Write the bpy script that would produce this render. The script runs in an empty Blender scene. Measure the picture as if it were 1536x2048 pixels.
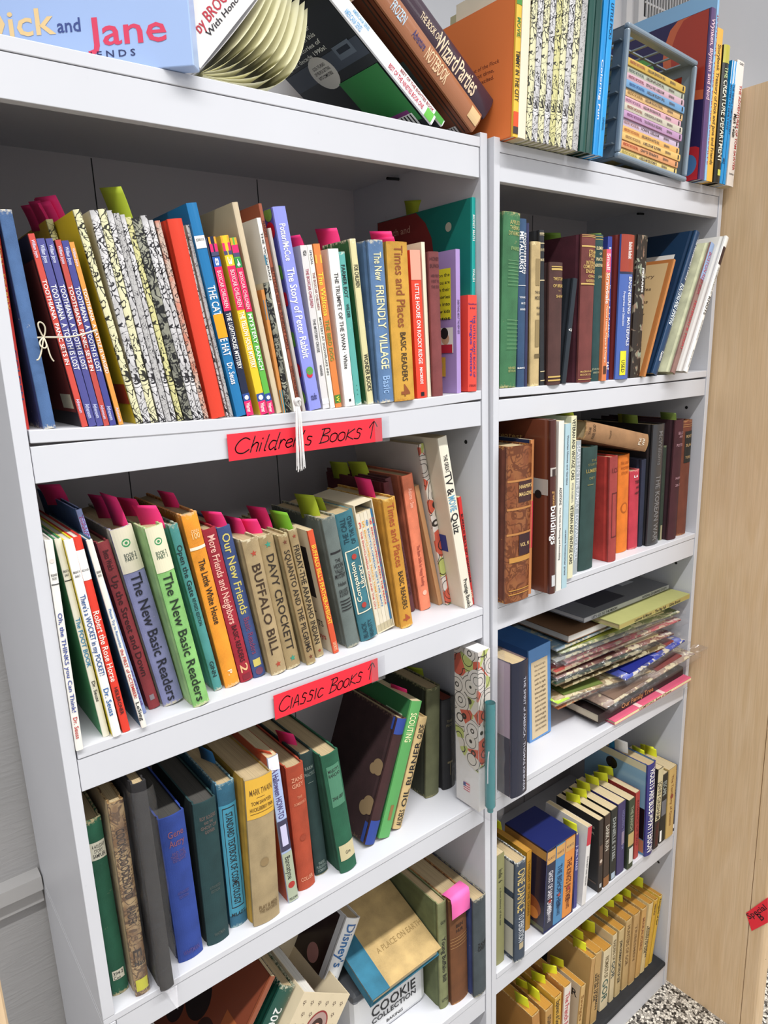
import bpy, bmesh, math, random
from mathutils import Matrix, Vector, noise
random.seed(4)
C=bpy.context.scene.collection
SC=bpy.context.scene
# ------------------------------------------------------------------ camera, light, exposure
cam=bpy.data.cameras.new('camera'); co=bpy.data.objects.new('camera',cam); C.objects.link(co)
cam.sensor_fit='VERTICAL'; cam.sensor_height=24; cam.sensor_width=18; cam.lens=24*1401.506/2048; cam.clip_start=.05
co.matrix_world=Matrix([[0.787944, 0.165435, -0.593106, -0.126173], [-0.614583, 0.152121, -0.774046, -0.730772], [-0.037831, 0.974418, 0.221536, 1.546124], [0.0, 0.0, 0.0, 1.0]])
SC.camera=co
SC.view_settings.view_transform='Standard'; SC.view_settings.look='None'; SC.view_settings.gamma=1
SC.view_settings.use_curve_mapping=False
SC.view_settings.exposure=-.05
w=bpy.data.worlds.new('world'); SC.world=w; w.use_nodes=True
w.node_tree.nodes['Background'].inputs[0].default_value=(.93,.95,1,1); w.node_tree.nodes['Background'].inputs[1].default_value=.62
def area(name,loc,sx,sy,power,spread=180,col=(1,.99,.975)):
    l=bpy.data.lights.new(name,'AREA'); l.shape='RECTANGLE'; l.size=sx; l.size_y=sy; l.energy=power; l.color=col
    l.spread=math.radians(spread); o=bpy.data.objects.new(name,l); C.objects.link(o); o.location=loc; return o
area('ceiling_tube_and_fill_light',(.62,-.965,3.09),4.8,.09,90,116)
area('ceiling_tube_and_fill_light',(.62,-3.6,3.09),4.8,.5,72)  # added unseen fill at ceiling height, brightens the shelf fronts
SC.cycles.max_bounces=6; SC.cycles.diffuse_bounces=3; SC.cycles.transparent_max_bounces=24; SC.cycles.caustics_reflective=False; SC.cycles.caustics_refractive=False
# ------------------------------------------------------------------ materials
def lin(h):
    if len(h)==3: h=''.join(c*2 for c in h)
    v=[int(h[i:i+2],16)/255 for i in (0,2,4)]
    return tuple((c/12.92 if c<=.04045 else ((c+.055)/1.055)**2.4) for c in v)+(1,)
MC={}
def newmat(name):
    m=bpy.data.materials.new(name); m.use_nodes=True; nt=m.node_tree; b=nt.nodes['Principled BSDF']; return m,nt,b
def N(nt,t,**kw):
    n=nt.nodes.new(t)
    for k,v in kw.items(): setattr(n,k,v)
    return n
def mixc(nt,fac,a,b,mode='MIX'):
    n=nt.nodes.new('ShaderNodeMix'); n.data_type='RGBA'; n.blend_type=mode
    for s,v in ((0,fac),(6,a),(7,b)):
        if hasattr(v,'is_output'): nt.links.new(v,n.inputs[s])
        else: n.inputs[s].default_value=v
    return n.outputs[2]
def ramp(nt,src,stops):
    r=nt.nodes.new('ShaderNodeValToRGB'); nt.links.new(src,r.inputs[0]); cr=r.color_ramp
    while len(cr.elements)<len(stops): cr.elements.new(.5)
    for e,(p,c) in zip(cr.elements,stops): e.position=p; e.color=c if len(c)==4 else (*c,1)
    return r.outputs[0]
def noisen(nt,scale,detail=3,coord='Object',vec=None,dist=0,rough=.5):
    n=nt.nodes.new('ShaderNodeTexNoise'); n.inputs['Scale'].default_value=scale; n.inputs['Detail'].default_value=detail; n.inputs['Distortion'].default_value=dist; n.inputs['Roughness'].default_value=rough
    if vec is None:
        tc=nt.nodes.new('ShaderNodeTexCoord'); vec=tc.outputs[coord]
    nt.links.new(vec,n.inputs['Vector']); return n.outputs['Fac']
def bump(nt,b,src,st,dist=.001):
    n=nt.nodes.new('ShaderNodeBump'); n.inputs['Strength'].default_value=st; n.inputs['Distance'].default_value=dist
    nt.links.new(src,n.inputs['Height']); nt.links.new(n.outputs[0],b.inputs['Normal'])
def mat(col,kind='print',wear=None):
    k=(col,kind,wear)
    if k in MC: return MC[k]
    m,nt,b=newmat('%s_%s'%(kind,col)); c=lin(col)
    dark=tuple(x*.72 for x in c[:3])+(1,); lite=tuple(min(1,x*1.18+.002) for x in c[:3])+(1,)
    rough={'print':.55,'gloss':.22,'cloth':.85,'flat':.7,'page':.9,'paint':.38}[kind]
    b.inputs['Roughness'].default_value=rough
    if kind in('gloss','flat'): b.inputs['Base Color'].default_value=c
    if kind=='cloth' or kind=='print' or (kind=='gloss' and wear):
        n1=noisen(nt,38,4)
        base=mixc(nt,ramp(nt,n1,[(.3,(0,0,0)),(.75,(1,1,1))]),dark if kind=='cloth' else c,lite if kind=='cloth' else tuple(x*.93 for x in c[:3])+(1,))
        if kind=='cloth':
            n2=noisen(nt,1400,1); bump(nt,b,n2,.35,.0004)
            base=mixc(nt,ramp(nt,n2,[(.4,(0,0,0)),(.7,(.35,.35,.35))]),base,lite)
        if wear:
            tc=N(nt,'ShaderNodeTexCoord'); sp=N(nt,'ShaderNodeSeparateXYZ'); nt.links.new(tc.outputs['Generated'],sp.inputs[0])
            e=N(nt,'ShaderNodeMath',operation='SUBTRACT'); nt.links.new(sp.outputs[2],e.inputs[0]); e.inputs[1].default_value=.5
            a=N(nt,'ShaderNodeMath',operation='ABSOLUTE'); nt.links.new(e.outputs[0],a.inputs[0])
            n3=noisen(nt,230,5,rough=.7)
            ad=N(nt,'ShaderNodeMath',operation='MULTIPLY_ADD'); nt.links.new(n3,ad.inputs[0]); ad.inputs[1].default_value=.16; nt.links.new(a.outputs[0],ad.inputs[2])
            f=ramp(nt,ad.outputs[0],[(.565,(0,0,0)),(.59,(1,1,1))])
            n4=noisen(nt,90,6,rough=.75); f2=ramp(nt,n4,[(.66,(0,0,0)),(.7,(.7,.7,.7))])
            mx=N(nt,'ShaderNodeMath',operation='MAXIMUM'); nt.links.new(f,mx.inputs[0]); nt.links.new(f2,mx.inputs[1])
            base=mixc(nt,mx.outputs[0],base,lin(wear))
        nt.links.new(base,b.inputs['Base Color'])
    if kind=='page':
        tc=N(nt,'ShaderNodeTexCoord'); mp=N(nt,'ShaderNodeMapping'); nt.links.new(tc.outputs['Object'],mp.inputs[0]); mp.inputs['Scale'].default_value=(1700,6,6)
        n1=noisen(nt,1,2,vec=mp.outputs[0]); n2=noisen(nt,25,3)
        base=mixc(nt,ramp(nt,n1,[(.35,(0,0,0)),(.65,(1,1,1))]),tuple(x*.66 for x in c[:3])+(1,),c)
        base=mixc(nt,ramp(nt,n2,[(.4,(0,0,0)),(.8,(.4,.4,.4))]),base,tuple(x*.7 for x in c[:3])+(1,))
        nt.links.new(base,b.inputs['Base Color']); bump(nt,b,n1,.3,.0004)
    if kind=='paint':
        n1=noisen(nt,5,3); n2=noisen(nt,60,4)
        base=mixc(nt,ramp(nt,n1,[(.3,(0,0,0)),(.8,(1,1,1))]),c,tuple(x*.94 for x in c[:3])+(1,))
        base=mixc(nt,ramp(nt,n2,[(.72,(0,0,0)),(.76,(.25,.25,.25))]),base,tuple(x*.7 for x in c[:3])+(1,))
        nt.links.new(base,b.inputs['Base Color']); bump(nt,b,noisen(nt,500,2),.05,.0003)
    MC[k]=m; return m
def doodle(name,bg,ink,scale=115,th=.022,bg2=None):
    if name in MC: return MC[name]
    m,nt,b=newmat(name); b.inputs['Roughness'].default_value=.38
    def line(s,t,d):
        n=noisen(nt,s,1.2,dist=d); e=N(nt,'ShaderNodeMath',operation='SUBTRACT'); nt.links.new(n,e.inputs[0]); e.inputs[1].default_value=.5
        a=N(nt,'ShaderNodeMath',operation='ABSOLUTE'); nt.links.new(e.outputs[0],a.inputs[0])
        return ramp(nt,a.outputs[0],[(t,(1,1,1)),(t*1.4,(0,0,0))])
    l1=line(scale,th,1.5); l2=line(scale*2.1,th*.8,.8)
    base=lin(bg)
    if bg2: base=mixc(nt,ramp(nt,noisen(nt,40,3),[(.42,(0,0,0)),(.58,(1,1,1))]),base,lin(bg2))
    mk=ramp(nt,noisen(nt,55,2),[(.45,(0,0,0)),(.5,(1,1,1))])
    f=N(nt,'ShaderNodeMath',operation='MULTIPLY'); nt.links.new(l2,f.inputs[0]); nt.links.new(mk,f.inputs[1])
    mx=N(nt,'ShaderNodeMath',operation='MAXIMUM'); nt.links.new(l1,mx.inputs[0]); nt.links.new(f.outputs[0],mx.inputs[1])
    nt.links.new(mixc(nt,mx.outputs[0],base,lin(ink)),b.inputs['Base Color']); MC[name]=m; return m
def special(name):
    D={'doodle_white':('d4d2d2','262428',62,.02,'b8b6b6'),'doodle_cream':('d8d4ac','28261e',58,.021,None),'doodle_yellow':('cdc88c','2a281c',60,.02,None),'doodle_silver':('b6b4b2','3a383c',110,.012,None),
       'doodle_dark':('9a9a88','141414',70,.04,'6a6a60'),'doodle_pink':('c8b0a0','301c18',85,.018,'c8806a'),'camo':('8c9480','2a2420',30,.09,'8a6a58'),'worn':('b09468','5a4028',60,.03,'7a5a38'),
       'leather':('7e4626','643418',34,.03,'8c5630')}
    if name in D: d=D[name]; return doodle(name,*d)
    if name=='swirl':
        if name in MC: return MC[name]
        m,nt,b=newmat('swirl_print'); b.inputs['Roughness'].default_value=.4
        tc=N(nt,'ShaderNodeTexCoord'); v=N(nt,'ShaderNodeTexVoronoi'); v.inputs['Scale'].default_value=34; v.inputs['Randomness'].default_value=.8; nt.links.new(tc.outputs['Object'],v.inputs['Vector'])
        s=N(nt,'ShaderNodeMath',operation='MULTIPLY'); nt.links.new(v.outputs['Distance'],s.inputs[0]); s.inputs[1].default_value=30
        s2=N(nt,'ShaderNodeMath',operation='SINE'); nt.links.new(s.outputs[0],s2.inputs[0])
        ln=ramp(nt,s2.outputs[0],[(.0,(0,0,0)),(.5,(0,0,0)),(.82,(.0,.0,.0)),(.93,(1,1,1))])
        sep=N(nt,'ShaderNodeSeparateColor'); nt.links.new(v.outputs['Color'],sep.inputs[0])
        cc=ramp(nt,sep.outputs[0],[(.0,lin('d8d0c8')),(.3,lin('b4bc6c')),(.5,lin('c85a44')),(.68,lin('d4ccc0'))]); nt.nodes[-1].color_ramp.interpolation='CONSTANT'
        nt.links.new(mixc(nt,ln,cc,lin('2a2420')),b.inputs['Base Color']); MC[name]=m; return m
def film():
    if 'film' in MC: return MC['film']
    m=bpy.data.materials.new('clear_plastic_film'); m.use_nodes=True; nt=m.node_tree; nt.nodes.clear()
    o=N(nt,'ShaderNodeOutputMaterial'); t=N(nt,'ShaderNodeBsdfTransparent'); t.inputs[0].default_value=(.96,.96,.97,1)
    g=N(nt,'ShaderNodeBsdfGlossy'); g.inputs['Roughness'].default_value=.12; g.inputs[0].default_value=(1,1,1,1)
    dd=N(nt,'ShaderNodeBsdfDiffuse'); dd.inputs[0].default_value=(.8,.8,.82,1)
    n=noisen(nt,45,5,dist=1.2); bp=N(nt,'ShaderNodeBump'); bp.inputs['Strength'].default_value=1; bp.inputs['Distance'].default_value=.004; nt.links.new(n,bp.inputs['Height']); nt.links.new(bp.outputs[0],g.inputs['Normal'])
    m1=N(nt,'ShaderNodeMixShader'); m1.inputs[0].default_value=.055; nt.links.new(t.outputs[0],m1.inputs[1]); nt.links.new(g.outputs[0],m1.inputs[2])
    m2=N(nt,'ShaderNodeMixShader'); m2.inputs[0].default_value=.02; nt.links.new(m1.outputs[0],m2.inputs[1]); nt.links.new(dd.outputs[0],m2.inputs[2]); nt.links.new(m2.outputs[0],o.inputs[0])
    MC['film']=m; return m
# ------------------------------------------------------------------ mesh helpers
class MB:
    def __init__(s): s.v=[];s.f=[];s.m=[];s.mats=[];s.sm=[]
    def mi(s,m):
        if m not in s.mats: s.mats.append(m)
        return s.mats.index(m)
    def face(s,vs,m,smooth=False):
        b=len(s.v); s.v+=[tuple(v) for v in vs]; s.f.append(tuple(range(b,b+len(vs)))); s.m.append(s.mi(m)); s.sm.append(smooth)
    def add(s,vs,fs,m,smooth=False):
        b=len(s.v); s.v+=[tuple(v) for v in vs]; k=s.mi(m)
        for f in fs: s.f.append(tuple(b+i for i in f)); s.m.append(k); s.sm.append(smooth)
    def box(s,x0,x1,y0,y1,z0,z1,m,M=None):
        vs=[Vector((x,y,z)) for x in(x0,x1) for y in(y0,y1) for z in(z0,z1)]
        if M is not None: vs=[M@v for v in vs]
        s.add(vs,[(0,1,3,2),(4,6,7,5),(0,4,5,1),(2,3,7,6),(0,2,6,4),(1,5,7,3)],m)
    def build(s,name,parent=None,M=None,bevel=0):
        me=bpy.data.meshes.new(name); me.from_pydata(s.v,[],s.f)
        for m in s.mats: me.materials.append(m)
        me.polygons.foreach_set('material_index',s.m); me.polygons.foreach_set('use_smooth',s.sm); me.update()
        o=bpy.data.objects.new(name,me); C.objects.link(o)
        if parent: o.parent=parent
        if M is not None: o.matrix_local=M
        if bevel:
            b=o.modifiers.new('bevel','BEVEL'); b.width=bevel; b.segments=2; b.limit_method='ANGLE'
        return o
def tag(o,label,cat,group=None):
    o['label']=label; o['category']=cat
    if group: o['group']=group
    return o
def empty(name,M,label=None,cat=None,group=None):
    o=bpy.data.objects.new(name,None); C.objects.link(o); o.empty_display_size=.02; o.matrix_world=M
    if label: tag(o,label,cat,group)
    return o
TC={}
def text_mesh(s):
    if s in TC: return TC[s]
    cu=bpy.data.curves.new('t','FONT'); cu.body=s; cu.resolution_u=2; cu.offset=.012
    ob=bpy.data.objects.new('t',cu); me=ob.to_mesh()
    vs=[v.co.copy() for v in me.vertices]; fs=[tuple(p.vertices) for p in me.polygons]
    ob.to_mesh_clear(); bpy.data.objects.remove(ob); bpy.data.curves.remove(cu)
    bm=bmesh.new(); vv=[bm.verts.new(v) for v in vs]
    for q in fs:
        try: bm.faces.new([vv[i] for i in q])
        except ValueError: pass
    if vs:
        xa=min(v.x for v in vs);xb=max(v.x for v in vs)
        for ax,vals in((1,(.15,.3,.45,.6)),(0,[xa+(xb-xa)*i/8 for i in range(1,8)])):
            for c_ in vals:
                n_=(0,1,0) if ax else (1,0,0)
                bmesh.ops.bisect_plane(bm,geom=bm.verts[:]+bm.edges[:]+bm.faces[:],plane_co=(0,c_,0) if ax else (c_,0,0),plane_no=n_)
        bm.verts.index_update(); vs=[v.co.copy() for v in bm.verts]; fs=[tuple(v.index for v in q.verts) for q in bm.faces]
    bm.free()
    if not vs: TC[s]=([],[]); return TC[s]
    x0=min(v.x for v in vs);x1=max(v.x for v in vs)
    up=.73; y0=0 if min(v.y for v in vs)>-.05 else -.0
    TC[s]=([((v.x-x0)/(x1-x0),v.y/up) for v in vs],fs); return TC[s]
def curve_tube(name,pts,r,m,parent=None,M=None,cyc=False):
    cu=bpy.data.curves.new(name,'CURVE'); cu.dimensions='3D'; cu.bevel_depth=r; cu.bevel_resolution=2
    sp=cu.splines.new('NURBS'); sp.points.add(len(pts)-1)
    for p,q in zip(sp.points,pts): p.co=(*q,1)
    sp.use_endpoint_u=True; sp.order_u=4; sp.use_cyclic_u=cyc
    o=bpy.data.objects.new(name,cu); me=bpy.data.meshes.new_from_object(o); bpy.data.objects.remove(o)
    me.materials.clear(); me.materials.append(m); o=bpy.data.objects.new(name,me); C.objects.link(o)
    for p in me.polygons: p.use_smooth=True
    if parent: o.parent=parent
    if M is not None: o.matrix_local=M
    return o
I=Matrix.Identity(4); T=Matrix.Translation
def RX(a): return Matrix.Rotation(a,4,'X')
def RY(a): return Matrix.Rotation(a,4,'Y')
def RZ(a): return Matrix.Rotation(a,4,'Z')
UN={'L':I,'R':Matrix([[1.0, -0.00069, 6e-06, 0.638537], [0.00069, 0.999966, -0.008269, 0.004857], [0.0, 0.008269, 0.999966, 3.9e-05], [0.0, 0.0, 0.0, 1.0]])}
# ------------------------------------------------------------------ book builder
EPS=.00025
ROOTS={}
def book(u,x,y,z,w,h,d,lean,kind,col,side,smat,wear,fl,label,group,deco,notes,sdeco,M=None,name='book'):
    if M is None: M=UN[u]@T((x,y,z))@RY(-lean)
    root=empty(name,M,label,'book',group); ROOTS[label]=root
    gl='gloss' in fl; side=side or col
    if smat: ms=special(smat)
    else: ms=mat(col,'cloth' if kind=='hc' and not gl else ('gloss' if gl else 'print'),wear)
    msd=mat(side,'cloth' if kind=='hc' and not gl else ('gloss' if gl else 'print'),wear)
    t,cap,bul={'hc':(.0022,.003,min(.14*w,.0036)),'pic':(.0016,.0014,min(.12*w,.001)),'pb':(.0005,.0003,min(.05*w,.0007)),'box':(.0015,0,0)}[kind]
    t=min(t,w*.25); n=12 if bul>0.001 else 4
    EP=EPS+bul*.05; so=lambda u_: -bul*math.sin(math.pi*min(1,max(0,u_)))**.8
    out=[];
    g=.0012 if kind=='hc' else 0
    out+=[(0,d),(0,.011)]+([(g,.0075),(g,.006)] if g else [])+[(0,.003)]
    out+=[(w*k/n,so(k/n)) for k in range(n+1)] if bul>.0003 else [(0,0),(w,0)]
    out+=[(w,.003)]+([(w-g,.006),(w-g,.0075)] if g else [])+[(w,.011),(w,d)]
    inn=[(max(t,min(w-t,(px if 0<px<w else (t if px<=0 else w-t)))),max(py,-bul)+t if 0<px<w or py<=0.0005 else py) for px,py in out]
    inn=[(t+g if abs(px-t)<1e-9 and g and 0.004<py<.009 else px,py) for px,py in inn]
    mb=MB(); nn=len(out); spn=[i for i,(px,py) in enumerate(out) if py<=.0031]
    for i in range(nn-1):
        a,b=out[i],out[i+1]; isp=(i in spn and i+1 in spn); m=ms if isp else msd
        mb.face([(*a,0),(*b,0),(*b,h),(*a,h)],m,isp and bul>.001)
        a2,b2=inn[i],inn[i+1]
        mb.face([(*b2,0),(*a2,0),(*a2,h),(*b2,h)],msd)
        mb.face([(*a,h),(*b,h),(*b2,h),(*a2,h)],m if kind!='hc' else ms); mb.face([(*b,0),(*a,0),(*a2,0),(*b2,0)],m)
    for i in(0,nn-1):
        a,a2=out[i],inn[i]; mb.face([(*a,0),(*a2,0),(*a2,h),(*a,h)],msd)
    lv=[0]
    def P(u_,zz): lv[0]; return (w*u_,so(u_)-EP-lv[0]*.00006,zz)
    for dc in deco:
        k=dc[0]; lv[0]+=1; dm=mat(dc[-1],'gloss' if gl else 'flat')
        if k=='b':
            _,z0,z1,u0,u1,_c=dc; z0=max(0,min(h,z0)); z1=max(0,min(h,z1))
            if z1-z0<1e-5: continue
            q=max(1,int(round(8*(u1-u0)))) if bul>.0006 else 1
            for i in range(q):
                a=u0+(u1-u0)*i/q;b=u0+(u1-u0)*(i+1)/q; mb.face([P(a,z0),P(b,z0),P(b,z1),P(a,z1)],dm)
        elif k in'oS':
            _,uc,zc,r,_c=dc
            if k=='o': pts=[(math.cos(a)*r,math.sin(a)*r) for a in [i*math.pi/10 for i in range(20)]]
            else: pts=[(math.sin(i*math.pi/5)*r*(1 if i%2==0 else .42),math.cos(i*math.pi/5)*r*(1 if i%2==0 else .42)) for i in range(10)]
            c0=P(uc,zc); vs=[c0]+[P(min(.98,max(.02,uc+px/w)),zc+py) for px,py in pts]
            mb.add(vs,[(0,i+1,(i+1)%len(pts)+1) for i in range(len(pts))],dm)
        elif k in('d','u','h'):
            _,txt,a0,a1,c0,sz,_c=dc; tv,tf=text_mesh(txt)
            vs=[]
            for a,b in tv:
                if k=='d': vs.append(P(c0+(b-.5)*sz,a0+(a1-a0)*a))
                elif k=='u': vs.append(P(c0-(b-.5)*sz,a1+(a0-a1)*a))
                else: vs.append(P(a0+(a1-a0)*a,c0+(b-.5)*sz))
            mb.add(vs,tf,dm)
    ls=0
    for dc in sdeco:
        k=dc[0]; dm=mat(dc[-1],'gloss' if gl else 'flat'); ls+=1; X=-.0003-ls*.00005
        Q=lambda s,v:(X,max(.004,min(d-.001,s*d)) if k!='T' else s*d,max(.0008,min(h-.0008,h*(1-v))))
        if k=='r': _,s0,s1,v0,v1,_c=dc; mb.face([Q(s0,v0),Q(s1,v0),Q(s1,v1),Q(s0,v1)],dm)
        elif k=='o':
            _,s0,v0,r,_c=dc; vs=[Q(s0,v0)]+[Q(s0+r*math.cos(i*math.pi/12),v0+r*d/h*math.sin(i*math.pi/12)) for i in range(24)]
            mb.add(vs,[(0,i+1,(i+1)%24+1) for i in range(24)],dm)
        elif k=='c':
            vs=[Q(.99,.3)]+[Q(.99+.62*math.cos(i*math.pi/12),.25+.36*math.sin(i*math.pi/12)) for i in range(24)]
            mb.add(vs,[(0,i+1,(i+1)%24+1) for i in range(24)],dm)
        elif k=='T':
            _,txt,s0,s1,v0,v1,_c=dc; tv,tf=text_mesh(txt)
            if s1<=1.0: mb.add([Q(s1+(s0-s1)*a,v1+(v0-v1)*b) for a,b in tv],tf,dm)
    mb.build('cover',root)
    pg='bfa982' if kind=='hc' else ('d2bf98' if kind=='pb' else 'e2ddd0')
    if 'pagedark' in fl: pg='4a4844'
    if 'redtop' in fl: pg='8a4030'
    if 'yellowpage' in fl: pg='c08a34'
    if 'whitepage' in fl: pg='e6e2d8'
    p=MB(); pb_y=t+.0006+(0 if bul<.001 else -bul*.5)
    if w-2*t>.0008:
        pt=min(t+.0001,w*.3)
        if kind=='box': p.box(t,w-t,t,d,0,h,msd); p.build('slipcase_body',root)
        else: p.box(pt,w-pt,pb_y+.0005,d-(.003 if kind!='pb' else .0002),cap,h-cap,mat(pg,'page')); p.build('page_block',root)
    for (lx,ly,c,hg,rz) in notes:
        sn=MB(); m=mat(c,'flat'); nw=.029; q=6
        vs=[]
        for i in range(q+1):
            f=i/q; zz=h-cap-.006+(hg+.006)*f; bend=.004*f*f*(1 if rz>0 else -1)
            vs+=[(lx+bend+math.sin(rz)*-nw/2,ly-math.cos(rz)*nw/2,zz),(lx+bend+math.sin(rz)*nw/2,ly+math.cos(rz)*nw/2,zz+hg*.12)]
        b0=len(vs); vs+=[(a+.0003,b,c_) for a,b,c_ in vs]
        fs=[]
        for i in range(q): fs+=[(2*i,2*i+1,2*i+3,2*i+2),(b0+2*i,b0+2*i+2,b0+2*i+3,b0+2*i+1),(2*i,2*i+2,b0+2*i+2,b0+2*i),(2*i+1,b0+2*i+1,b0+2*i+3,2*i+3)]
        fs+=[(0,b0,b0+1,1),(2*q,2*q+1,b0+2*q+1,b0+2*q)]
        sn.add(vs,fs,m,True); o=sn.build('sticky_note',root)
        o['label']={'f0307a':'pink sticky flag','a8b82a':'olive-yellow sticky flag','dfe32a':'bright yellow sticky flag'}.get(c,'coloured sticky flag')
    return root
# ------------------------------------------------------------------ room
Z={'LT0': 1.8258, 'LT1': 1.8133, 'LT2': 1.7748, 'L1': 1.4879, 'L1b': 1.4753, 'L1r': 1.4357, 'L2': 1.1512, 'L2b': 1.1394, 'L2r': 1.1009, 'L3': 0.8115, 'L3b': 0.8026, 'L3r': 0.7686, 'L4b': 0.4152, 'L4r': 0.3775, 'RT': 1.8221, 'RTb': 1.8081, 'RTr': 1.7711, 'R1': 1.4879, 'R1b': 1.4755, 'R1r': 1.4392, 'R2': 1.1537, 'R2b': 1.1437, 'R2r': 1.1059, 'R3b': 0.7996, 'R3r': 0.7741, 'R4': 0.4379, 'R4b': 0.426, 'R4r': 0.3906, 'R5': 0.0626, 'R5r': 0.0, 'LTz': 1.8318, 'RTz': 1.8262}
S=0.636; TL=0.01332; TR=0.01191; WR=0.62211; D=0.2999
def structure(o): o['kind']='structure'; return o
m,nt,b=newmat('terrazzo'); v=N(nt,'ShaderNodeTexVoronoi'); tc=N(nt,'ShaderNodeTexCoord'); v.inputs['Scale'].default_value=170; nt.links.new(tc.outputs['Object'],v.inputs['Vector'])
sep=N(nt,'ShaderNodeSeparateColor'); nt.links.new(v.outputs['Color'],sep.inputs[0])
chip=ramp(nt,sep.outputs[0],[(.0,lin('282624')),(.22,lin('d2ccc0')),(.5,lin('a8a298')),(.7,lin('e2dcd0')),(.88,lin('5a5650'))]); nt.nodes[-1].color_ramp.interpolation='CONSTANT'
v2=N(nt,'ShaderNodeTexVoronoi'); v2.feature='DISTANCE_TO_EDGE'; v2.inputs['Scale'].default_value=170; nt.links.new(tc.outputs['Object'],v2.inputs['Vector'])
nt.links.new(mixc(nt,ramp(nt,v2.outputs['Distance'],[(.03,(1,1,1)),(.09,(0,0,0))]),chip,lin('6e6860')),b.inputs['Base Color']); b.inputs['Roughness'].default_value=.3
f=MB(); f.box(-3,4,-4,.31,-.1,0,m); structure(f.build('floor'))
m,nt,b=newmat('wall_plaster'); b.inputs['Roughness'].default_value=.7
n1=noisen(nt,4,4); nt.links.new(mixc(nt,ramp(nt,n1,[(.3,(0,0,0)),(.7,(1,1,1))]),lin('9c9b9a'),lin('a8a6a5')),b.inputs['Base Color'])
tc=N(nt,'ShaderNodeTexCoord'); mp=N(nt,'ShaderNodeMapping'); mp.inputs['Rotation'].default_value=(0,.7,0); mp.inputs['Scale'].default_value=(14,14,90); nt.links.new(tc.outputs['Object'],mp.inputs[0])
bump(nt,b,noisen(nt,1,3,vec=mp.outputs[0],dist=1.5),.3,.003)
wp=m
f=MB(); f.box(-3,.3,.31,.41,0,3.2,wp); structure(f.build('wall_left'))
f=MB(); f.box(.3,4,.31,.41,0,3.2,mat('dedee0','paint')); structure(f.build('wall_back'))
f=MB(); gm=mat('b4b2b0','paint'); f.box(-3,-.002,.285,.31,.80,.822,gm); f.box(-3,-.002,.298,.31,.772,.80,gm); structure(f.build('trim_1'))
# vent grille on the wall above the right bookcase
vt=empty('vent_grille',T((1.46,.31,2.26)),'white wall vent grille with vertical dark slots high behind the bookcase','vent')
wm=mat('dcdcdc','paint'); dk=mat('1a1a1c','flat')
f=MB(); f.box(-.03,.32,-.006,0,-.03,.34,wm); f.box(-.012,.30,-.012,-.006,-.012,.0,wm); f.box(-.03,-.012,-.012,-.006,-.03,.34,wm); f.build('frame',vt)
f=MB(); f.box(0,.3,-.0065,-.006,0,.33,dk); f.build('opening',vt)
f=MB()
for i in range(26): f.box(.004+i*.0115,.0072+i*.0115,-.011,-.007,0,.33,wm)
for i in range(5): f.box(0,.3,-.0095,-.0075,.03+i*.06,.034+i*.06,wm)
f.build('slat',vt)
f=MB(); f.box(1.385,1.405,.298,.31,1.9,3.2,wm); structure(f.build('trim_2'))
# ------------------------------------------------------------------ wooden cabinet side
def wood(c1,c2):
    m,nt,b=newmat('pale_wood_veneer'); b.inputs['Roughness'].default_value=.5
    tc=N(nt,'ShaderNodeTexCoord'); mp=N(nt,'ShaderNodeMapping'); nt.links.new(tc.outputs['Object'],mp.inputs[0]); mp.inputs['Scale'].default_value=(1,16,1.6)
    n1=noisen(nt,2.0,5,vec=mp.outputs[0],dist=2.2); mp2=N(nt,'ShaderNodeMapping'); nt.links.new(tc.outputs['Object'],mp2.inputs[0]); mp2.inputs['Scale'].default_value=(1,400,9)
    n2=noisen(nt,1,2,vec=mp2.outputs[0])
    base=mixc(nt,ramp(nt,n1,[(.3,(0,0,0)),(.7,(1,1,1))]),lin(c1),lin(c2))
    base=mixc(nt,ramp(nt,n2,[(.35,(.2,.2,.2)),(.6,(0,0,0))]),base,lin('a88a64'))
    n3=noisen(nt,75,2); base=mixc(nt,ramp(nt,n3,[(.785,(0,0,0)),(.80,(.8,.8,.8))]),base,lin('5a4430'))
    nt.links.new(base,b.inputs['Base Color']); return m
wd=wood('d4b58c','dec29e')
cb=empty('wooden_cabinet',T((1.268,0,0)),'tall pale wooden cabinet with rounded front edge right of the bookcases','cabinet')
f=MB(); f.box(0,.02,-.169,.30,0,1.988,wd); f.build('side_panel',cb)
f=MB(); f.box(.02,.6,.28,.30,0,1.988,wd); f.box(.02,.6,-.15,.28,1.968,1.988,wd); f.box(.02,.6,-.15,.28,.04,.06,wd); f.box(.02,.6,-.15,.28,.62,.64,wd); f.box(.02,.6,-.15,.28,1.25,1.27,wd); f.build('carcass',cb)
f=MB(); prof=[(0.001,-.1705)]+[(.0175-.0165*math.cos(a),-.196-.012*math.sin(a)) for a in [i*math.pi/8 for i in range(9)]]+[(.034,-.1705)]
nn=len(prof)
f.add([(px,py,zz) for zz in(0,1.988) for px,py in prof],[(i,(i+1)%nn,nn+(i+1)%nn,nn+i) for i in range(nn)]+[tuple(range(nn))[::-1],tuple(range(nn,2*nn))],wd,False); f.build('edge_band',cb)
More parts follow.
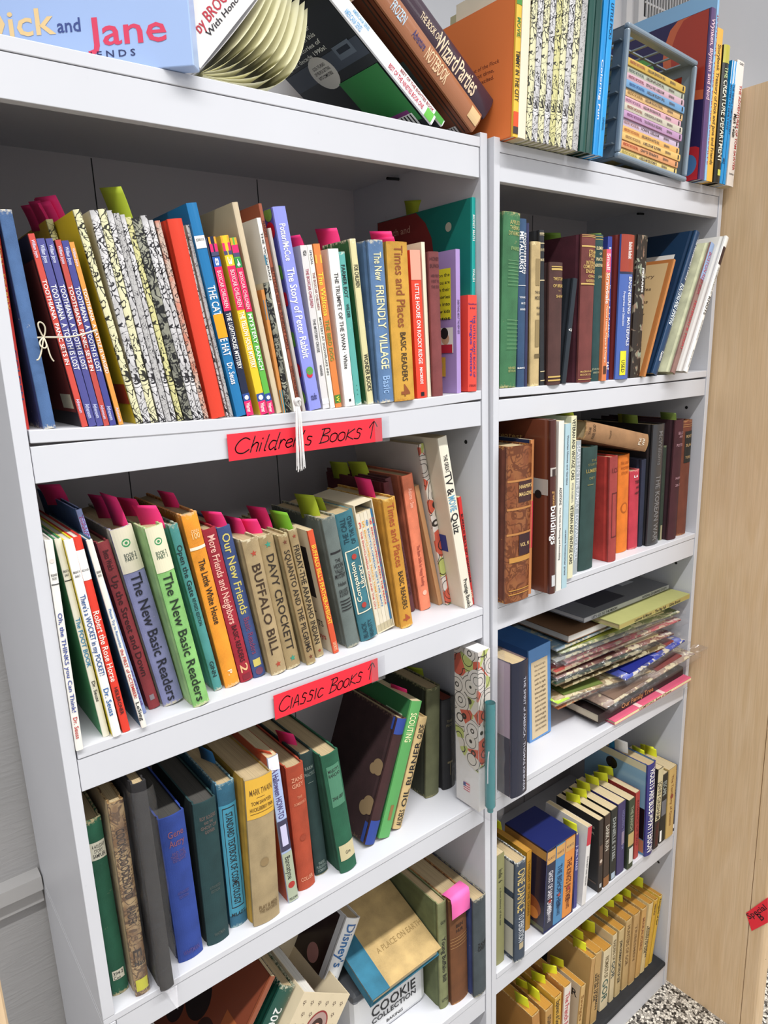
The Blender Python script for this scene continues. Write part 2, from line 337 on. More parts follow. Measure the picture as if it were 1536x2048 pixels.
# ------------------------------------------------------------------ bookcases
white=mat('cdced3','paint'); edge=mat('a08c78','flat'); bk=mat('c4bfc0','paint')
def bookcase(u,W,t,lv,label,sag):
    root=empty('bookcase',UN[u],label,'bookcase')
    zt,ztb,ztr,s1,s1b,s1r,s2,s2b,s2r,s3,s3b,s3r,s4,s4b,s4r,s5,ptop=lv
    for x0 in(0,W-t):
        f=MB(); f.box(x0,x0+t,0,D,s3+.0005,ptop,white); o=f.build('side_panel',root,bevel=.0006)
        f=MB(); f.box(x0,x0+t,0,D,0,s3b-.0005,white); f.build('side_panel',root,bevel=.0006)
    f=MB(); f.box(t,W-t,0.0005,D,ztb,zt,white); f.build('top_board',root,bevel=.0008)
    for k,(a,b_,sg) in enumerate(((s1,s1b,sag),(s2,s2b,0),(s3,s3b,0),(s4,s4b,0),(s5,s5-.014,0))):
        f=MB(); x0,x1=(0,W) if k==2 else (t+.0015,W-t-.0008); n=16 if sg else 1
        dz=lambda x:-4*sg*x*(W-x)/W/W
        xs=[x0+(x1-x0)*i/n for i in range(n+1)]
        vs=[(x,y_,zz+dz(x)) for x in xs for (y_,zz) in((0.0005,a),(D-.004,a),(D-.004,b_),(0.0005,b_))]
        fs=[]
        for i in range(n):
            for j in range(4): fs.append((4*i+j,4*i+(j+1)%4,4*i+4+(j+1)%4,4*i+4+j))
        fs+=[(0,3,2,1),(4*n,4*n+1,4*n+2,4*n+3)]; f.add(vs,fs,white); f.build('shelf',root,bevel=.0008)
    for top,bot in ((ztb-.0005,ztr),(s1b-.004,s1r),(s2b-.001,s2r),(s3b-.0008,s3r),(s4b-.0008,s4r),(s5-.0146,0)):
        f=MB(); f.box(t+.0008,W-t-.0012,.0015,.0135,bot,top,white); f.build('rail',root,bevel=.0006)
    f=MB(); f.box(t*.5,W-t*.5,D-.003,D,0.002,ptop-.01,bk)
    for xs in ((.196,.441) if u=='L' else (.19,.429)): f.box(xs-.0007,xs+.0007,D-.0034,D-.003,.01,ptop-.02,dk)
    f.build('back_panel',root)
    for yy,zz in (((.0346,1.409),(.0346,1.07)) if u=='L' else ((.0384,1.413),(.0392,1.080),(.0343,.332),(.0384,.742))):
        f=MB(); n=12; f.add([(W-t-.0004,yy,zz)]+[(W-t-.0004,yy+.0032*math.cos(i*math.pi/6),zz+.0032*math.sin(i*math.pi/6)) for i in range(n)],[(0,i+1,(i+1)%n+1) for i in range(n)],dk); f.build('pin_hole',root)
    yn=.175 if u=='L' else .158
    curve_tube('screw',[(W-t-.001,yn,ztb-.006),(W-t-.008,yn,ztb-.006),(W-t-.016,yn,ztb-.007),(W-t-.026,yn-.003,ztb-.008)],.0022,dk,root)
    return root
bookcase('L',S,TL,[1.8258, 1.8133, 1.7748, 1.4879, 1.4753, 1.4357, 1.1512, 1.1394, 1.1009, 0.8115, 0.8026, 0.7686, 0.4277, 0.4152, 0.3775, 0.0626, 1.8318],'white laminate bookcase on the left, holding signed children\'s and classic book shelves',.0072)
bookcase('R',WR,TR,[1.8221, 1.8081, 1.7711, 1.4879, 1.4755, 1.4392, 1.1537, 1.1437, 1.1059, 0.8111, 0.7996, 0.7741, 0.4379, 0.426, 0.3906, 0.0626, 1.8262],'white laminate bookcase on the right, next to the pale wood cabinet',.0022)
# ------------------------------------------------------------------ paper signs
GL={'C':([[(.9,.85),(.6,1),(.25,.8),(.05,.4),(.2,.08),(.55,0),(.9,.2)]],.95),'h':([[(.25,1.05),(.05,0)],[(.1,.35),(.35,.6),(.5,.5),(.42,0)]],.55),'i':([[(.15,.55),(.05,0)],[(.2,.8),(.22,.86)]],.3),'l':([[(.3,1.05),(.08,.1),(.15,0)]],.3),
'd':([[(.5,.55),(.25,.6),(.05,.3),(.15,0),(.4,.15)],[(.68,1.1),(.45,.05),(.55,0)]],.65),'r':([[(.15,.6),(.05,0)],[(.1,.35),(.3,.6),(.45,.5)]],.45),'e':([[(.08,.3),(.45,.38),(.4,.58),(.15,.5),(.05,.2),(.2,0),(.45,.1)]],.5),'n':([[(.15,.6),(.05,0)],[(.1,.4),(.35,.6),(.45,.5),(.4,0)]],.55),
"'":([[(.2,1.05),(.1,.8)]],.3),'s':([[(.45,.55),(.2,.6),(.15,.4),(.4,.25),(.3,0),(.02,.05)]],.5),'B':([[(.3,1),(.08,0)],[(.1,.98),(.6,1),(.65,.75),(.2,.55),(.6,.45),(.6,.12),(.0,0)]],.72),
'O':([[(.35,.62),(.1,.5),(.05,.15),(.25,0),(.5,.15),(.52,.5),(.35,.62)]],.58),'K':([[(.2,.75),(.05,0)],[(.65,.75),(.12,.35),(.6,0)]],.65),'S':([[(.55,.65),(.3,.75),(.2,.5),(.45,.35),(.35,.02),(.02,.05)]],.62),'A':([[(.02,0),(.35,.8),(.5,0)],[(.12,.3),(.5,.3)]],.6),
'I':([[(.15,.75),(.08,0)]],.25),'c':([[(.55,.55),(.3,.62),(.08,.3),(.2,0),(.55,.1)]],.6),'^':([[(.3,1.1),(.2,-.1)],[(.0,.7),(.32,1.12),(.62,.72)]],.7),' ':([],.5)}
def sign(x0,x1,z0,z1,txt,label):
    root=empty('paper_sign',T((x0,-.0016,z0)),label,'sign')
    f=MB(); W_=x1-x0; H=z1-z0; red=mat('e02436','flat'); f.box(0,W_,0,.0004,0,H,red); f.build('paper',root)
    f=MB(); cl=film(); f.box(W_-.012,W_+.012,-.0006,-.0003,-.001,H+.001,cl); f.build('tape',root)
    ink=mat('141012','flat'); f=MB(); tot=sum(GL[c][1] for c in txt); k=(W_*.93)/tot; k2=H*.56; cx=W_*.035; lw=.0007
    for c in txt:
        for st in GL[c][0]:
            pts=[Vector((cx+px*k+ (py-.3)*.0035,0,H*.24+py*k2)) for px,py in st]
            # smooth (Catmull-Rom)
            q=[]
            for i in range(len(pts)-1):
                p0=pts[max(0,i-1)];p1=pts[i];p2=pts[i+1];p3=pts[min(len(pts)-1,i+2)]
                for j in range(6):
                    t_=j/6; q.append(.5*((2*p1)+(p2-p0)*t_+(2*p0-5*p1+4*p2-p3)*t_*t_+(3*p1-p0-3*p2+p3)*t_**3))
            q.append(pts[-1])
            for a,b_ in zip(q,q[1:]):
                dr=(b_-a)
                if dr.length<1e-6: continue
                dr.normalize(); nr=Vector((-dr.z,0,dr.x))*lw; a2=a-dr*lw*.6;b2=b_+dr*lw*.6
                f.face([Vector((0,-.00012,0))+p for p in(a2-nr,b2-nr,b2+nr,a2+nr)],ink)
        cx+=GL[c][1]*k
    f.build('handwriting',root)
sign(.215,.4346,1.4330,1.4635,"Children's BOOKS ^",'red paper sign handwritten Children\'s Books with arrow, taped under the upper shelf')
sign(.247,.4113,1.0995,1.1326,'CIASSIc BOOKS ^','red paper sign handwritten Classic Books with arrow, taped under the second shelf')
# ------------------------------------------------------------------ books in rows
BOOKS=[
('L', 0.0135, 0.012, 1.4874, 0.0044, 0.1982, 0.1546, 0.0025, 'pic', 'c8352c', None, None, None, '', 'thin red picture book squeezed against the left side panel, yellow lettering', None, [('d', 'TALES/JACKSON · SCARRY', 0.2135, 0.1105, 0.5, 0.6, 'e8b84a'), ('d', 'GOLDEN', 0.0744, 0.0281, 0.5, 0.6, '30406a')], [], []),
('L', 0.0288, 0.004, 1.4866, 0.0111, 0.1972, 0.138, 0.057, 'hc', '4a6a98', '2c3a70', None, 'c9c3b4', '', 'faded blue cloth hardcover leaning beside the thin red book', None, [], [], []),
('L', 0.0645, 0.004, 1.4854, 0.0053, 0.1808, 0.1121, 0.1393, 'pb', 'c8463a', '241a22', None, None, '', 'slim red paperback, first from the left in the string-tied bundle', 'string-tied slim paperbacks', [('d', 'William Joyce', 0.1754, 0.1597, 0.5, 0.55, 'd8dcf0'), ('d', 'TOOTHIANA  PANIC SETS IN', 0.1401, 0.0612, 0.5, 0.72, 'f4f2ee'), ('d', 'Atheneum', 0.0279, 0.014, 0.5, 0.6, 'c8cce8')], [], [('r', 0.05, 0.9, 0.12, 0.92, '6a2018'), ('r', 0.1, 0.45, 0.82, 0.9, 'c9bfa0')]),
('L', 0.071, 0.004, 1.4851, 0.007, 0.1772, 0.1099, 0.143, 'pb', '4a4a8c', '241a22', None, None, '', 'slim blue paperback, second from the left in the string-tied bundle', 'string-tied slim paperbacks', [('d', 'William Joyce', 0.1716, 0.1557, 0.5, 0.55, 'd8dcf0'), ('d', 'TOOTHIANA  A TOOTH IS LOST', 0.136, 0.0561, 0.5, 0.72, 'f4f2ee'), ('d', 'Atheneum', 0.0225, 0.0084, 0.5, 0.6, 'c8cce8')], [], []),
('L', 0.0787, 0.004, 1.4849, 0.0061, 0.1779, 0.1103, 0.14, 'pb', '4a4a8c', '241a22', None, None, '', 'slim blue paperback, third from the left in the string-tied bundle', 'string-tied slim paperbacks', [('d', 'William Joyce', 0.1723, 0.1563, 0.5, 0.55, 'd8dcf0'), ('d', 'TOOTHIANA  A TOOTH IS LOST', 0.1364, 0.0561, 0.5, 0.72, 'f4f2ee'), ('d', 'Atheneum', 0.0223, 0.0081, 0.5, 0.6, 'c8cce8')], [], []),
('L', 0.0855, 0.004, 1.4846, 0.0051, 0.1775, 0.1101, 0.1325, 'pb', 'b8463e', '241a22', None, None, '', 'slim red paperback, fourth from the left in the string-tied bundle', 'string-tied slim paperbacks', [('d', 'William Joyce', 0.172, 0.1559, 0.5, 0.55, 'd8dcf0'), ('d', 'TOOTHIANA  PANIC SETS IN', 0.1359, 0.0551, 0.5, 0.72, 'f4f2ee'), ('d', 'Atheneum', 0.0211, 0.0068, 0.5, 0.6, 'c8cce8')], [], []),
('L', 0.0914, 0.004, 1.4844, 0.0061, 0.1772, 0.1099, 0.1337, 'pb', '40428a', '241a22', None, None, '', 'slim blue paperback, fifth from the left in the string-tied bundle', 'string-tied slim paperbacks', [('d', 'William Joyce', 0.1716, 0.1554, 0.5, 0.55, 'd8dcf0'), ('d', 'TOOTHIANA  A TOOTH IS LOST', 0.1353, 0.054, 0.5, 0.72, 'f4f2ee'), ('d', 'Atheneum', 0.0198, 0.0054, 0.5, 0.6, 'c8cce8')], [], []),
('L', 0.1004, 0.004, 1.4842, 0.0044, 0.1769, 0.1097, 0.1475, 'pb', 'dc9440', '241a22', None, None, '', 'slim orange paperback, last from the left in the string-tied bundle', 'string-tied slim paperbacks', [('d', 'William Joyce', 0.1713, 0.1549, 0.5, 0.55, 'd8dcf0'), ('d', 'TOOTHIANA  A BATTLE IS WAGED', 0.1346, 0.0525, 0.5, 0.72, 'f4f2ee'), ('d', 'Atheneum', 0.018, 0.0034, 0.5, 0.6, 'c8cce8')], [], []),
('L', 0.1076, 0.075, 1.484, 0.0064, 0.2094, 0.1633, 0.1597, 'pic', 'c9a82c', None, 'doodle_yellow', None, '', 'small yellow book standing behind the string-tied bundle', None, [], [(0.0016, 0.0303, 'f0307a', 0.02, -0.5127), (0.0048, 0.0346, 'f0307a', 0.018, -0.149)], []),
('L', 0.1193, 0.006, 1.4836, 0.0066, 0.2086, 0.1627, 0.1783, 'pic', 'd8c030', 'd8bc20', 'doodle_cream', None, '', 'wide yellow-covered book with doodle spine right of the tied bundle', None, [], [(0.0017, 0.0852, 'f0307a', 0.022, -0.3008), (0.0017, 0.0871, 'f0307a', 0.024, -0.6945), (0.005, 0.0875, 'f0307a', 0.026, -0.4007), (0.005, 0.0794, 'f0307a', 0.026, -0.4906)], [('r', 0.0, 0.35, 0.8, 0.9, 'a83a1c')]),
('L', 0.1262, 0.006, 1.4834, 0.0076, 0.2082, 0.1624, 0.139, 'pic', 'd8d2b8', 'bcbab4', 'doodle_white', None, '', 'thin white foil-spined picture book, first of ten left of the bright orange book', 'foil-spined picture books on the top inner shelf', [], [], []),
('L', 0.1343, 0.006, 1.4832, 0.0073, 0.2101, 0.1638, 0.1374, 'pic', 'd8d2b8', '6a6a58', 'doodle_cream', None, '', 'thin cream foil-spined picture book, second of ten left of the bright orange book', 'foil-spined picture books on the top inner shelf', [], [], []),
('L', 0.1439, 0.006, 1.483, 0.0053, 0.2099, 0.1637, 0.1462, 'pic', 'd8d2b8', '8a8880', 'doodle_white', None, '', 'thin white foil-spined picture book, third of ten left of the bright orange book', 'foil-spined picture books on the top inner shelf', [], [], []),
('L', 0.1505, 0.006, 1.4828, 0.0059, 0.2083, 0.1625, 0.1497, 'pic', 'd8d2b8', '8c8a86', 'doodle_silver', None, '', 'thin silver foil-spined picture book, fourth of ten left of the bright orange book', 'foil-spined picture books on the top inner shelf', [], [], []),
('L', 0.1577, 0.006, 1.4827, 0.0044, 0.2077, 0.162, 0.1527, 'pic', 'd8d2b8', '9a9894', 'doodle_white', None, '', 'thin white foil-spined picture book, fifth of ten left of the bright orange book', 'foil-spined picture books on the top inner shelf', [], [], []),
('L', 0.1641, 0.006, 1.4825, 0.0054, 0.2062, 0.1608, 0.1601, 'pic', 'd8d2b8', '8e8a60', 'doodle_yellow', None, '', 'thin yellow foil-spined picture book, sixth of ten left of the bright orange book', 'foil-spined picture books on the top inner shelf', [], [], []),
('L', 0.1713, 0.006, 1.4823, 0.0092, 0.2062, 0.1608, 0.1664, 'pic', 'd8d2b8', '5a5a4e', 'doodle_dark', None, '', 'thin dark-patterned foil-spined picture book, seventh of ten left of the bright orange book', 'foil-spined picture books on the top inner shelf', [], [(0.0069, 0.0437, 'a8b82a', 0.036, -0.4572)], []),
('L', 0.1816, 0.006, 1.4822, 0.0061, 0.2095, 0.1634, 0.1685, 'pic', 'd8d2b8', '55524a', 'doodle_white', None, '', 'thin white foil-spined picture book, eighth of ten left of the bright orange book', 'foil-spined picture books on the top inner shelf', [], [], []),
('L', 0.1887, 0.006, 1.482, 0.0045, 0.2059, 0.1606, 0.1686, 'pic', 'd8d2b8', '9a928a', 'doodle_white', None, '', 'thin white foil-spined picture book, ninth of ten left of the bright orange book', 'foil-spined picture books on the top inner shelf', [], [], []),
('L', 0.1938, 0.006, 1.4819, 0.0051, 0.2058, 0.1605, 0.1612, 'pic', 'd8d2b8', '8a8078', 'doodle_pink', None, '', 'thin pinkish foil-spined picture book, tenth of ten left of the bright orange book', 'foil-spined picture books on the top inner shelf', [], [], []),
('L', 0.2017, 0.004, 1.4817, 0.0158, 0.2074, 0.1452, 0.1399, 'hc', 'd8402a', None, None, None, 'gloss', 'bright orange-red thick book among the doodle-spined books', None, [], [], []),
('L', 0.223, 0.01, 1.4815, 0.0024, 0.2047, 0.1597, 0.1635, 'pic', 'd8d2b8', None, 'doodle_white', None, '', 'very thin doodle-spined book touching the right of the orange book', None, [], [], []),
('L', 0.2258, 0.008, 1.4815, 0.0038, 0.2049, 0.1599, 0.156, 'pic', 'd8d2b8', None, 'doodle_silver', None, '', 'thin doodle-spined book just left of the tall blue book', None, [], [], []),
('L', 0.232, 0.004, 1.4814, 0.0116, 0.226, 0.1763, 0.1653, 'pic', '1f72a8', None, None, None, 'gloss', "tall glossy blue children's book with orange tape patch on spine", None, [('b', 0.1812, 0.1937, 0, 1, 'f4f2ee'), ('h', 'BEGINNER BOOKS', 0.1, 0.9, 0.1897, 0.0028, '1c1a1c'), ('d', 'THE CAT', 0.1429, 0.1113, 0.5, 0.75, 'f4f2ee'), ('b', 0.0876, 0.1129, 0, 1, 'f0a01c'), ('d', 'E HAT', 0.0866, 0.0679, 0.5, 0.75, 'f4f2ee'), ('d', 'Dr. Seuss', 0.0602, 0.0366, 0.5, 0.6, 'f4f2ee')], [], []),
('L', 0.2442, 0.004, 1.4812, 0.0087, 0.1939, 0.1202, 0.1488, 'pb', '20263e', 'c9b9c0', None, None, 'gloss', "dark navy-bottomed children's paperback with magenta band right of tall blue book", None, [('b', 0.1865, 0.1935, 0, 1, 'f0a030'), ('b', 0.1783, 0.1865, 0, 1, 'd8286a'), ('b', 0.1743, 0.1783, 0, 1, '4a4a6a'), ('b', 0.163, 0.1732, 0, 1, '2b5cb0'), ('d', '8', 0.1722, 0.164, 0.5, 0.5, 'f4f2ee'), ('b', 0.1168, 0.163, 0, 1, 'e0285c'), ('d', 'BOXCAR CHILDREN', 0.1589, 0.12, 0.5, 0.55, 'f6c8d0'), ('d', 'THE LIGHTHOUSE MYSTERY', 0.1147, 0.0533, 0.5, 0.62, 'f4f2ee'), ('b', 0.0168, 0.0254, 0, 1, '2f4a90'), ('o', 0.5, 0.0208, 0.0026, 'f4f2ee'), ('b', -0.0007, 0.0168, 0, 1, 'e02c6a'), ('d', 'Warner', 0.0145, 0.004, 0.5, 0.6, 'f4f2ee')], [], []),
('L', 0.2619, 0.004, 1.4811, 0.0096, 0.1964, 0.1218, 0.1637, 'pb', 'e8c22c', 'd8b02c', None, None, 'gloss', "yellow-bottomed children's paperback with magenta band", None, [('b', 0.1888, 0.196, 0, 1, 'f0a030'), ('b', 0.1806, 0.1888, 0, 1, 'd8286a'), ('b', 0.1765, 0.1806, 0, 1, '4a4a6a'), ('b', 0.1651, 0.1755, 0, 1, 'f0c830'), ('d', '3', 0.1744, 0.1661, 0.5, 0.5, 'f4f2ee'), ('b', 0.1183, 0.1651, 0, 1, 'e0285c'), ('d', 'BOXCAR CHILDREN', 0.1609, 0.1215, 0.5, 0.55, 'f6c8d0'), ('d', 'THE YELLOW HOUSE MYSTERY', 0.1161, 0.0538, 0.5, 0.62, 'f4f2ee'), ('b', 0.0155, 0.0243, 0, 1, '2f4a90'), ('o', 0.5, 0.0197, 0.0029, 'f4f2ee'), ('b', -0.0022, 0.0155, 0, 1, 'e02c6a'), ('d', 'Warner', 0.0132, 0.0025, 0.5, 0.6, 'f4f2ee')], [], []),
('L', 0.2725, 0.004, 1.481, 0.0077, 0.1951, 0.121, 0.1628, 'pb', '5fb045', 'c03050', None, None, 'gloss', "green-bottomed children's paperback with magenta band", None, [('b', 0.1875, 0.1947, 0, 1, 'f0a030'), ('b', 0.1793, 0.1875, 0, 1, 'd8286a'), ('b', 0.1751, 0.1793, 0, 1, '4a4a6a'), ('b', 0.1636, 0.174, 0, 1, '2f8a4a'), ('d', '4', 0.173, 0.1646, 0.5, 0.5, 'f4f2ee'), ('b', 0.1164, 0.1636, 0, 1, 'e0285c'), ('d', 'BOXCAR CHILDREN', 0.1593, 0.1196, 0.5, 0.55, 'f6c8d0'), ('d', 'MYSTERY RANCH', 0.1142, 0.0513, 0.5, 0.62, 'f4f2ee'), ('b', 0.0151, 0.0239, 0, 1, '2f4a90'), ('o', 0.5, 0.0192, 0.0023, 'f4f2ee'), ('b', -0.0028, 0.0151, 0, 1, 'e02c6a'), ('d', 'Warner', 0.0127, 0.002, 0.5, 0.6, 'f4f2ee')], [], []),
('L', 0.2848, 0.006, 1.481, 0.0067, 0.2323, 0.1812, 0.158, 'pic', 'cdbb9c', 'c2b190', None, None, '', 'tall tan worn cover booklet standing behind the magenta-banded paperbacks', None, [], [], []),
('L', 0.2918, 0.004, 1.4809, 0.004, 0.1406, 0.1096, 0.1234, 'pic', 'c98440', None, None, None, '', 'short thin orange and teal striped picture book', None, [('b', 0.1074, 0.1294, 0, 1, '3a6a80'), ('b', -0.0002, 0.0272, 0, 1, '2f7a86')], [], []),
('L', 0.2974, 0.004, 1.4809, 0.0067, 0.1483, 0.1157, 0.1247, 'pic', 'd8d2b8', None, 'doodle_dark', None, '', 'short black-and-white doodle-spined book behind the white tassel', None, [], [], []),
('L', 0.3082, 0.006, 1.4809, 0.0049, 0.2183, 0.1354, 0.1446, 'pb', 'e8e4dc', None, None, None, '', 'white paperback with teal spine patch, lettered THE VICTORIAN', None, [('d', 'THE VICTORIAN', 0.203, 0.1521, 0.5, 0.55, '33363a'), ('b', 0.1684, 0.1792, 0, 0.4, '2f6f88')], [], []),
('L', 0.3145, 0.006, 1.4809, 0.0039, 0.2337, 0.1823, 0.1476, 'pic', '9a5238', None, None, None, '', 'tall brown picture book with dark lettering left of the purple one', None, [('d', 'PEARSON', 0.2156, 0.1988, 0.5, 0.8, '4a1f18'), ('d', 'BUTTONS and his SUNDAY COAT', 0.1661, 0.0733, 0.5, 0.9, '5a241a'), ('d', 'STECK-VAUGHN', 0.0545, 0.0186, 0.5, 0.7, '4a1f18')], [], []),
('L', 0.3191, 0.003, 1.4809, 0.0036, 0.208, 0.1623, 0.1475, 'pic', 'b8b0aa', None, None, None, '', 'thin pale grey book left of the purple picture book', None, [], [], []),
('L', 0.3282, 0.002, 1.4809, 0.0163, 0.2307, 0.1799, 0.1426, 'pic', '8c92dc', '5a58b0', None, None, 'gloss', 'periwinkle picture book with red radishes and white script title', None, [('d', 'Potter/McCue', 0.2124, 0.1726, 0.5, 0.5, 'f4f2ee'), ('d', 'The Story of Peter Rabbit', 0.1649, 0.0622, 0.5, 0.6, 'f4f2ee'), ('o', 0.5, 0.0425, 0.0041, 'c83040'), ('o', 0.55, 0.0467, 0.0049, '5a9a48'), ('h', 'studio', 0.25, 0.75, 0.0161, 0.0083, '30305a')], [], [('o', 0.07, 0.02, 0.05, '7aa850'), ('o', 0.07, 0.1, 0.05, 'c82038'), ('o', 0.05, 0.3, 0.045, '5f9a40'), ('o', 0.05, 0.43, 0.045, 'c82038'), ('o', 0.05, 0.63, 0.05, '5f9a40'), ('o', 0.06, 0.79, 0.05, 'c82038'), ('o', 0.07, 0.93, 0.05, '7aa850')]),
('L', 0.3499, 0.006, 1.481, 0.0093, 0.1912, 0.1186, 0.1007, 'pb', 'd8d4d2', None, None, None, '', "pale grey children's paperback numbered 29, red series lettering", None, [('h', '#29', 0.25, 0.75, 0.1828, 0.006, '1c1a1c'), ('d', 'THE BOXCAR CHILDREN', 0.165, 0.1212, 0.5, 0.45, 'a03048'), ('d', 'THE MYSTERY CRUISE', 0.1079, 0.0684, 0.5, 0.42, '444'), ('d', 'WARNER', 0.0534, 0.0401, 0.5, 0.4, '1c1a1c'), ('b', 0.0057, 0.0125, 0, 1, 'e8e8e8')], [], []),
('L', 0.361, 0.006, 1.481, 0.0066, 0.1924, 0.1193, 0.1079, 'pb', 'e6e2d8', None, None, None, '', "narrow white children's paperback left of the orange one", None, [('d', 'SPECIAL', 0.1867, 0.17, 0.5, 0.45, '556'), ('d', 'THE BOXCAR CHILDREN', 0.1615, 0.1185, 0.5, 0.55, '8a5050'), ('d', 'MYSTERY AT SNOWFLAKE INN', 0.1098, 0.041, 0.5, 0.5, '555')], [(0.005, 0.0413, 'f0307a', 0.014, -0.5127), (0.005, 0.0317, 'f0307a', 0.014, -0.149)], []),
('L', 0.3686, 0.006, 1.4811, 0.0091, 0.1939, 0.1202, 0.1025, 'pb', 'd87e3c', None, None, None, '', 'orange paperback with yellow script and green block title', None, [('b', 0.1718, 0.1814, 0, 1, 'd8b040'), ('d', 'The Waltons', 0.1616, 0.1113, 0.5, 0.75, 'f0d040'), ('d', 'THE BIRD DOG', 0.1066, 0.0575, 0.5, 0.65, '6f8a3a'), ('b', 0.0054, 0.0155, 0, 1, '4a7a2c'), ('d', 'W', 0.0142, 0.0067, 0.5, 0.5, 'f0e040')], [], []),
('L', 0.3823, 0.004, 1.4813, 0.0146, 0.1885, 0.1168, 0.0751, 'pb', 'eeece6', 'e8d4c4', None, None, '', 'white paperback lettered THE TRUMPET OF THE SWAN', None, [('d', 'THE TRUMPET OF THE SWAN · White', 0.1609, 0.0465, 0.5, 0.42, '3a3838'), ('b', 0.0059, 0.0091, 0.4, 0.6, '1c1a1c')], [], []),
('L', 0.4023, 0.01, 1.4815, 0.0096, 0.1867, 0.1158, 0.0842, 'pb', '5aa8a0', None, None, 'cfd8c8', '', 'teal worn paperback with black title beside the white swan book', None, [('d', 'FARMER BOY', 0.1715, 0.1327, 0.5, 0.6, '1c1a1c'), ('d', 'WILDER', 0.1255, 0.1087, 0.5, 0.5, '1c1a1c'), ('d', '· · ·', 0.0256, 0.0128, 0.5, 0.4, '1c1a1c')], [], []),
('L', 0.4194, 0.006, 1.4817, 0.0089, 0.2019, 0.1575, 0.0874, 'pic', 'd8cf9c', '2f6238', None, 'e9dfc4', '', 'tall dark green book with torn cream spine', None, [('d', 'FOR CHILDREN', 0.1716, 0.145, 0.5, 0.7, '1c1a1c'), ('d', 'WONDER BOOKS', 0.0638, 0.0167, 0.5, 0.75, '1c1a1c')], [(0.0067, 0.1308, 'f0307a', 0.018, -0.3158), (0.0067, 0.0526, 'f0307a', 0.02, -0.6614)], []),
('L', 0.4342, 0.0, 1.4821, 0.0232, 0.2004, 0.1403, 0.048, 'hc', '5a7aa2', None, None, 'cfc6b0', '', 'blue cloth reader lettered FRIENDLY VILLAGE in cream', None, [('d', 'The New', 0.1859, 0.152, 0.5, 0.5, 'e4dcae'), ('d', 'FRIENDLY  VILLAGE', 0.146, 0.0431, 0.5, 0.55, 'e4dcae'), ('d', 'Basic', 0.0342, 0.0123, 0.5, 0.5, '8fb0d8')], [], []),
('L', 0.4576, -0.002, 1.4826, 0.0337, 0.1993, 0.1395, 0.0286, 'hc', 'c9983a', None, None, 'b07a2a', '', 'wide mustard reader with rust title on the upper shelf', None, [('d', 'Times and Places', 0.1944, 0.0943, 0.5, 0.42, '8a4a20'), ('d', 'BASIC READERS', 0.088, 0.0257, 0.5, 0.28, '3a2a18'), ('d', '4', 0.0217, 0.006, 0.5, 0.45, '8a4a20')], [(0.0253, 0.0309, 'f0307a', 0.012, -0.3637), (0.0253, 0.0376, 'f0307a', 0.02, -0.7168)], []),
('L', 0.5019, 0.004, 1.4835, 0.0172, 0.1914, 0.1187, 0.0356, 'pb', 'e4432c', None, None, None, 'gloss', 'red paperback with patterned white top and white title', None, [('b', 0.1542, 0.1916, 0, 1, 'e8a08a'), ('d', 'LITTLE HOUSE ON ROCKY RIDGE', 0.1492, 0.0457, 0.5, 0.4, 'f4f2ee'), ('d', 'MACBRIDE', 0.0411, 0.0189, 0.5, 0.3, 'f4f2ee'), ('b', 0.0027, 0.0081, 0.35, 0.7, '1c1a1c')], [], []),
('L', 0.5245, 0.008, 1.484, 0.0061, 0.2026, 0.1256, 0.0288, 'pb', 'e8dcc2', None, None, None, '', 'cream paperback with ragged edge right of the red one', None, [], [], []),
('L', 0.5309, 0.004, 1.4843, 0.0178, 0.1903, 0.1332, 0.0168, 'hc', '7a3c3c', None, None, None, '', 'faded maroon cloth hardcover with dark lettering near shelf end', None, [('h', 'HONEY', 0.05, 0.95, 0.1812, 0.0048, '4a1c20'), ('h', 'BUNCH', 0.05, 0.95, 0.1724, 0.0048, '4a1c20'), ('h', 'HER FIRST', 0.1, 0.9, 0.1596, 0.0036, '4a1c20'), ('h', 'VISIT TO', 0.1, 0.9, 0.1526, 0.0037, '4a1c20'), ('h', 'THE ZOO', 0.1, 0.9, 0.1455, 0.0037, '4a1c20')], [], []),
('L', 0.5761, 0.004, 1.4858, 0.0079, 0.1947, 0.1, -0.0058, 'pb', 'a88cc4', 'a88cc4', None, None, '', 'lilac paperback with yellow text box and portraits on its cover', None, [('d', 'EVERYTHING ABOUT THE NEW KIDS', 0.1279, 0.0821, 0.5, 0.5, '403050')], [], [('r', 0.1, 0.95, 0.12, 0.47, 'e4dc2c'), ('T', 'hits on the', 0.12, 0.5, 0.15, 0.175, '1c1a1c'), ('T', 'play you are', 0.12, 0.5, 0.2, 0.22499999999999998, '1c1a1c'), ('T', 'worth their', 0.12, 0.5, 0.25, 0.275, '1c1a1c'), ('T', 'memories', 0.12, 0.5, 0.30000000000000004, 0.325, '1c1a1c'), ('T', 'from into', 0.12, 0.5, 0.35, 0.375, '1c1a1c'), ('T', 'all new kids', 0.12, 0.5, 0.4, 0.425, '1c1a1c'), ('T', 'photos', 0.12, 0.5, 0.45000000000000007, 0.47500000000000003, '1c1a1c'), ('r', 0.06, 0.42, 0.53, 0.71, 'e8e4dc'), ('o', 0.22, 0.61, 0.08, 'caa080'), ('o', 0.24, 0.57, 0.08, '1c1418'), ('r', 0.08, 0.4, 0.65, 0.71, 'c02038'), ('r', 0.22, 0.6, 0.74, 0.88, 'd8a83c'), ('o', 0.36, 0.8, 0.08, 'caa080')]),
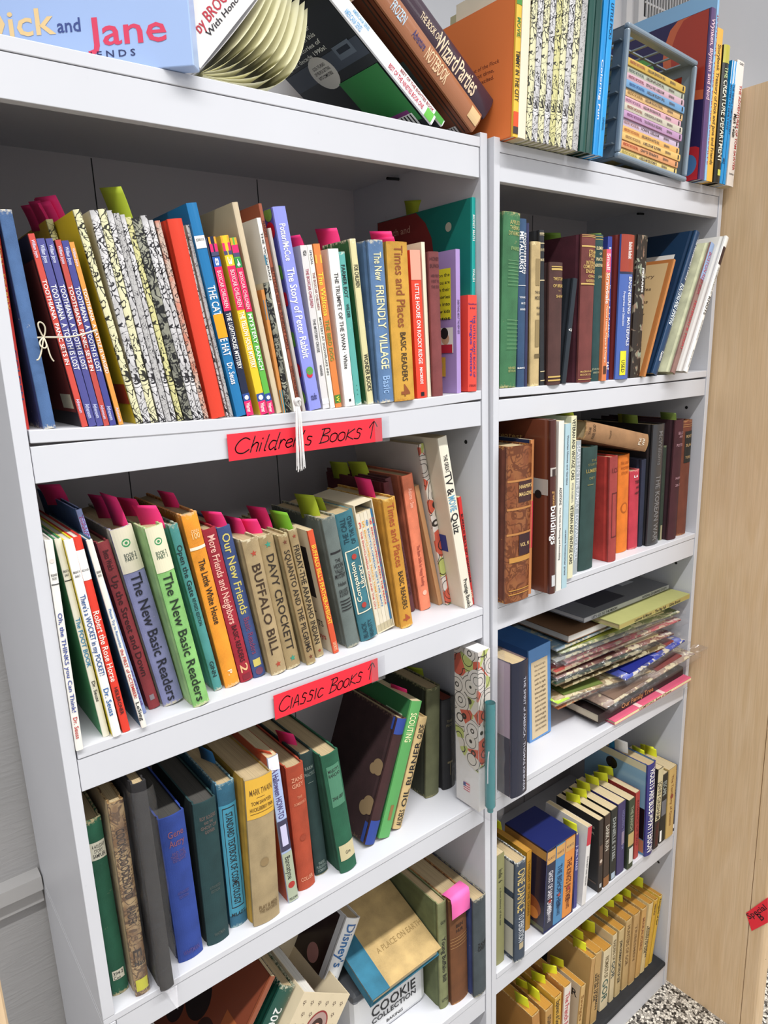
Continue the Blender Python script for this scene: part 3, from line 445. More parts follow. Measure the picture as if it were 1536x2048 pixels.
('L', 0.594, 0.0, 1.4871, 0.0171, 0.1332, 0.0826, -0.0157, 'pb', 'e84a3c', None, None, None, 'gloss', 'short thick red paperback at the right end of the upper shelf', None, [('h', 'Rosenbloom', 0.05, 0.95, 0.1214, 0.0032, '3a2a60'), ('h', '& Artell', 0.2, 0.8, 0.1159, 0.0032, '3a2a60'), ('d', 'THE LITTLE GIANT BOOK OF', 0.1064, 0.0198, 0.7, 0.25, '3a3a7a'), ('d', 'Tongue Twisters', 0.101, 0.0219, 0.35, 0.3, '2c3a8c'), ('h', 'STERLING', 0.1, 0.9, 0.0085, 0.0034, '5a1c28')], [], []),
('L', 0.6115, 0.01, 1.487, 0.0067, 0.264, 0.215, -0.0157, 'pb', '12a098', '0f7c70', None, None, '', 'tall teal paperback with maroon circle on its cover at shelf end', None, [('d', 'MONEY MATH', 0.2413, 0.2071, 0.5, 0.6, 'f4f2ee'), ('d', 'WALSH', 0.1698, 0.1522, 0.5, 0.6, 'f4f2ee')], [(0.0051, 0.1278, 'a8b82a', 0.018, -0.3752)], [('c', 0.0, 1, 0, 1, '8c2c28'), ('o', 0.8, 0.16, 0.045, '241c40'), ('T', 'Math and', 0.62, 0.9, 0.06, 0.1, 'd8a088'), ('o', 0.22, 0.12, 0.03, 'c8c8b4')]),
('L', 0.0138, -0.0023, 1.1514, 0.0071, 0.2284, 0.1782, -0.0006, 'pic', 'e9e6de', 'd8d4cc', None, None, '', "white-spined children's book standing against the left panel of the classic shelf", None, [('b', 0.1824, 0.1835, 0, 1, '3a3a3a'), ('o', 0.5, 0.2073, 0.0021, 'd8d0c8'), ('h', 'BEGINNER', 0.1, 0.9, 0.1928, 0.0025, '1c1a1c'), ('h', 'BOOKS', 0.2, 0.8, 0.1892, 0.0025, '1c1a1c'), ('d', 'Oh, the THINKS you Can Think!', 0.1529, 0.044, 0.5, 0.6, '3a4a90'), ('d', 'Dr. Seuss', 0.0383, 0.0141, 0.5, 0.6, 'b83028')], [], []),
('L', 0.0443, 0.0069, 1.1514, 0.0065, 0.2264, 0.1766, 0.0874, 'pic', 'e4e0cc', '3f8c5c', None, None, '', "cream-spined children's book with green cover, second from the left panel", None, [('b', 0.1814, 0.1825, 0, 1, '1c1a1c'), ('h', 'BRIGHT &', 0.1, 0.9, 0.1923, 0.0026, '1c1a1c'), ('h', 'EARLY', 0.2, 0.8, 0.188, 0.0026, '1c1a1c'), ('d', 'The FOOT BOOK', 0.1404, 0.0839, 0.5, 0.7, '1f7ca8'), ('d', 'Dr. Seuss', 0.0674, 0.0433, 0.5, 0.55, '1c1a1c')], [], []),
('L', 0.0527, -0.0006, 1.1514, 0.0085, 0.2256, 0.176, 0.0938, 'pic', 'efece6', 'e0cc2c', None, None, '', "white-spined children's book with yellow cover and blue title", None, [('h', 'BRIGHT &', 0.1, 0.9, 0.1911, 0.0026, '1c1a1c'), ('h', 'EARLY', 0.2, 0.8, 0.1867, 0.0026, '1c1a1c'), ('d', "There's a WOCKET in my POCKET!", 0.1659, 0.0741, 0.5, 0.65, '22508c'), ('d', 'Dr. Seuss', 0.0586, 0.0258, 0.5, 0.65, '2a62a0')], [], []),
('L', 0.0637, 0.0019, 1.1514, 0.0081, 0.2267, 0.1768, 0.1032, 'pic', 'dc3a28', 'c82c24', None, None, '', "red children's book with white upper spine and white title", None, [('b', 0.1797, 0.2126, 0, 1, 'f4f2ee'), ('h', 'BEGINNER', 0.1, 0.9, 0.1908, 0.0026, '1c1a1c'), ('d', 'Robert the Rose Horse', 0.1449, 0.0625, 0.5, 0.75, 'f4dcd0'), ('d', 'HEILBRONER', 0.0552, 0.0219, 0.5, 0.5, '1c1a1c')], [], []),
('L', 0.083, -0.0027, 1.1514, 0.0056, 0.2231, 0.174, 0.1394, 'pic', 'e6e2d8', '1f5070', None, None, '', "white-spined children's book with teal cover right of the red one", None, [('h', 'BEGINNER', 0.1, 0.9, 0.1879, 0.0027, '1c1a1c'), ('h', 'BOOKS', 0.2, 0.8, 0.184, 0.0027, '1c1a1c'), ('d', 'Please Try to Remember', 0.1457, 0.0995, 0.5, 0.5, '2a6aa8'), ('d', 'the FIRST of OCTEMBER!', 0.0983, 0.0377, 0.5, 0.65, 'b8342c'), ('d', 'LeSieg', 0.0326, 0.0095, 0.5, 0.7, '1c1a1c')], [], []),
('L', 0.094, 0.0287, 1.1514, 0.0055, 0.2509, 0.1756, 0.1619, 'hc', '8c9ac8', '2c4a78', None, None, '', "tall blue-grey hardcover with purple letters behind the white children's books", None, [('d', 'WILLIAM', 0.2448, 0.2137, 0.75, 0.4, '7a3a80'), ('d', 'DONALDSON', 0.2426, 0.2108, 0.3, 0.4, '9a3050'), ('d', 'QUESTIONS', 0.0578, 0.0113, 0.5, 0.6, '6a4a90')], [(0.0014, 0.0845, 'f0307a', 0.02, -0.6909)], []),
('L', 0.1044, 0.0333, 1.1514, 0.013, 0.2099, 0.1469, 0.1625, 'hc', '8c3438', None, None, None, '', 'dark red reader with black handwritten-style title', None, [('d', 'Betts Welch', 0.2004, 0.1767, 0.5, 0.5, '3a1014'), ('d', 'Up the Street and Down', 0.1695, 0.0439, 0.5, 0.55, '3a1014'), ('b', 0.0115, 0.0183, 0.3, 0.7, '8a7c80')], [(0.0098, 0.1142, 'f0307a', 0.026, -0.4691)], []),
('L', 0.12, 0.0288, 1.1514, 0.0239, 0.2226, 0.1558, 0.1614, 'hc', '8486ac', 'a8a494', None, 'c8c0a8', '', 'wide lavender reader with cream top and green seal', None, [('b', 0.1706, 0.2311, 0, 1, 'd8d0b8'), ('o', 0.5, 0.2048, 0.0048, '3a8c58'), ('o', 0.5, 0.2048, 0.0031, 'd8d0b8'), ('o', 0.5, 0.2048, 0.0017, '3a8c58'), ('h', 'BOOK 2', 0.25, 0.8, 0.1911, 0.0045, '3a4a44'), ('h', 'PART 2', 0.25, 0.8, 0.1863, 0.0046, '3a4a44'), ('d', 'The New Basic Readers', 0.1682, 0.0058, 0.5, 0.5, '20202c')], [(0.0179, 0.0663, 'f0307a', 0.028, -0.4691), (0.0165, 0.014, 'f0307a', 0.036, -0.2844)], []),
('L', 0.1458, 0.0024, 1.1514, 0.0197, 0.2237, 0.1566, 0.1474, 'hc', '84bc6c', '9cc080', None, 'c8c8a0', '', 'wide pale green reader with cream top and green seal', None, [('b', 0.1708, 0.2307, 0, 1, 'dcd6b8'), ('o', 0.5, 0.2064, 0.0043, '3a8c58'), ('o', 0.5, 0.2064, 0.0028, 'dcd6b8'), ('o', 0.5, 0.2064, 0.0016, '3a8c58'), ('h', 'BOOK 2', 0.2, 0.8, 0.1935, 0.0045, '3a5a44'), ('h', 'PART 1', 0.2, 0.8, 0.1887, 0.0045, '3a5a44'), ('d', 'The New Basic Readers', 0.1684, 0.007, 0.5, 0.55, '1c2c1c')], [(0.0148, 0.0762, 'f0307a', 0.022, -0.4736), (0.0148, 0.0181, 'f0307a', 0.022, -0.6856)], []),
('L', 0.1817, 0.0247, 1.1514, 0.0105, 0.2172, 0.152, 0.1591, 'hc', '4a908c', None, None, 'b8b4a0', '', 'narrow teal reader with black title between pale green and orange', None, [('d', 'Open the Gate', 0.1921, 0.1274, 0.5, 0.6, '16282a'), ('d', 'REVISED EDITION', 0.1248, 0.0892, 0.5, 0.4, '16282a'), ('d', 'GINN', 0.0402, 0.0192, 0.5, 0.5, '16282a')], [], []),
('L', 0.1958, 0.0225, 1.1514, 0.0188, 0.2263, 0.1584, 0.1501, 'hc', 'e89428', 'c07828', None, 'e0b080', '', 'orange reader with thin white band across upper spine', None, [('h', 'GINN', 0.3, 0.8, 0.2049, 0.0041, 'f4c88c'), ('h', '100', 0.3, 0.8, 0.1993, 0.0071, 'f4c88c'), ('b', 0.1825, 0.1862, 0, 1, 'f0e0c8'), ('d', 'The Little White House', 0.1699, 0.0863, 0.5, 0.45, '241810'), ('d', 'P.', 0.0229, 0.0158, 0.5, 0.3, 'f4e0c0')], [(0.0128, 0.0587, 'f0307a', 0.02, -0.314)], []),
('L', 0.2166, 0.0234, 1.1514, 0.0168, 0.2042, 0.1429, 0.1537, 'hc', '9c2030', None, None, None, '', 'crimson reader with pale pink title between orange and blue readers', None, [('d', 'More Friends and Neighbors', 0.1962, 0.0805, 0.5, 0.55, 'e8b0a0'), ('d', 'BASIC READERS', 0.0778, 0.0274, 0.5, 0.4, '3a0c14'), ('d', '2', 0.0245, 0.013, 0.5, 0.6, 'e0b080'), ('b', 0.0029, 0.0102, 0.2, 0.8, '7a1626')], [], []),
('L', 0.2348, 0.0236, 1.1514, 0.017, 0.2032, 0.1422, 0.155, 'hc', '3a4c7c', None, None, None, '', 'blue reader with mustard-yellow title right of the crimson one', None, [('d', 'Our New Friends', 0.1951, 0.089, 0.5, 0.6, 'c8b860'), ('d', 'Basic Readers', 0.0835, 0.0327, 0.5, 0.45, '7a3a5c'), ('d', '1', 0.0255, 0.0154, 0.5, 0.6, 'c8b860'), ('o', 0.5, 0.0081, 0.0051, '6a3a54')], [(0.0075, 0.014, 'f0307a', 0.02, -0.5202)], []),
('L', 0.2553, 0.0142, 1.1514, 0.0213, 0.1841, 0.1289, 0.1419, 'hc', 'a8926c', None, None, 'd4c8a8', '', 'thickest tan cloth book with rust stars, leftmost of the starred row', None, [('S', 0.5, 0.1654, 0.0043, 'a8402c'), ('d', 'BUFFALO BILL', 0.1509, 0.0282, 0.5, 0.55, '3a2818'), ('S', 0.5, 0.0137, 0.0043, 'a8402c')], [(0.0159, 0.0405, 'f0307a', 0.022, -0.3038)], []),
('L', 0.2785, 0.0164, 1.1514, 0.0204, 0.1844, 0.1291, 0.1456, 'hc', 'a08a62', None, None, 'c8bc98', '', 'tan cloth book with teal stars and black slab lettering', None, [('S', 0.5, 0.1722, 0.0045, '3a8c74'), ('d', 'DAVY CROCKETT', 0.1589, 0.026, 0.5, 0.52, '2c2218'), ('S', 0.5, 0.0143, 0.0045, '3a8c74')], [(0.0066, 0.0279, 'f0307a', 0.02, -0.696)], []),
('L', 0.3054, 0.0097, 1.1514, 0.0132, 0.1826, 0.1278, 0.1613, 'hc', '9c845c', 'a8946a', None, 'c0b48c', '', 'tan cloth book about pilgrims with small brown stars', None, [('S', 0.5, 0.1728, 0.0033, '6a3a24'), ('d', 'SQUANTO AND THE PILGRIMS', 0.162, 0.0185, 0.5, 0.6, '2c2218'), ('S', 0.5, 0.011, 0.0033, '6a3a24')], [(0.0089, 0.0535, 'f0307a', 0.03, -0.4736)], []),
('L', 0.3268, 0.0213, 1.1514, 0.012, 0.1836, 0.1285, 0.1625, 'hc', 'a48e66', None, None, 'c0b48c', '', 'narrow tan cloth book with rust stars left of the red-spined paperback', None, [('S', 0.5, 0.1746, 0.003, '8c3a28'), ('d', 'FRIDAY-THE ARAPAHO INDIAN', 0.1622, 0.02, 0.5, 0.65, '2c2218'), ('S', 0.5, 0.0093, 0.003, '8c3a28')], [(0.003, 0.014, '7ab82c', 0.026, -0.3563), (0.0047, 0.0243, '4c8c30', 0.02, -0.6539)], []),
('L', 0.3514, 0.0159, 1.1514, 0.0082, 0.1792, 0.1111, 0.1638, 'pb', 'd0502c', 'd8c8ac', None, None, '', 'orange-red paperback with yellow title and cream pictorial cover, classic shelf middle', None, [('d', "BUFFALO BILL'S FEATHER-WEIGHT", 0.1589, 0.0441, 0.5, 0.75, 'f0c83c'), ('d', 'LIVE BOYS', 0.0166, 0.0042, 0.5, 0.6, 'e8c8a0')], [], [('r', 0.0, 1, 0.0, 1, 'd8c8ac'), ('r', 0.12, 0.9, 0.14, 0.55, '241c1c'), ('o', 0.4, 0.35, 0.06, 'b07850'), ('T', 'BILL', 0.2, 0.8, 0.62, 0.68, '1c1a1c'), ('T', 'WILD SHOTS', 0.1, 0.8, 0.74, 0.79, '1c1a1c'), ('T', 'Live Boys', 0.1, 0.6, 0.85, 0.9, 'b83028')]),
('L', 0.3753, 0.0183, 1.1514, 0.0206, 0.1903, 0.1332, 0.1567, 'hc', '66706c', '5c6460', None, 'a8a490', '', 'grey mottled cloth mystery book with black printed bands', None, [('b', 0.1393, 0.1421, 0.1, 0.9, '1c1a1c'), ('h', 'THE', 0.3, 0.7, 0.1291, 0.0055, '1c1a1c'), ('h', 'HIDDEN', 0.15, 0.85, 0.1219, 0.0062, '1c1a1c'), ('h', 'VALLEY', 0.15, 0.85, 0.1146, 0.0063, '1c1a1c'), ('h', 'MYSTERY', 0.1, 0.9, 0.1072, 0.0063, '1c1a1c'), ('h', 'Helen', 0.2, 0.8, 0.0954, 0.0056, '1c1a1c'), ('h', 'GROSSET', 0.15, 0.85, 0.085, 0.005, '1c1a1c'), ('h', '& DUNLAP', 0.15, 0.85, 0.0797, 0.005, '1c1a1c'), ('b', 0.07, 0.0715, 0.1, 0.9, '1c1a1c'), ('b', 0.0654, 0.067, 0.1, 0.9, '1c1a1c'), ('b', 0.0609, 0.0624, 0.1, 0.9, '1c1a1c'), ('b', 0.0563, 0.0579, 0.1, 0.9, '1c1a1c')], [(0.0052, 0.0347, 'a8b82a', 0.03, -0.5127)], []),
('L', 0.4027, 0.0231, 1.1514, 0.0284, 0.1914, 0.134, 0.1763, 'hc', '38707c', 'd8d0b8', None, None, '', 'teal book with cream-framed title panel reading upside down', None, [('u', 'THE CALL', 0.1841, 0.1478, 0.28, 0.28, '143440'), ('u', 'OF THE WILD', 0.1841, 0.1448, 0.66, 0.28, '143440'), ('b', 0.136, 0.1374, 0.1, 0.9, 'e9dfc4'), ('b', 0.0426, 0.136, 0.08, 0.14, 'e9dfc4'), ('b', 0.0426, 0.136, 0.86, 0.92, 'e9dfc4'), ('b', 0.0426, 0.0442, 0.1, 0.9, 'e9dfc4'), ('u', 'Companion', 0.1196, 0.0599, 0.32, 0.26, 'e9dfc4'), ('u', 'Library', 0.112, 0.0785, 0.68, 0.26, 'e9dfc4'), ('o', 0.5, 0.127, 0.004, 'a83a30'), ('o', 0.5, 0.0536, 0.004, 'a83a30'), ('u', 'BLACK', 0.0284, 0.0043, 0.25, 0.25, '143440'), ('u', 'BEAUTY', 0.03, 0.0027, 0.6, 0.25, '143440')], [(0.0071, 0.0507, 'a8b82a', 0.02, -0.3231)], []),
('L', 0.4738, 0.0211, 1.1514, 0.0217, 0.198, 0.1386, 0.1301, 'hc', 'c48c30', None, None, 'dcb868', '', 'mustard reader with rust title on the classic shelf', None, [('d', 'Times and Places', 0.1911, 0.0961, 0.5, 0.55, 'a04a24'), ('d', 'BASIC READERS', 0.0883, 0.0296, 0.5, 0.4, '3a2a18'), ('d', '4', 0.0215, 0.0101, 0.5, 0.6, 'a04a24')], [(0.0054, 0.0425, 'f0307a', 0.028, -0.2799)], []),
('L', 0.4961, 0.0547, 1.1514, 0.0098, 0.2136, 0.1495, 0.091, 'hc', '5a2228', None, None, None, '', 'maroon hardcover in clear wrap standing behind the boxed set', None, [], [(0.0025, 0.1091, 'a8b82a', 0.022, -0.5448)], []),
('L', 0.5257, 0.0635, 1.1514, 0.0105, 0.2196, 0.1537, 0.1788, 'hc', '5c3034', None, None, None, '', 'narrow dark maroon cloth hardcover behind the mustard reader', None, [('d', 'THE FURTHER ADVENTURES OF', 0.193, 0.0282, 0.5, 0.6, '3a1c20')], [(0.0026, 0.0636, 'a8b82a', 0.022, -0.5448)], []),
('L', 0.5423, 0.0566, 1.1514, 0.0204, 0.2192, 0.1534, 0.1386, 'hc', 'e88462', 'c06c50', None, None, '', 'salmon-pink tall hardcover on the classic shelf', None, [('d', 'Adams · See', 0.1985, 0.1679, 0.5, 0.35, 'f4b8a0'), ('d', 'The Basic Skills for Happy Reading', 0.1074, 0.0406, 0.5, 0.3, 'a04a3c'), ('o', 0.5, 0.0286, 0.0041, 'f4b8a0')], [], []),
('L', 0.5789, 0.0552, 1.1514, 0.008, 0.2033, 0.1261, 0.2166, 'pb', 'b8885c', 'c09468', None, None, '', 'plain tan cardboard-covered booklet right of the salmon book', None, [], [], []),
('L', 0.5875, 0.047, 1.1514, 0.0104, 0.2663, 0.1651, 0.19, 'pb', 'e0dcd4', 'c8c0b8', 'swirl', None, '', 'colouring book with swirl drawings in a clear sleeve, classic shelf', None, [], [], []),
('L', 0.5984, 0.0158, 1.1514, 0.0173, 0.2765, 0.1715, 0.1847, 'pb', 'e4ddca', 'd4cab4', None, None, '', 'tall cream quiz paperback with black and blue title', None, [('d', 'THE GREAT', 0.2494, 0.2225, 0.5, 0.45, '1c1a1c'), ('d', 'TV &', 0.2225, 0.1872, 0.5, 0.8, '1c1a1c'), ('d', 'MOVIE', 0.1856, 0.1617, 0.5, 0.8, '5a9ab8'), ('d', 'Quiz', 0.1585, 0.1259, 0.5, 0.8, '1c1a1c'), ('d', 'Prestige Books', 0.0483, 0.001, 0.5, 0.45, '1c1a1c')], [], [('r', 0.1, 0.8, 0.56, 0.66, '2a3a80'), ('o', 0.4, 0.68, 0.06, '8c6a5c'), ('o', 0.35, 0.78, 0.08, '2c3470'), ('T', 'ever!', 0.4, 0.9, 0.06, 0.09, '1c1a1c'), ('T', 'know.', 0.4, 0.9, 0.12, 0.15, '1c1a1c')]),
('L', 0.6164, 0.0197, 1.1514, 0.0059, 0.18, 0.1116, 0.1456, 'pb', 'c82c28', 'd8c8a4', None, None, 'gloss', 'thin red paperback at the right end of the classic shelf', None, [('d', "BUFFALO BILL'S SPY SHADOWER", 0.1531, 0.0379, 0.5, 0.7, '1c1a1c'), ('d', 'LIVE', 0.0257, 0.0118, 0.5, 0.5, 'f0c8a0')], [], []),
('L', 0.019, 0.0255, 0.8117, 0.0189, 0.2383, 0.1668, 0.0162, 'hc', '1f5840', None, None, 'b8a880', '', 'green cloth hardcover with white paper labels at the far left', None, [('b', 0.1871, 0.2095, 0.1, 0.98, 'd0ccb8'), ('h', 'A HOLIDAY', 0.2, 0.95, 0.2042, 0.005, '1c1a1c'), ('h', 'STORY', 0.3, 0.8, 0.1983, 0.005, '1c1a1c'), ('h', 'SAMPLER', 0.2, 0.9, 0.1924, 0.005, '1c1a1c'), ('b', 0.0218, 0.0348, 0.15, 0.85, 'd0ccb8'), ('h', '394.2', 0.2, 0.8, 0.0305, 0.0048, '1c1a1c'), ('h', 'Con', 0.2, 0.6, 0.0247, 0.0048, '1c1a1c')], [], []),
('L', 0.0401, 0.0069, 0.8117, 0.0169, 0.2599, 0.1819, 0.0049, 'hc', '8c6c44', 'a89068', 'worn', None, '', 'worn brown picture book with yellow label in a clear bag', None, [('d', 'COCK-A-DOODLE-DOO', 0.2259, 0.1348, 0.5, 0.6, '2a1a10'), ('d', 'HADER', 0.1225, 0.0992, 0.5, 0.6, '2a1a10'), ('d', 'E', 0.0643, 0.053, 0.5, 0.6, '2a1a10'), ('h', 'Had', 0.2, 0.9, 0.0459, 0.0081, '1c1a1c'), ('b', 0.0071, 0.023, 0.1, 0.9, 'c8c428')], [], []),
('L', 0.0657, -0.0058, 0.8117, 0.0162, 0.2793, 0.1955, 0.0106, 'hc', '1e1c1e', '1c1a1c', None, None, '', 'black book wrapped in wrinkled clear plastic bag', None, [], [], []),
('L', 0.0982, 0.0192, 0.8117, 0.0321, 0.2061, 0.1443, 0.0215, 'hc', '27408c', '16224c', None, None, 'pagedark', 'royal blue cloth hardcover with faded red lettering', None, [('h', 'Gene', 0.25, 0.85, 0.1819, 0.0093, '7a4a60'), ('h', 'Autry', 0.25, 0.85, 0.1694, 0.0093, '7a4a60'), ('h', 'AND THE', 0.3, 0.8, 0.1553, 0.0047, '5c4878'), ('h', 'THIEF RIVER', 0.25, 0.85, 0.1503, 0.0047, '5c4878'), ('h', 'OUTLAWS', 0.3, 0.8, 0.1454, 0.0047, '5c4878'), ('h', 'AUTHORIZED', 0.3, 0.75, 0.0993, 0.0042, '4c4680'), ('h', 'EDITION', 0.35, 0.7, 0.0934, 0.0042, '4c4680'), ('h', 'WHITMAN', 0.2, 0.85, 0.0127, 0.0073, '4c4080')], [], []),
('L', 0.1372, 0.0199, 0.8118, 0.0296, 0.2052, 0.1437, -0.0015, 'hc', '1a3a3c', '10201f', None, None, 'pagedark', 'dark green cloth hardcover with faint rose lettering beside the royal blue one', None, [('h', 'ROY ROGERS', 0.2, 0.9, 0.1836, 0.0054, '6a5a54'), ('h', 'AND THE', 0.35, 0.75, 0.1765, 0.004, '6a5a54'), ('h', 'GHOST OF', 0.2, 0.9, 0.1701, 0.0047, '6a5a54'), ('h', 'GOWER', 0.35, 0.8, 0.1637, 0.0047, '6a5a54'), ('h', 'AUTHORIZED', 0.3, 0.8, 0.0838, 0.0042, '4a5450'), ('h', 'EDITION', 0.35, 0.75, 0.0779, 0.0042, '4a5450'), ('h', 'WHITMAN', 0.3, 0.8, 0.0145, 0.0051, '4a5450')], [], []),
('L', 0.173, 0.0274, 0.8117, 0.024, 0.2126, 0.1488, 0.0026, 'hc', '2c6078', None, None, '8aa0a0', '', 'blue-grey textbook with outlined vertical black title', None, [('b', 0.0186, 0.1827, 0, 1, '3f8ba4'), ('b', 0.1769, 0.1784, 0.15, 0.85, '1c1a1c'), ('b', 0.0296, 0.0311, 0.15, 0.85, '1c1a1c'), ('b', 0.0303, 0.1777, 0.14, 0.17, '1c1a1c'), ('b', 0.0303, 0.1777, 0.83, 0.86, '1c1a1c'), ('d', 'STANDARD TEXTBOOK OF COSMETOLOGY', 0.1711, 0.0342, 0.5, 0.4, '1c1a1c'), ('h', 'MILADY', 0.1, 0.9, 0.0202, 0.0052, '1c1a1c')], [(0.018, 0.0628, '2a6a9c', 0.02, -0.314)], []),
('L', 0.1974, 0.0086, 0.8127, 0.0383, 0.2142, 0.1499, -0.0243, 'hc', 'a08c68', 'b08a30', None, None, '', 'thick tan hardcover with yellow upper spine on the third shelf', None, [('b', 0.1581, 0.2296, 0, 1, 'd8a838'), ('h', 'MARK TWAIN', 0.12, 0.95, 0.1956, 0.0088, '5a3c14'), ('b', 0.1862, 0.187, 0.35, 0.65, '5a3c14'), ('h', 'TOM SAWYER', 0.15, 0.9, 0.1798, 0.0055, '5a3c14'), ('h', 'HUCKLEBERRY FINN', 0.1, 0.95, 0.1711, 0.0055, '5a3c14'), ('b', 0.1646, 0.1653, 0.1, 0.95, '5a3c14'), ('h', 'PLAY & MEN', 0.2, 0.9, 0.0262, 0.0059, '6a5434'), ('h', 'THE FAVORITE', 0.2, 0.9, 0.0201, 0.0051, '6a5434'), ('o', 0.5, 0.0916, 0.0061, '8a7450')], [], []),
('L', 0.2541, 0.015, 0.8117, 0.015, 0.2285, 0.1417, 0.0622, 'pb', 'a8b8dc', 'b04c2c', None, None, '', 'narrow pale blue and green halloween craft paperback', None, [('b', 0.2068, 0.2382, 0, 1, 'e4e4ec'), ('d', 'A Halloween HOW-TO', 0.2098, 0.1345, 0.5, 0.6, '483870'), ('b', 0.0835, 0.1313, 0, 1, '3c3850'), ('b', 0.0915, 0.1234, 0.2, 0.8, 'c8c4e0'), ('b', 0.0009, 0.0802, 0, 1, 'a4ac94'), ('d', 'Bannatyne', 0.0738, 0.0377, 0.5, 0.55, '1c1a1c'), ('o', 0.5, 0.0277, 0.0052, 'a83028'), ('h', 'PELICAN', 0.1, 0.9, 0.006, 0.004, '1c1a1c')], [(0.0037, 0.0174, 'c84a2a', 0.006, -0.4736)], []),
('L', 0.2763, 0.0251, 0.8117, 0.0267, 0.1959, 0.1371, 0.0322, 'hc', 'a84428', '8a3820', None, None, '', 'rust-red cloth hardcover with faint stamped oval on its spine', None, [('h', 'ZANE', 0.2, 0.85, 0.1758, 0.0066, 'd89878'), ('h', 'GREY', 0.2, 0.85, 0.1665, 0.0067, 'd89878'), ('h', 'THE', 0.4, 0.7, 0.1477, 0.0045, 'd08868'), ('h', 'SOMBRERO', 0.2, 0.9, 0.1382, 0.0045, 'd08868'), ('h', 'COLLIER', 0.15, 0.85, 0.0179, 0.0064, 'd89878'), ('o', 0.5, 0.0839, 0.0048, '963c24')], [], []),
('L', 0.3108, 0.0349, 0.8117, 0.0207, 0.2001, 0.1401, 0.064, 'hc', '1f3836', '20302c', None, None, '', 'slim black-green hardcover with pale lettering at top and foot', None, [('h', 'FARM', 0.2, 0.8, 0.1767, 0.0053, '7a8880'), ('h', 'PRACTICE', 0.1, 0.9, 0.1671, 0.0054, '7a8880'), ('b', 0.1533, 0.1541, 0.3, 0.7, '7a8880'), ('h', 'WEBB', 0.25, 0.75, 0.0197, 0.005, '7a8880'), ('h', 'PUBLISHING', 0.1, 0.9, 0.0136, 0.005, '7a8880'), ('h', 'COMPANY', 0.15, 0.85, 0.0075, 0.005, '7a8880'), ('b', 0.0005, 0.0013, 0, 1, 'a89a6c')], [(0.0052, 0.0399, 'f0307a', 0.02, -0.5202)], []),
('L', 0.3408, 0.0146, 0.8117, 0.0281, 0.1987, 0.1391, 0.1097, 'hc', '1f5a40', '184834', None, None, '', 'green hardcover with peeling label and cream tag reading Gre', None, [('b', 0.1135, 0.1803, 0.15, 0.9, '4a8064'), ('h', "MAJESTY'S", 0.2, 0.85, 0.1721, 0.0055, '1c1a1c'), ('h', 'RANCHO', 0.2, 0.85, 0.1647, 0.0055, '1c1a1c'), ('h', 'ZANE GREY', 0.2, 0.85, 0.1271, 0.0056, '1c1a1c'), ('b', 0.0209, 0.0476, 0.1, 0.98, 'c8bc94'), ('h', 'Gre', 0.4, 0.7, 0.0334, 0.0059, '1c1a1c')], [], []),
('L', 0.3981, 0.0339, 0.82, 0.0188, 0.1978, 0.1385, -0.3733, 'hc', '3a1c1c', '30181a', None, '6a5040', '', 'leaning worn brown book with blue cloth tape at spine ends', None, [('b', 0.1727, 0.2027, 0, 1, '27408c'), ('b', -0.0096, 0.0375, 0, 1, '27408c')], [], [('o', 0.1, 0.42, 0.09, '8c7454'), ('o', 0.17, 0.45, 0.06, '8c7454'), ('o', 0.09, 0.72, 0.1, '8c7454'), ('o', 0.16, 0.76, 0.08, '8c7454'), ('r', 0, 0.08, 0.84, 1, '27408c'), ('r', 0, 0.06, 0, 0.1, '27408c')]),
('L', 0.4232, 0.0315, 0.8189, 0.0211, 0.2178, 0.135, -0.3498, 'pb', '58a058', '2c6a3c', None, None, '', 'bright green leaning booklet lettered SCOUTING', None, [('d', 'SCOUTING', 0.1988, 0.1526, 0.5, 0.6, 'e8e4b0'), ('b', 0.0284, 0.0523, 0.4, 0.7, '8a6a3c')], [(0.0158, 0.0493, 'f0307a', 0.006, -0.4818)], [('r', 0.1, 0.4, 0.12, 0.2, 'a8c0a0')]),
('L', 0.4544, 0.0366, 0.8177, 0.0179, 0.1808, 0.1265, -0.3428, 'hc', 'c8ac78', None, None, None, '', 'tan leaning book lettered OIL BURNER GUIDE', None, [('u', 'AUDELS', 0.0312, 0.0051, 0.5, 0.62, '1c1a1c'), ('u', 'OIL BURNER', 0.1417, 0.036, 0.5, 0.62, '1c1a1c'), ('u', 'GUIDE', 0.1693, 0.1465, 0.5, 0.62, '1c1a1c')], [], []),
('L', 0.5485, 0.0656, 0.813, 0.0294, 0.1967, 0.1377, -0.0436, 'hc', '5a5c40', '2c3022', None, '8a8660', '', 'plain olive green hardcover with worn spine', None, [], [], []),
('L', 0.5865, 0.0637, 0.8119, 0.0282, 0.1671, 0.117, -0.0058, 'hc', '1c1c1e', '141416', None, None, 'redtop', 'small black hardcover stamped with a hammer at its foot', None, [('h', 'THE', 0.3, 0.7, 0.1272, 0.0044, '6a6048'), ('h', 'PILOT', 0.25, 0.75, 0.1198, 0.0044, '6a6048'), ('b', 0.0254, 0.0522, 0.48, 0.53, '6a6048'), ('b', 0.0484, 0.0522, 0.3, 0.7, '6a6048')], [(0.0212, 0.0897, 'a8b82a', 0.025, -0.696)], []),
('L', 0.5319, 0.0216, 0.4279, 0.0191, 0.2147, 0.1503, 0.0046, 'hc', '7c8058', '5c6440', None, None, '', 'olive green hardcover with black vertical title, bottom shelf', None, [('h', 'GOV', 0.2, 0.8, 0.177, 0.0057, '1c1a1c'), ('d', 'Young Buffalo Bill', 0.1467, 0.0558, 0.5, 0.45, '1c1a1c'), ('h', 'LITTLE', 0.15, 0.85, 0.0177, 0.0061, '1c1a1c')], [], []),
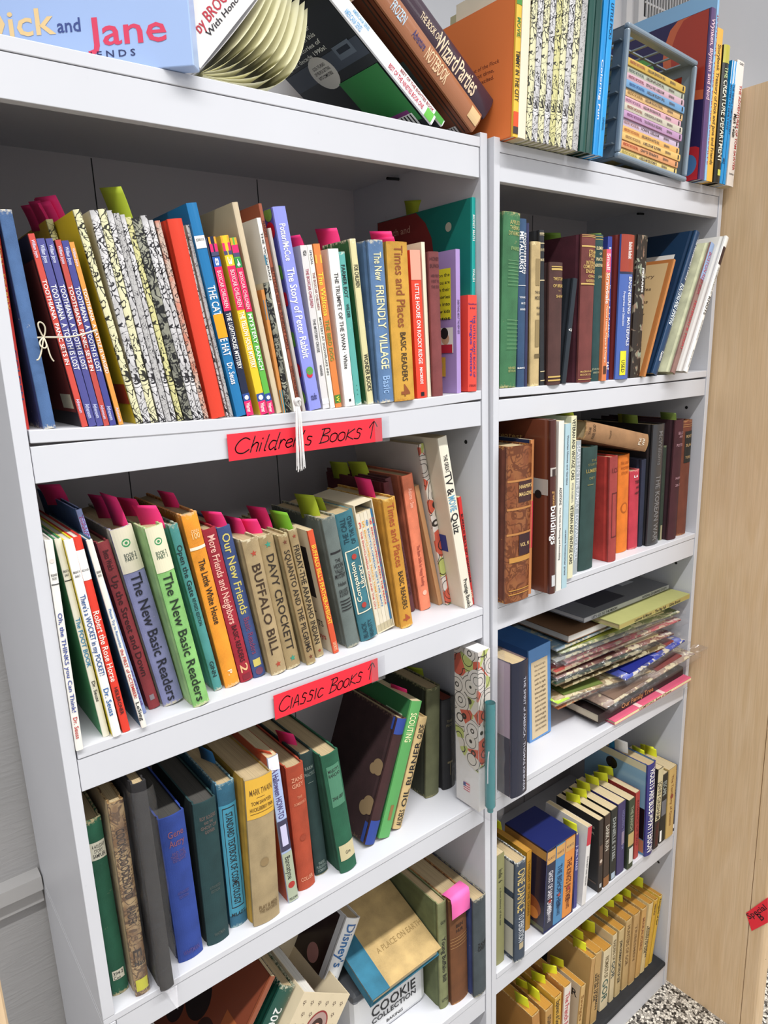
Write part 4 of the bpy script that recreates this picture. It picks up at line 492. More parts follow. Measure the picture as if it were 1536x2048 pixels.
('L', 0.5525, 0.0144, 0.4279, 0.0388, 0.2152, 0.1506, 0.0097, 'hc', '6a4020', '5a341c', None, 'a87848', '', 'brown leather hardcover with raised bands and pink sticky note', None, [('h', 'BEN', 0.3, 0.7, 0.16, 0.0068, '2c1810'), ('h', 'HUR', 0.3, 0.7, 0.1498, 0.0068, '2c1810'), ('b', 0.1364, 0.1374, 0, 1, 'a88050'), ('b', 0.1302, 0.1313, 0, 1, 'a88050'), ('b', 0.124, 0.1251, 0, 1, 'a88050'), ('b', 0.1178, 0.1188, 0, 1, 'a88050')], [], []),
('L', 0.5923, 0.0001, 0.428, 0.0299, 0.2003, 0.1402, -0.0012, 'hc', '40484c', '2c3868', None, '9a9480', '', 'slate-grey worn cloth hardcover at bottom shelf right end', None, [('h', 'ZANE', 0.25, 0.95, 0.1065, 0.0079, '1c1a1c'), ('h', 'GREY', 0.25, 0.95, 0.0982, 0.0079, '1c1a1c')], [], []),
('R', 0.0173, 0.004, 1.4886, 0.0348, 0.2459, 0.1721, -0.0264, 'hc', '3a6e48', None, None, 'a8a070', '', 'green cloth engineering book with gold letters at left end', None, [('h', 'APPLIED', 0.3, 0.95, 0.2324, 0.0057, 'a8a468'), ('h', 'THERMO-', 0.3, 0.95, 0.2251, 0.0058, 'a8a468'), ('h', 'DYNAMICS', 0.25, 0.95, 0.2177, 0.0058, 'a8a468'), ('h', 'FAIRES', 0.4, 0.95, 0.1973, 0.0052, '8aa468'), ('h', 'REVISED', 0.4, 0.9, 0.0289, 0.0035, 'a8a468'), ('h', 'EDITION', 0.4, 0.9, 0.0245, 0.0035, 'a8a468'), ('b', 0.1802, 0.1809, 0.25, 0.98, '6a9468'), ('b', 0.1754, 0.1761, 0.25, 0.98, '6a9468'), ('b', 0.1706, 0.1713, 0.25, 0.98, '6a9468'), ('b', 0.1658, 0.1665, 0.25, 0.98, '6a9468'), ('b', 0.161, 0.1617, 0.25, 0.98, '6a9468'), ('b', 0.1561, 0.1568, 0.25, 0.98, '6a9468'), ('b', 0.1513, 0.152, 0.25, 0.98, '6a9468'), ('b', 0.1464, 0.1471, 0.25, 0.98, '6a9468'), ('b', 0.0973, 0.098, 0.25, 0.98, '6a9468'), ('b', 0.0916, 0.0923, 0.25, 0.98, '6a9468'), ('b', 0.0859, 0.0866, 0.25, 0.98, '6a9468'), ('b', 0.0802, 0.0809, 0.25, 0.98, '6a9468'), ('b', 0.0744, 0.0752, 0.25, 0.98, '6a9468'), ('b', 0.0687, 0.0694, 0.25, 0.98, '6a9468'), ('b', 0.063, 0.0637, 0.25, 0.98, '6a9468'), ('b', 0.0572, 0.0579, 0.25, 0.98, '6a9468')], [], []),
('R', 0.058, 0.006, 1.4873, 0.016, 0.2403, 0.1682, -0.0022, 'hc', '2f4a6a', None, None, None, '', 'dark blue metallurgy textbook with white vertical title', None, [('d', 'ENGINEERING', 0.2211, 0.1643, 0.78, 0.38, 'f4f2ee'), ('d', 'METALLURGY', 0.2225, 0.1643, 0.3, 0.45, 'f4f2ee'), ('b', 0.1474, 0.1481, 0, 1, 'f4f2ee'), ('h', 'YOUNG', 0.1, 0.9, 0.1311, 0.0027, 'f4f2ee'), ('h', 'BUTZ', 0.3, 0.9, 0.1225, 0.0027, 'f4f2ee'), ('h', 'BOUNDS', 0.2, 0.9, 0.1139, 0.0027, 'f4f2ee'), ('h', 'McGRAW-HILL', 0.0, 1, 0.0285, 0.0028, 'f4f2ee')], [], []),
('R', 0.0751, 0.006, 1.4872, 0.0058, 0.2355, 0.1649, 0.0008, 'hc', '2a2c50', None, None, None, '', 'thin dark indigo book beside the dark blue metallurgy textbook', None, [], [], []),
('R', 0.0854, 0.004, 1.487, 0.0202, 0.2106, 0.1474, 0.0062, 'hc', 'c0a878', '8a6a40', None, 'e0cfa0', '', 'tan frayed book with black scrollwork lettering', None, [('b', 0.1482, 0.1866, 0.35, 0.85, '8c7850'), ('h', 'THE OLD', 0.3, 1, 0.1389, 0.0041, '1c1a1c'), ('h', 'HOUSE', 0.3, 1, 0.1309, 0.0055, '1c1a1c'), ('h', 'WILLIAM', 0.45, 1, 0.1164, 0.0035, '1c1a1c'), ('h', 'ELLERY', 0.5, 1, 0.1077, 0.0035, '1c1a1c'), ('b', 0.059, 0.0989, 0.35, 0.85, '8c7850'), ('b', 0.0425, 0.0485, 0.3, 1, '6c5c3c')], [], []),
('R', 0.1114, 0.006, 1.4868, 0.0103, 0.2285, 0.1599, 0.0325, 'hc', '24262a', None, None, None, '', 'black hardcover with gold rules right of the tan frayed book', None, [('b', 0.2231, 0.2245, 0, 1, 'c8b890'), ('b', 0.221, 0.2217, 0, 1, 'c8b890'), ('b', 0.209, 0.2104, 0, 1, 'c8b890'), ('h', 'ON THE', 0.1, 0.9, 0.2005, 0.004, 'c8b890'), ('h', 'MARK', 0.1, 0.9, 0.1863, 0.0041, 'c8b890'), ('b', 0.1562, 0.1577, 0, 1, 'c8b890'), ('b', 0.0206, 0.0221, 0, 1, 'c8b890'), ('b', 0.0067, 0.0082, 0, 1, 'c8b890')], [], []),
('R', 0.1221, 0.0, 1.4866, 0.0307, 0.1835, 0.1285, 0.0056, 'hc', '4a2c28', '3a201e', None, None, '', 'short dark brown book with gold bands and title', None, [('b', 0.1762, 0.1776, 0.1, 0.95, 'c8a860'), ('b', 0.1718, 0.1747, 0.1, 0.95, 'c8a860'), ('h', 'THE STORY', 0.2, 1, 0.1595, 0.0048, 'c8a860'), ('h', 'OF BREAD', 0.2, 1, 0.1492, 0.0049, 'c8a860'), ('b', 0.1412, 0.1419, 0.55, 0.75, 'c8a860'), ('h', 'SHAW', 0.4, 1, 0.1338, 0.0042, 'c8a860'), ('b', 0.0113, 0.0137, 0.0, 0.95, 'c8a860'), ('b', 0.0059, 0.0082, 0.0, 0.95, 'c8a860')], [], []),
('R', 0.1576, 0.0, 1.4878, 0.0101, 0.1627, 0.06, -0.1364, 'hc', '1e2730', '161e28', None, None, '', 'thin black leaning book in front of the maroon volume', None, [('h', 'G', 0.1, 0.9, 0.0839, 0.0037, 'f4f2ee')], [], []),
('R', 0.2003, 0.002, 1.4862, 0.0348, 0.2292, 0.1604, -0.0009, 'hc', '6c3430', '4c1a28', None, None, '', 'tall maroon textbook with gold steam engine title', None, [('b', 0.2274, 0.2281, 0, 1, 'c8a860'), ('b', 0.2251, 0.2259, 0, 1, 'c8a860'), ('b', 0.2102, 0.2125, 0, 1, 'c8a860'), ('h', 'STEAM', 0.4, 1, 0.2035, 0.0057, 'c8a860'), ('h', 'POWER', 0.4, 1, 0.1975, 0.0057, 'c8a860'), ('h', 'AND', 0.55, 0.8, 0.1922, 0.0029, 'c8a860'), ('h', 'INTERNAL', 0.25, 1, 0.187, 0.0057, 'c8a860'), ('h', 'COMBUSTION', 0.1, 1, 0.1809, 0.0058, 'c8a860'), ('h', 'ENGINES', 0.25, 1, 0.1741, 0.0058, 'c8a860'), ('h', 'CRAIG', 0.4, 1, 0.1665, 0.0043, 'c8a860'), ('h', 'ANDERSON', 0.25, 1, 0.1596, 0.0044, 'c8a860'), ('b', 0.1535, 0.1558, 0, 1, 'c8a860'), ('h', 'McGRAW-HILL', 0.1, 1, 0.0175, 0.0031, 'c8a860'), ('h', 'BOOK CO.', 0.1, 0.9, 0.0126, 0.0031, 'c8a860'), ('b', 0.0045, 0.0054, 0, 1, 'c8a860')], [(0.0261, 0.0782, '6a8c2c', 0.016, -0.7012)], []),
('R', 0.2391, 0.004, 1.486, 0.0205, 0.2313, 0.1619, 0.0055, 'hc', '1f4040', None, None, None, '', 'dark green textbook with cream title right of the maroon one', None, [('b', 0.2274, 0.2282, 0, 1, 'c8a860'), ('b', 0.2236, 0.2244, 0, 1, 'c8a860'), ('h', 'ELEMENTS', 0.1, 1, 0.2107, 0.0051, 'd8c898'), ('h', 'OF', 0.4, 0.7, 0.2023, 0.0036, 'd8c898'), ('h', 'PRACTICAL', 0.1, 1, 0.1939, 0.0051, 'd8c898'), ('h', 'AERODYNAMICS', 0.0, 1, 0.1847, 0.0051, 'd8c898'), ('h', 'JONES', 0.3, 0.9, 0.167, 0.0037, 'a8a888'), ('h', 'JOHN WILEY', 0.0, 1, 0.0202, 0.0031, 'a8a888'), ('h', 'AND SONS', 0.1, 1, 0.0145, 0.0031, 'a8a888')], [(0.013, 0.014, '6a8c2c', 0.006, -0.5448)], []),
('R', 0.26, -0.002, 1.486, 0.0126, 0.2097, 0.13, -0.0013, 'pb', 'd07848', None, None, None, '', 'thin orange and pink paperback on straw-bale building', None, [('b', 0.1741, 0.2103, 0, 1, 'd8506c'), ('d', 'Small Strawbale', 0.2034, 0.1247, 0.5, 0.7, 'f0d8d0'), ('d', 'Natural Homes, Projects & Designs', 0.1215, 0.0303, 0.5, 0.35, 'f0d8c0'), ('b', 0.0113, 0.0245, 0.2, 0.8, '4a2c20')], [], []),
('R', 0.2796, 0.006, 1.486, 0.0115, 0.231, 0.1432, 0.0235, 'pb', '2c3c8c', None, None, None, '', 'blue fuels guidebook paperback with white vertical title', None, [('d', 'Bechtold', 0.2143, 0.1949, 0.5, 0.5, 'f4f2ee'), ('d', 'Alternative Fuels Guidebook', 0.1564, 0.0701, 0.5, 0.65, 'f4f2ee'), ('d', 'SAE', 0.0304, 0.017, 0.5, 0.7, 'f4f2ee')], [], []),
('R', 0.3011, 0.0, 1.4861, 0.037, 0.2356, 0.165, -0.0051, 'hc', '4a64a8', '7c3430', None, None, 'gloss', 'thick blue and red textbook with yellow USED sticker', None, [('b', 0.1769, 0.2385, 0, 1, '9c4030'), ('d', 'Budinski Budinski', 0.2237, 0.1976, 0.6, 0.3, 'f4f2ee'), ('b', 0.1737, 0.1769, 0, 1, '2c3048'), ('d', 'ENGINEERING  MATERIALS', 0.1689, 0.056, 0.72, 0.3, 'e8ecf4'), ('d', 'Properties and Selection', 0.1448, 0.0892, 0.3, 0.14, 'd8dcec'), ('b', 0.007, 0.0476, 0.2, 0.62, 'e0d82c'), ('d', 'USED', 0.0324, 0.0113, 0.42, 0.25, '1c1a1c')], [], []),
('R', 0.3485, 0.002, 1.4866, 0.0293, 0.238, 0.1475, -0.017, 'pb', '8a7c68', '5a4c40', 'camo', None, '', 'tattered camouflage-patterned thick book', None, [('d', 'FIREARMS', 0.185, 0.1447, 0.7, 0.2, 'f4f2ee')], [], []),
('R', 0.3782, -0.006, 1.4881, 0.006, 0.2157, 0.15, -0.3658, 'pb', 'b87840', 'b06c34', None, None, '', 'thin leaning book with copper border around parchment list cover', None, [], [], [('r', 0.06, 0.94, 0.03, 0.97, 'c8a878'), ('T', 'a short history', 0.2, 0.8, 0.12, 0.15, '5a4430'), ('T', 'notes and sources', 0.30000000000000004, 0.8, 0.175, 0.205, '5a4430'), ('T', 'of the old trades', 0.2, 0.8, 0.22999999999999998, 0.26, '5a4430'), ('T', 'tables and figures', 0.30000000000000004, 0.8, 0.28500000000000003, 0.315, '5a4430'), ('T', 'with many plates', 0.2, 0.8, 0.33999999999999997, 0.37, '5a4430'), ('T', 'a practical index', 0.30000000000000004, 0.8, 0.395, 0.42500000000000004, '5a4430'), ('T', 'a short history', 0.2, 0.8, 0.45, 0.48, '5a4430'), ('T', 'notes and sources', 0.30000000000000004, 0.8, 0.505, 0.535, '5a4430'), ('T', 'of the old trades', 0.2, 0.8, 0.56, 0.59, '5a4430'), ('T', 'tables and figures', 0.30000000000000004, 0.8, 0.615, 0.645, '5a4430'), ('T', 'with many plates', 0.2, 0.8, 0.67, 0.7000000000000001, '5a4430'), ('T', 'a practical index', 0.30000000000000004, 0.8, 0.725, 0.755, '5a4430'), ('T', 'a short history', 0.2, 0.8, 0.78, 0.81, '5a4430'), ('T', 'notes and sources', 0.30000000000000004, 0.8, 0.835, 0.865, '5a4430')]),
('R', 0.4015, -0.008, 1.4932, 0.0165, 0.275, 0.1925, -0.4421, 'hc', '1f3c5c', '16304c', None, None, 'gloss', 'large navy leaning woodworking book with white cover panel', None, [('d', "The Woodworker's Library", 0.262, 0.1822, 0.7, 0.35, 'f4f2ee'), ('d', 'ROUTING AND SHAPING', 0.1725, 0.0951, 0.5, 0.7, 'e8f0f0'), ('d', 'Taunton', 0.0451, 0.0259, 0.5, 0.4, 'f4f2ee')], [], [('r', 0.14, 0.98, 0.16, 0.94, 'd8d4ce'), ('T', 'COMPANION', 0.4, 0.95, 0.2, 0.25, '1c1a1c'), ('T', 'Woodworker', 0.4, 0.8, 0.28, 0.31, '1c1a1c'), ('r', 0.16, 0.95, 0.265, 0.268, '1c1a1c')]),
('R', 0.4544, -0.014, 1.4925, 0.0137, 0.2552, 0.1786, -0.4424, 'hc', '8c6a60', 'd4d4b0', None, None, '', 'leaning book with pale speckled cover and red title', None, [('b', 0.1834, 0.2589, 0, 1, '8ca0c0'), ('d', 'BOSTON RED SOX', 0.237, 0.1537, 0.5, 0.6, 'a03040'), ('d', 'YESTERDAY & TODAY', 0.1438, 0.0454, 0.5, 0.5, 'c04048')], [], []),
('R', 0.4705, -0.03, 1.4935, 0.0122, 0.2664, 0.1865, -0.4476, 'hc', 'e8e6e0', 'dcdad4', None, None, 'gloss', 'white leaning book on tying rope knots, overhanging shelf end', None, [('b', 0.2111, 0.246, 0.1, 0.8, '3a2828'), ('d', 'THE COMPLETE BOOK OF', 0.2062, 0.1536, 0.5, 0.3, '555'), ('d', 'KNOTS', 0.1477, 0.1122, 0.5, 0.6, '1c1a1c'), ('d', 'Geoffrey Budworth', 0.1023, 0.063, 0.5, 0.2, '555'), ('d', 'Barnes & Noble', 0.0434, 0.0091, 0.5, 0.2, '555')], [], []),
('R', 0.0124, -0.0144, 1.1547, 0.0548, 0.2477, 0.1734, -0.0151, 'hc', '7c4424', '5a2c1c', 'leather', 'b8803c', '', 'thick brown leather magazine volume with ribbed spine', None, [('b', 0.1929, 0.196, 0, 1, 'b07840'), ('b', 0.149, 0.1522, 0, 1, 'b07840'), ('b', 0.1092, 0.1124, 0, 1, 'b07840'), ('b', 0.0654, 0.0736, 0.1, 0.98, 'b8843c'), ('b', 0.1601, 0.1929, 0.4, 1, '3a1c1c'), ('h', "HARPER'S", 0.42, 1, 0.1844, 0.0059, 'd8b878'), ('h', 'MAGAZINE', 0.42, 1, 0.1727, 0.006, 'd8b878'), ('b', 0.0752, 0.1092, 0.45, 0.95, '34181c'), ('h', 'VOL. 91', 0.5, 0.92, 0.0922, 0.0061, 'd8b878'), ('b', 0.0192, 0.0208, 0.1, 0.95, 'b8843c'), ('b', 0.0125, 0.0142, 0.1, 0.95, 'b8843c')], [], []),
('R', 0.0745, -0.0075, 1.1539, 0.0074, 0.2522, 0.1564, -0.0065, 'pb', 'c88450', '1c2a50', None, None, '', 'thin magazine with navy floral cover and red band', None, [('b', 0.0779, 0.1551, 0, 1, 'c83444')], [], [('r', 0.0, 1, 0.0, 0.37, '1c2a50'), ('r', 0, 1, 0.37, 0.69, 'd03848'), ('r', 0, 1, 0.69, 1, 'c8c4a4'), ('o', 0.05, 0.1, 0.06, '6c7c40'), ('o', 0.06, 0.25, 0.05, '7a8c48'), ('o', 0.08, 0.85, 0.05, '6c7c50')]),
('R', 0.0996, -0.0311, 1.1539, 0.0139, 0.2824, 0.1976, 0.0242, 'hc', '4c2822', '6a3826', None, None, 'gloss', 'large brown book on great buildings with arch photo', None, [('b', 0.1949, 0.2084, 0, 1, 'b8b0a8'), ('b', 0.1949, 0.206, 0.2, 0.8, '3c2c28'), ('d', 'greatest', 0.1709, 0.1467, 0.5, 0.4, 'c89858'), ('d', 'buildings', 0.1467, 0.084, 0.5, 0.85, 'f4f2ee'), ('b', 0.0128, 0.0317, 0.2, 0.8, 'c8c8c8')], [], [('r', 0.0, 0.72, 0.33, 0.42, 'b0a8a0'), ('o', 0.12, 0.42, 0.035, '2c2420'), ('o', 0.3, 0.42, 0.035, '2c2420'), ('T', 'greatest', 0.28, 0.6, 0.085, 0.12, 'c89858'), ('T', 'buildings', 0.28, 0.9, 0.125, 0.18, 'f4f2ee')]),
('R', 0.1184, -0.0291, 1.1539, 0.0129, 0.2786, 0.1727, 0.0102, 'pb', 'e0ddd4', None, None, None, '', 'white softcover home-building book right of the large brown one', None, [('d', 'ADDITIONS', 0.1733, 0.1447, 0.5, 0.45, '1c1a1c'), ('d', 'Your Guide to Planning and Remodeling', 0.1406, 0.0527, 0.5, 0.3, '555')], [], []),
('R', 0.1346, -0.0276, 1.1539, 0.0132, 0.273, 0.1693, 0.0032, 'pb', 'a8c4cc', None, None, None, '', 'pale blue thin softcover beside the white home-building book', None, [('d', 'Victorian Homes and Gardens', 0.255, 0.1746, 0.5, 0.3, '445'), ('d', 'creative homeowner press', 0.0999, 0.0228, 0.5, 0.3, '445')], [], []),
('R', 0.1827, -0.0025, 1.1539, 0.0137, 0.2793, 0.1732, 0.0056, 'pb', 'dcd8b4', None, None, None, '', 'cream paperback on vintage cars with repeated black title', None, [('d', 'VETERAN AND VINTAGE CARS', 0.2746, 0.1728, 0.5, 0.6, '1c1a1c'), ('d', 'PETER ROBERTS', 0.1677, 0.1342, 0.5, 0.35, '888'), ('d', 'VETERAN AND VINTAGE CARS', 0.1299, 0.0256, 0.5, 0.6, '1c1a1c')], [(0.0103, 0.0203, 'a8b82a', 0.006, -0.5062)], []),
('R', 0.2063, 0.005, 1.1539, 0.0127, 0.2359, 0.1463, 0.0002, 'pb', '9ca4a8', None, None, None, 'gloss', 'silver-grey paperback with long pale lettering', None, [('d', 'SLAVES IN THE FAMILY', 0.2285, 0.116, 0.5, 0.7, 'd8dce0'), ('d', 'EDWARD BALL', 0.1089, 0.0261, 0.5, 0.7, 'd0d8e0')], [], []),
('R', 0.2271, 0.0092, 1.1545, 0.041, 0.2204, 0.1543, -0.0148, 'hc', '26403c', None, None, None, '', 'dark green hardcover with small gold title left of the red block', None, [('h', 'THE', 0.5, 0.9, 0.1967, 0.0041, '7a7448'), ('h', 'STORY OF', 0.3, 1, 0.1897, 0.0042, '7a7448'), ('h', 'LUMBER', 0.2, 0.95, 0.1792, 0.0067, 'a08c4c'), ('h', 'DEY', 0.4, 0.8, 0.166, 0.0042, '8a8454'), ('b', 0.1536, 0.1553, 0.3, 0.7, '7a7448')], [], []),
('R', 0.3111, 0.0055, 1.1539, 0.0234, 0.1963, 0.1374, 0.0369, 'hc', '9c3c38', 'b83830', None, None, '', 'thick red hardcover with boxed spine design', None, [('h', 'I.C.S.', 0.2, 0.9, 0.1717, 0.0087, '5c1c1c'), ('b', 0.1285, 0.1303, 0.2, 0.8, '5c1c1c'), ('b', 0.0464, 0.0483, 0.2, 0.8, '5c1c1c'), ('b', 0.0464, 0.1303, 0.2, 0.25, '5c1c1c'), ('b', 0.0464, 0.1303, 0.78, 0.83, '5c1c1c')], [], []),
('R', 0.3701, 0.0285, 1.1539, 0.0347, 0.1895, 0.1326, 0.0309, 'hc', 'd87420', None, None, None, '', 'bright orange cloth hardcover with stamped emblem', None, [('o', 0.5, 0.0876, 0.0104, 'a85414'), ('o', 0.5, 0.0876, 0.0076, 'd87420'), ('h', 'THE GREAT', 0.15, 0.9, 0.1745, 0.0054, 'a85414'), ('h', 'WESTERN', 0.15, 0.9, 0.165, 0.0054, 'a85414'), ('h', 'STORY', 0.2, 0.8, 0.1555, 0.0055, 'a85414')], [], []),
('R', 0.4063, 0.0263, 1.1539, 0.0307, 0.1558, 0.1091, 0.0384, 'hc', 'b83444', None, None, 'd88a88', '', 'small crimson book with black title, shortest on the shelf', None, [('h', 'L6', 0.3, 0.7, 0.1444, 0.0046, 'f4f2ee'), ('h', 'TREES', 0.4, 1, 0.1327, 0.0065, '1c1a1c'), ('h', 'AND', 0.5, 0.9, 0.1219, 0.0047, '1c1a1c'), ('h', 'HEATH', 0.4, 1, 0.1111, 0.0047, '1c1a1c')], [], []),
('R', 0.4379, 0.0247, 1.1539, 0.0142, 0.1735, 0.1214, 0.01, 'hc', '22273c', None, None, None, '', 'dark navy plain hardcover behind the small crimson book', None, [], [], []),
('R', 0.4525, 0.0153, 1.1541, 0.0396, 0.2391, 0.1674, -0.005, 'hc', '3c3c3e', '232325', None, None, 'gloss', 'tall black war history with silver gothic title', None, [('d', 'THE KOREAN WAR', 0.1403, 0.0093, 0.55, 0.4, '78787a'), ('d', 'McWilliams', 0.2259, 0.16, 0.55, 0.35, '68686a')], [(0.0099, 0.0659, '9aa028', 0.018, -0.377), (0.0099, 0.0563, '6a7a24', 0.018, -0.4959)], []),
('R', 0.5074, 0.0228, 1.1539, 0.012, 0.1919, 0.1344, 0.0097, 'hc', '2a3428', None, None, '7a8060', '', 'narrow dark green book with torn spine foot', None, [('b', -0.0002, 0.0313, 0.2, 0.6, '9a9070')], [], []),
('R', 0.5199, 0.0107, 1.1542, 0.0303, 0.2421, 0.1694, -0.0111, 'hc', '40161e', '30101a', None, None, '', 'dark maroon tall hardcover second from the right end', None, [('h', 'ELLIS', 0.3, 1, 0.2161, 0.0056, 'b08890'), ('h', 'AND', 0.4, 0.9, 0.2092, 0.0047, 'b08890'), ('h', 'POTTER', 0.2, 1, 0.1923, 0.0057, 'b08890'), ('h', 'NEW', 0.3, 1, 0.1261, 0.0048, 'b08890'), ('h', '20-21', 0.3, 1, 0.1119, 0.0048, 'b08890')], [(0.0076, 0.0189, '5a6c24', 0.016, -0.4736)], []),
('R', 0.5626, 0.0167, 1.1539, 0.0355, 0.2374, 0.1661, 0.0066, 'hc', '6a3624', None, None, 'a8744c', '', 'reddish-brown hardcover with black title label at right end', None, [('b', 0.2287, 0.2297, 0, 1, 'b88858'), ('b', 0.2246, 0.2256, 0, 1, 'b88858'), ('b', 0.1515, 0.2156, 0.2, 1, '1c1c18'), ('h', 'ROOT', 0.3, 0.9, 0.2055, 0.0058, 'b89868'), ('h', 'SUN', 0.3, 0.9, 0.1873, 0.0058, 'b89868'), ('h', 'YORK', 0.3, 0.9, 0.1628, 0.0058, 'b89868')], [], []),
('R', 0.0188, -0.026, 0.8113, 0.038, 0.2433, 0.24, 0.008, 'hc', '1c2034', '8c7c88', None, None, 'gloss', 'large navy art book jutting over the shelf edge, seascape on cover', None, [('d', 'THE SPIRIT of AMERICA · THOMAS KINKADE', 0.2151, 0.0064, 0.72, 0.17, 'b8b8c4')], [], [('r', 0.0, 1, 0.0, 1, 'a08c98'), ('r', 0, 1, 0.55, 1, '34303c'), ('r', 0.3, 0.55, 0.3, 0.62, '5a4c54'), ('o', 0.7, 0.62, 0.14, '3c343c'), ('o', 0.4, 0.75, 0.1, '56505e'), ('o', 0.6, 0.9, 0.12, '7a4448')]),
('R', 0.1713, 0.0646, 0.8113, 0.0618, 0.1913, 0.16, 0.0438, 'box', '5a8cc4', '2c5c98', None, None, '', 'blue slipcased volume with parchment list panel on its front', None, [('b', 0.0045, 0.165, 0.1, 0.85, 'cdb894'), ('h', 'blessings', 0.25, 0.75, 0.1547, 0.0049, '6a5a48'), ('h', 'the creation', 0.25, 0.75, 0.1455, 0.0049, '6a5a48'), ('h', 'and the waters', 0.25, 0.75, 0.1362, 0.0049, '6a5a48'), ('h', 'psalms of praise', 0.25, 0.75, 0.1268, 0.0049, '6a5a48'), ('h', 'walks by night', 0.25, 0.75, 0.1175, 0.005, '6a5a48'), ('h', 'songs', 0.25, 0.75, 0.1081, 0.005, '6a5a48'), ('h', 'blessings', 0.25, 0.75, 0.0986, 0.005, '6a5a48'), ('h', 'the creation', 0.25, 0.75, 0.0892, 0.005, '6a5a48'), ('h', 'and the waters', 0.25, 0.75, 0.0797, 0.005, '6a5a48'), ('h', 'psalms of praise', 0.25, 0.75, 0.0701, 0.005, '6a5a48'), ('h', 'walks by night', 0.25, 0.75, 0.0605, 0.0051, '6a5a48'), ('h', 'songs', 0.25, 0.75, 0.0509, 0.0051, '6a5a48'), ('h', 'blessings', 0.25, 0.75, 0.0413, 0.0051, '6a5a48'), ('h', 'the creation', 0.25, 0.75, 0.0316, 0.0051, '6a5a48'), ('h', 'and the waters', 0.25, 0.75, 0.0219, 0.0051, '6a5a48')], [], []),
('R', 0.0254, 0.0122, 0.4381, 0.0201, 0.2338, 0.145, 0.0056, 'pb', '8c8a5c', None, None, None, '', 'olive paperback pressed against the left panel, fourth shelf', None, [('d', 'India  6', 0.2035, 0.1762, 0.5, 0.5, '3c3c24'), ('d', 'a short history of the east', 0.1646, 0.084, 0.5, 0.25, '55553c')], [], []),
('R', 0.0556, -0.0046, 0.4381, 0.0277, 0.2133, 0.15, 0.002, 'hc', '3c4654', '343e4c', None, 'c8c8c0', '', 'slate hardcover with framed portraits down its cover', None, [('d', 'ONE DANCE', 0.1985, 0.1079, 0.5, 0.7, 'c8b070'), ('d', 'TO PERDITION', 0.1036, 0.0422, 0.5, 0.5, 'c8ccd0'), ('b', 0.0267, 0.04, 0.3, 0.7, 'b0a080')], [], [('r', 0.0, 0.75, 0.02, 0.3, 'b8b4a4'), ('o', 0.4, 0.14, 0.06, '4a4a48'), ('r', 0.0, 0.75, 0.36, 0.62, 'b8b4a4'), ('o', 0.4, 0.5, 0.06, '1c1c1e'), ('r', 0.0, 0.75, 0.67, 0.95, 'b8b4a4'), ('o', 0.4, 0.84, 0.06, '1c1c1e')]),
('R', 0.1269, 0.0308, 0.4382, 0.0132, 0.1757, 0.109, -0.0043, 'pb', 'c08a28', 'c8962c', None, None, 'yellowpage', 'yellow-covered paperback between the slate book and boxed set', None, [('d', 'TWILIGHT OF THE DAWN', 0.1569, 0.0329, 0.5, 0.5, '6a4a14')], [(0.0099, 0.089, 'dfe32a', 0.021, -0.1299)], []),
('R', 0.2426, 0.0054, 0.4381, 0.0096, 0.1697, 0.1052, -0.0, 'pb', '3c3c7c', None, None, None, '', 'thin violet paperback right of the boxed set', None, [('d', 'J. JILL TALES', 0.1468, 0.0892, 0.5, 0.6, 'c8c8e0')], [(0.0072, 0.019, 'dfe32a', 0.021, -0.2401)], []),
('R', 0.2607, -0.0005, 0.439, 0.0132, 0.1769, 0.105, -0.0664, 'pb', 'dcd8d4', None, None, None, '', 'white paperback with black squiggle and red spine top', None, [('b', 0.1353, 0.1852, 0, 1, 'b83440'), ('d', 'STRATEGY AND REASON', 0.1106, 0.0448, 0.5, 0.35, '555')], [], [('r', 0.4, 0.5, 0.22, 0.42, '1c1a1c'), ('r', 0.3, 0.32, 0.5, 0.75, '888')]),
('R', 0.3158, -0.0006, 0.4381, 0.0137, 0.1739, 0.1078, 0.0322, 'pb', '2c2420', '1c1a1a', None, None, '', 'black paperback with pearl string on the spine', None, [('b', 0.0649, 0.1132, 0.1, 0.9, '5c4638'), ('o', 0.5, 0.0746, 0.0041, 'c8b8a8'), ('b', 0.0107, 0.0206, 0.2, 0.7, 'b0b0b0')], [(0.0103, 0.0716, 'dfe32a', 0.021, -0.4818)], [('T', 'EACH NOVEL IS', 0.1, 0.8, 0.12, 0.15, '998'), ('T', 'A THRILLER', 0.1, 0.8, 0.2, 0.23, '998'), ('r', 0.05, 0.9, 0.88, 0.9, '5a4a40')]),
('R', 0.3353, 0.001, 0.4381, 0.0192, 0.1732, 0.1074, 0.025, 'pb', '3c2c22', '241c18', None, None, '', 'dark brown paperback with white vertical title DARK RUN', None, [('d', 'DARK RUN', 0.1481, 0.088, 0.5, 0.6, 'c8c0b0'), ('b', 0.0017, 0.0241, 0, 1, '8a5c34')], [(0.0144, 0.0721, 'dfe32a', 0.021, -0.696)], []),
('R', 0.3611, 0.0032, 0.4381, 0.0214, 0.1727, 0.1071, 0.0281, 'pb', '202420', '161a18', None, None, '', 'black paperback with pale grey vertical title', None, [('d', 'DANIELLE STEEL', 0.1516, 0.0476, 0.5, 0.5, 'a8aca8'), ('b', 0.0025, 0.0176, 0.2, 0.8, 'a8b8c8')], [(0.016, 0.0803, 'dfe32a', 0.021, -0.3492)], []),
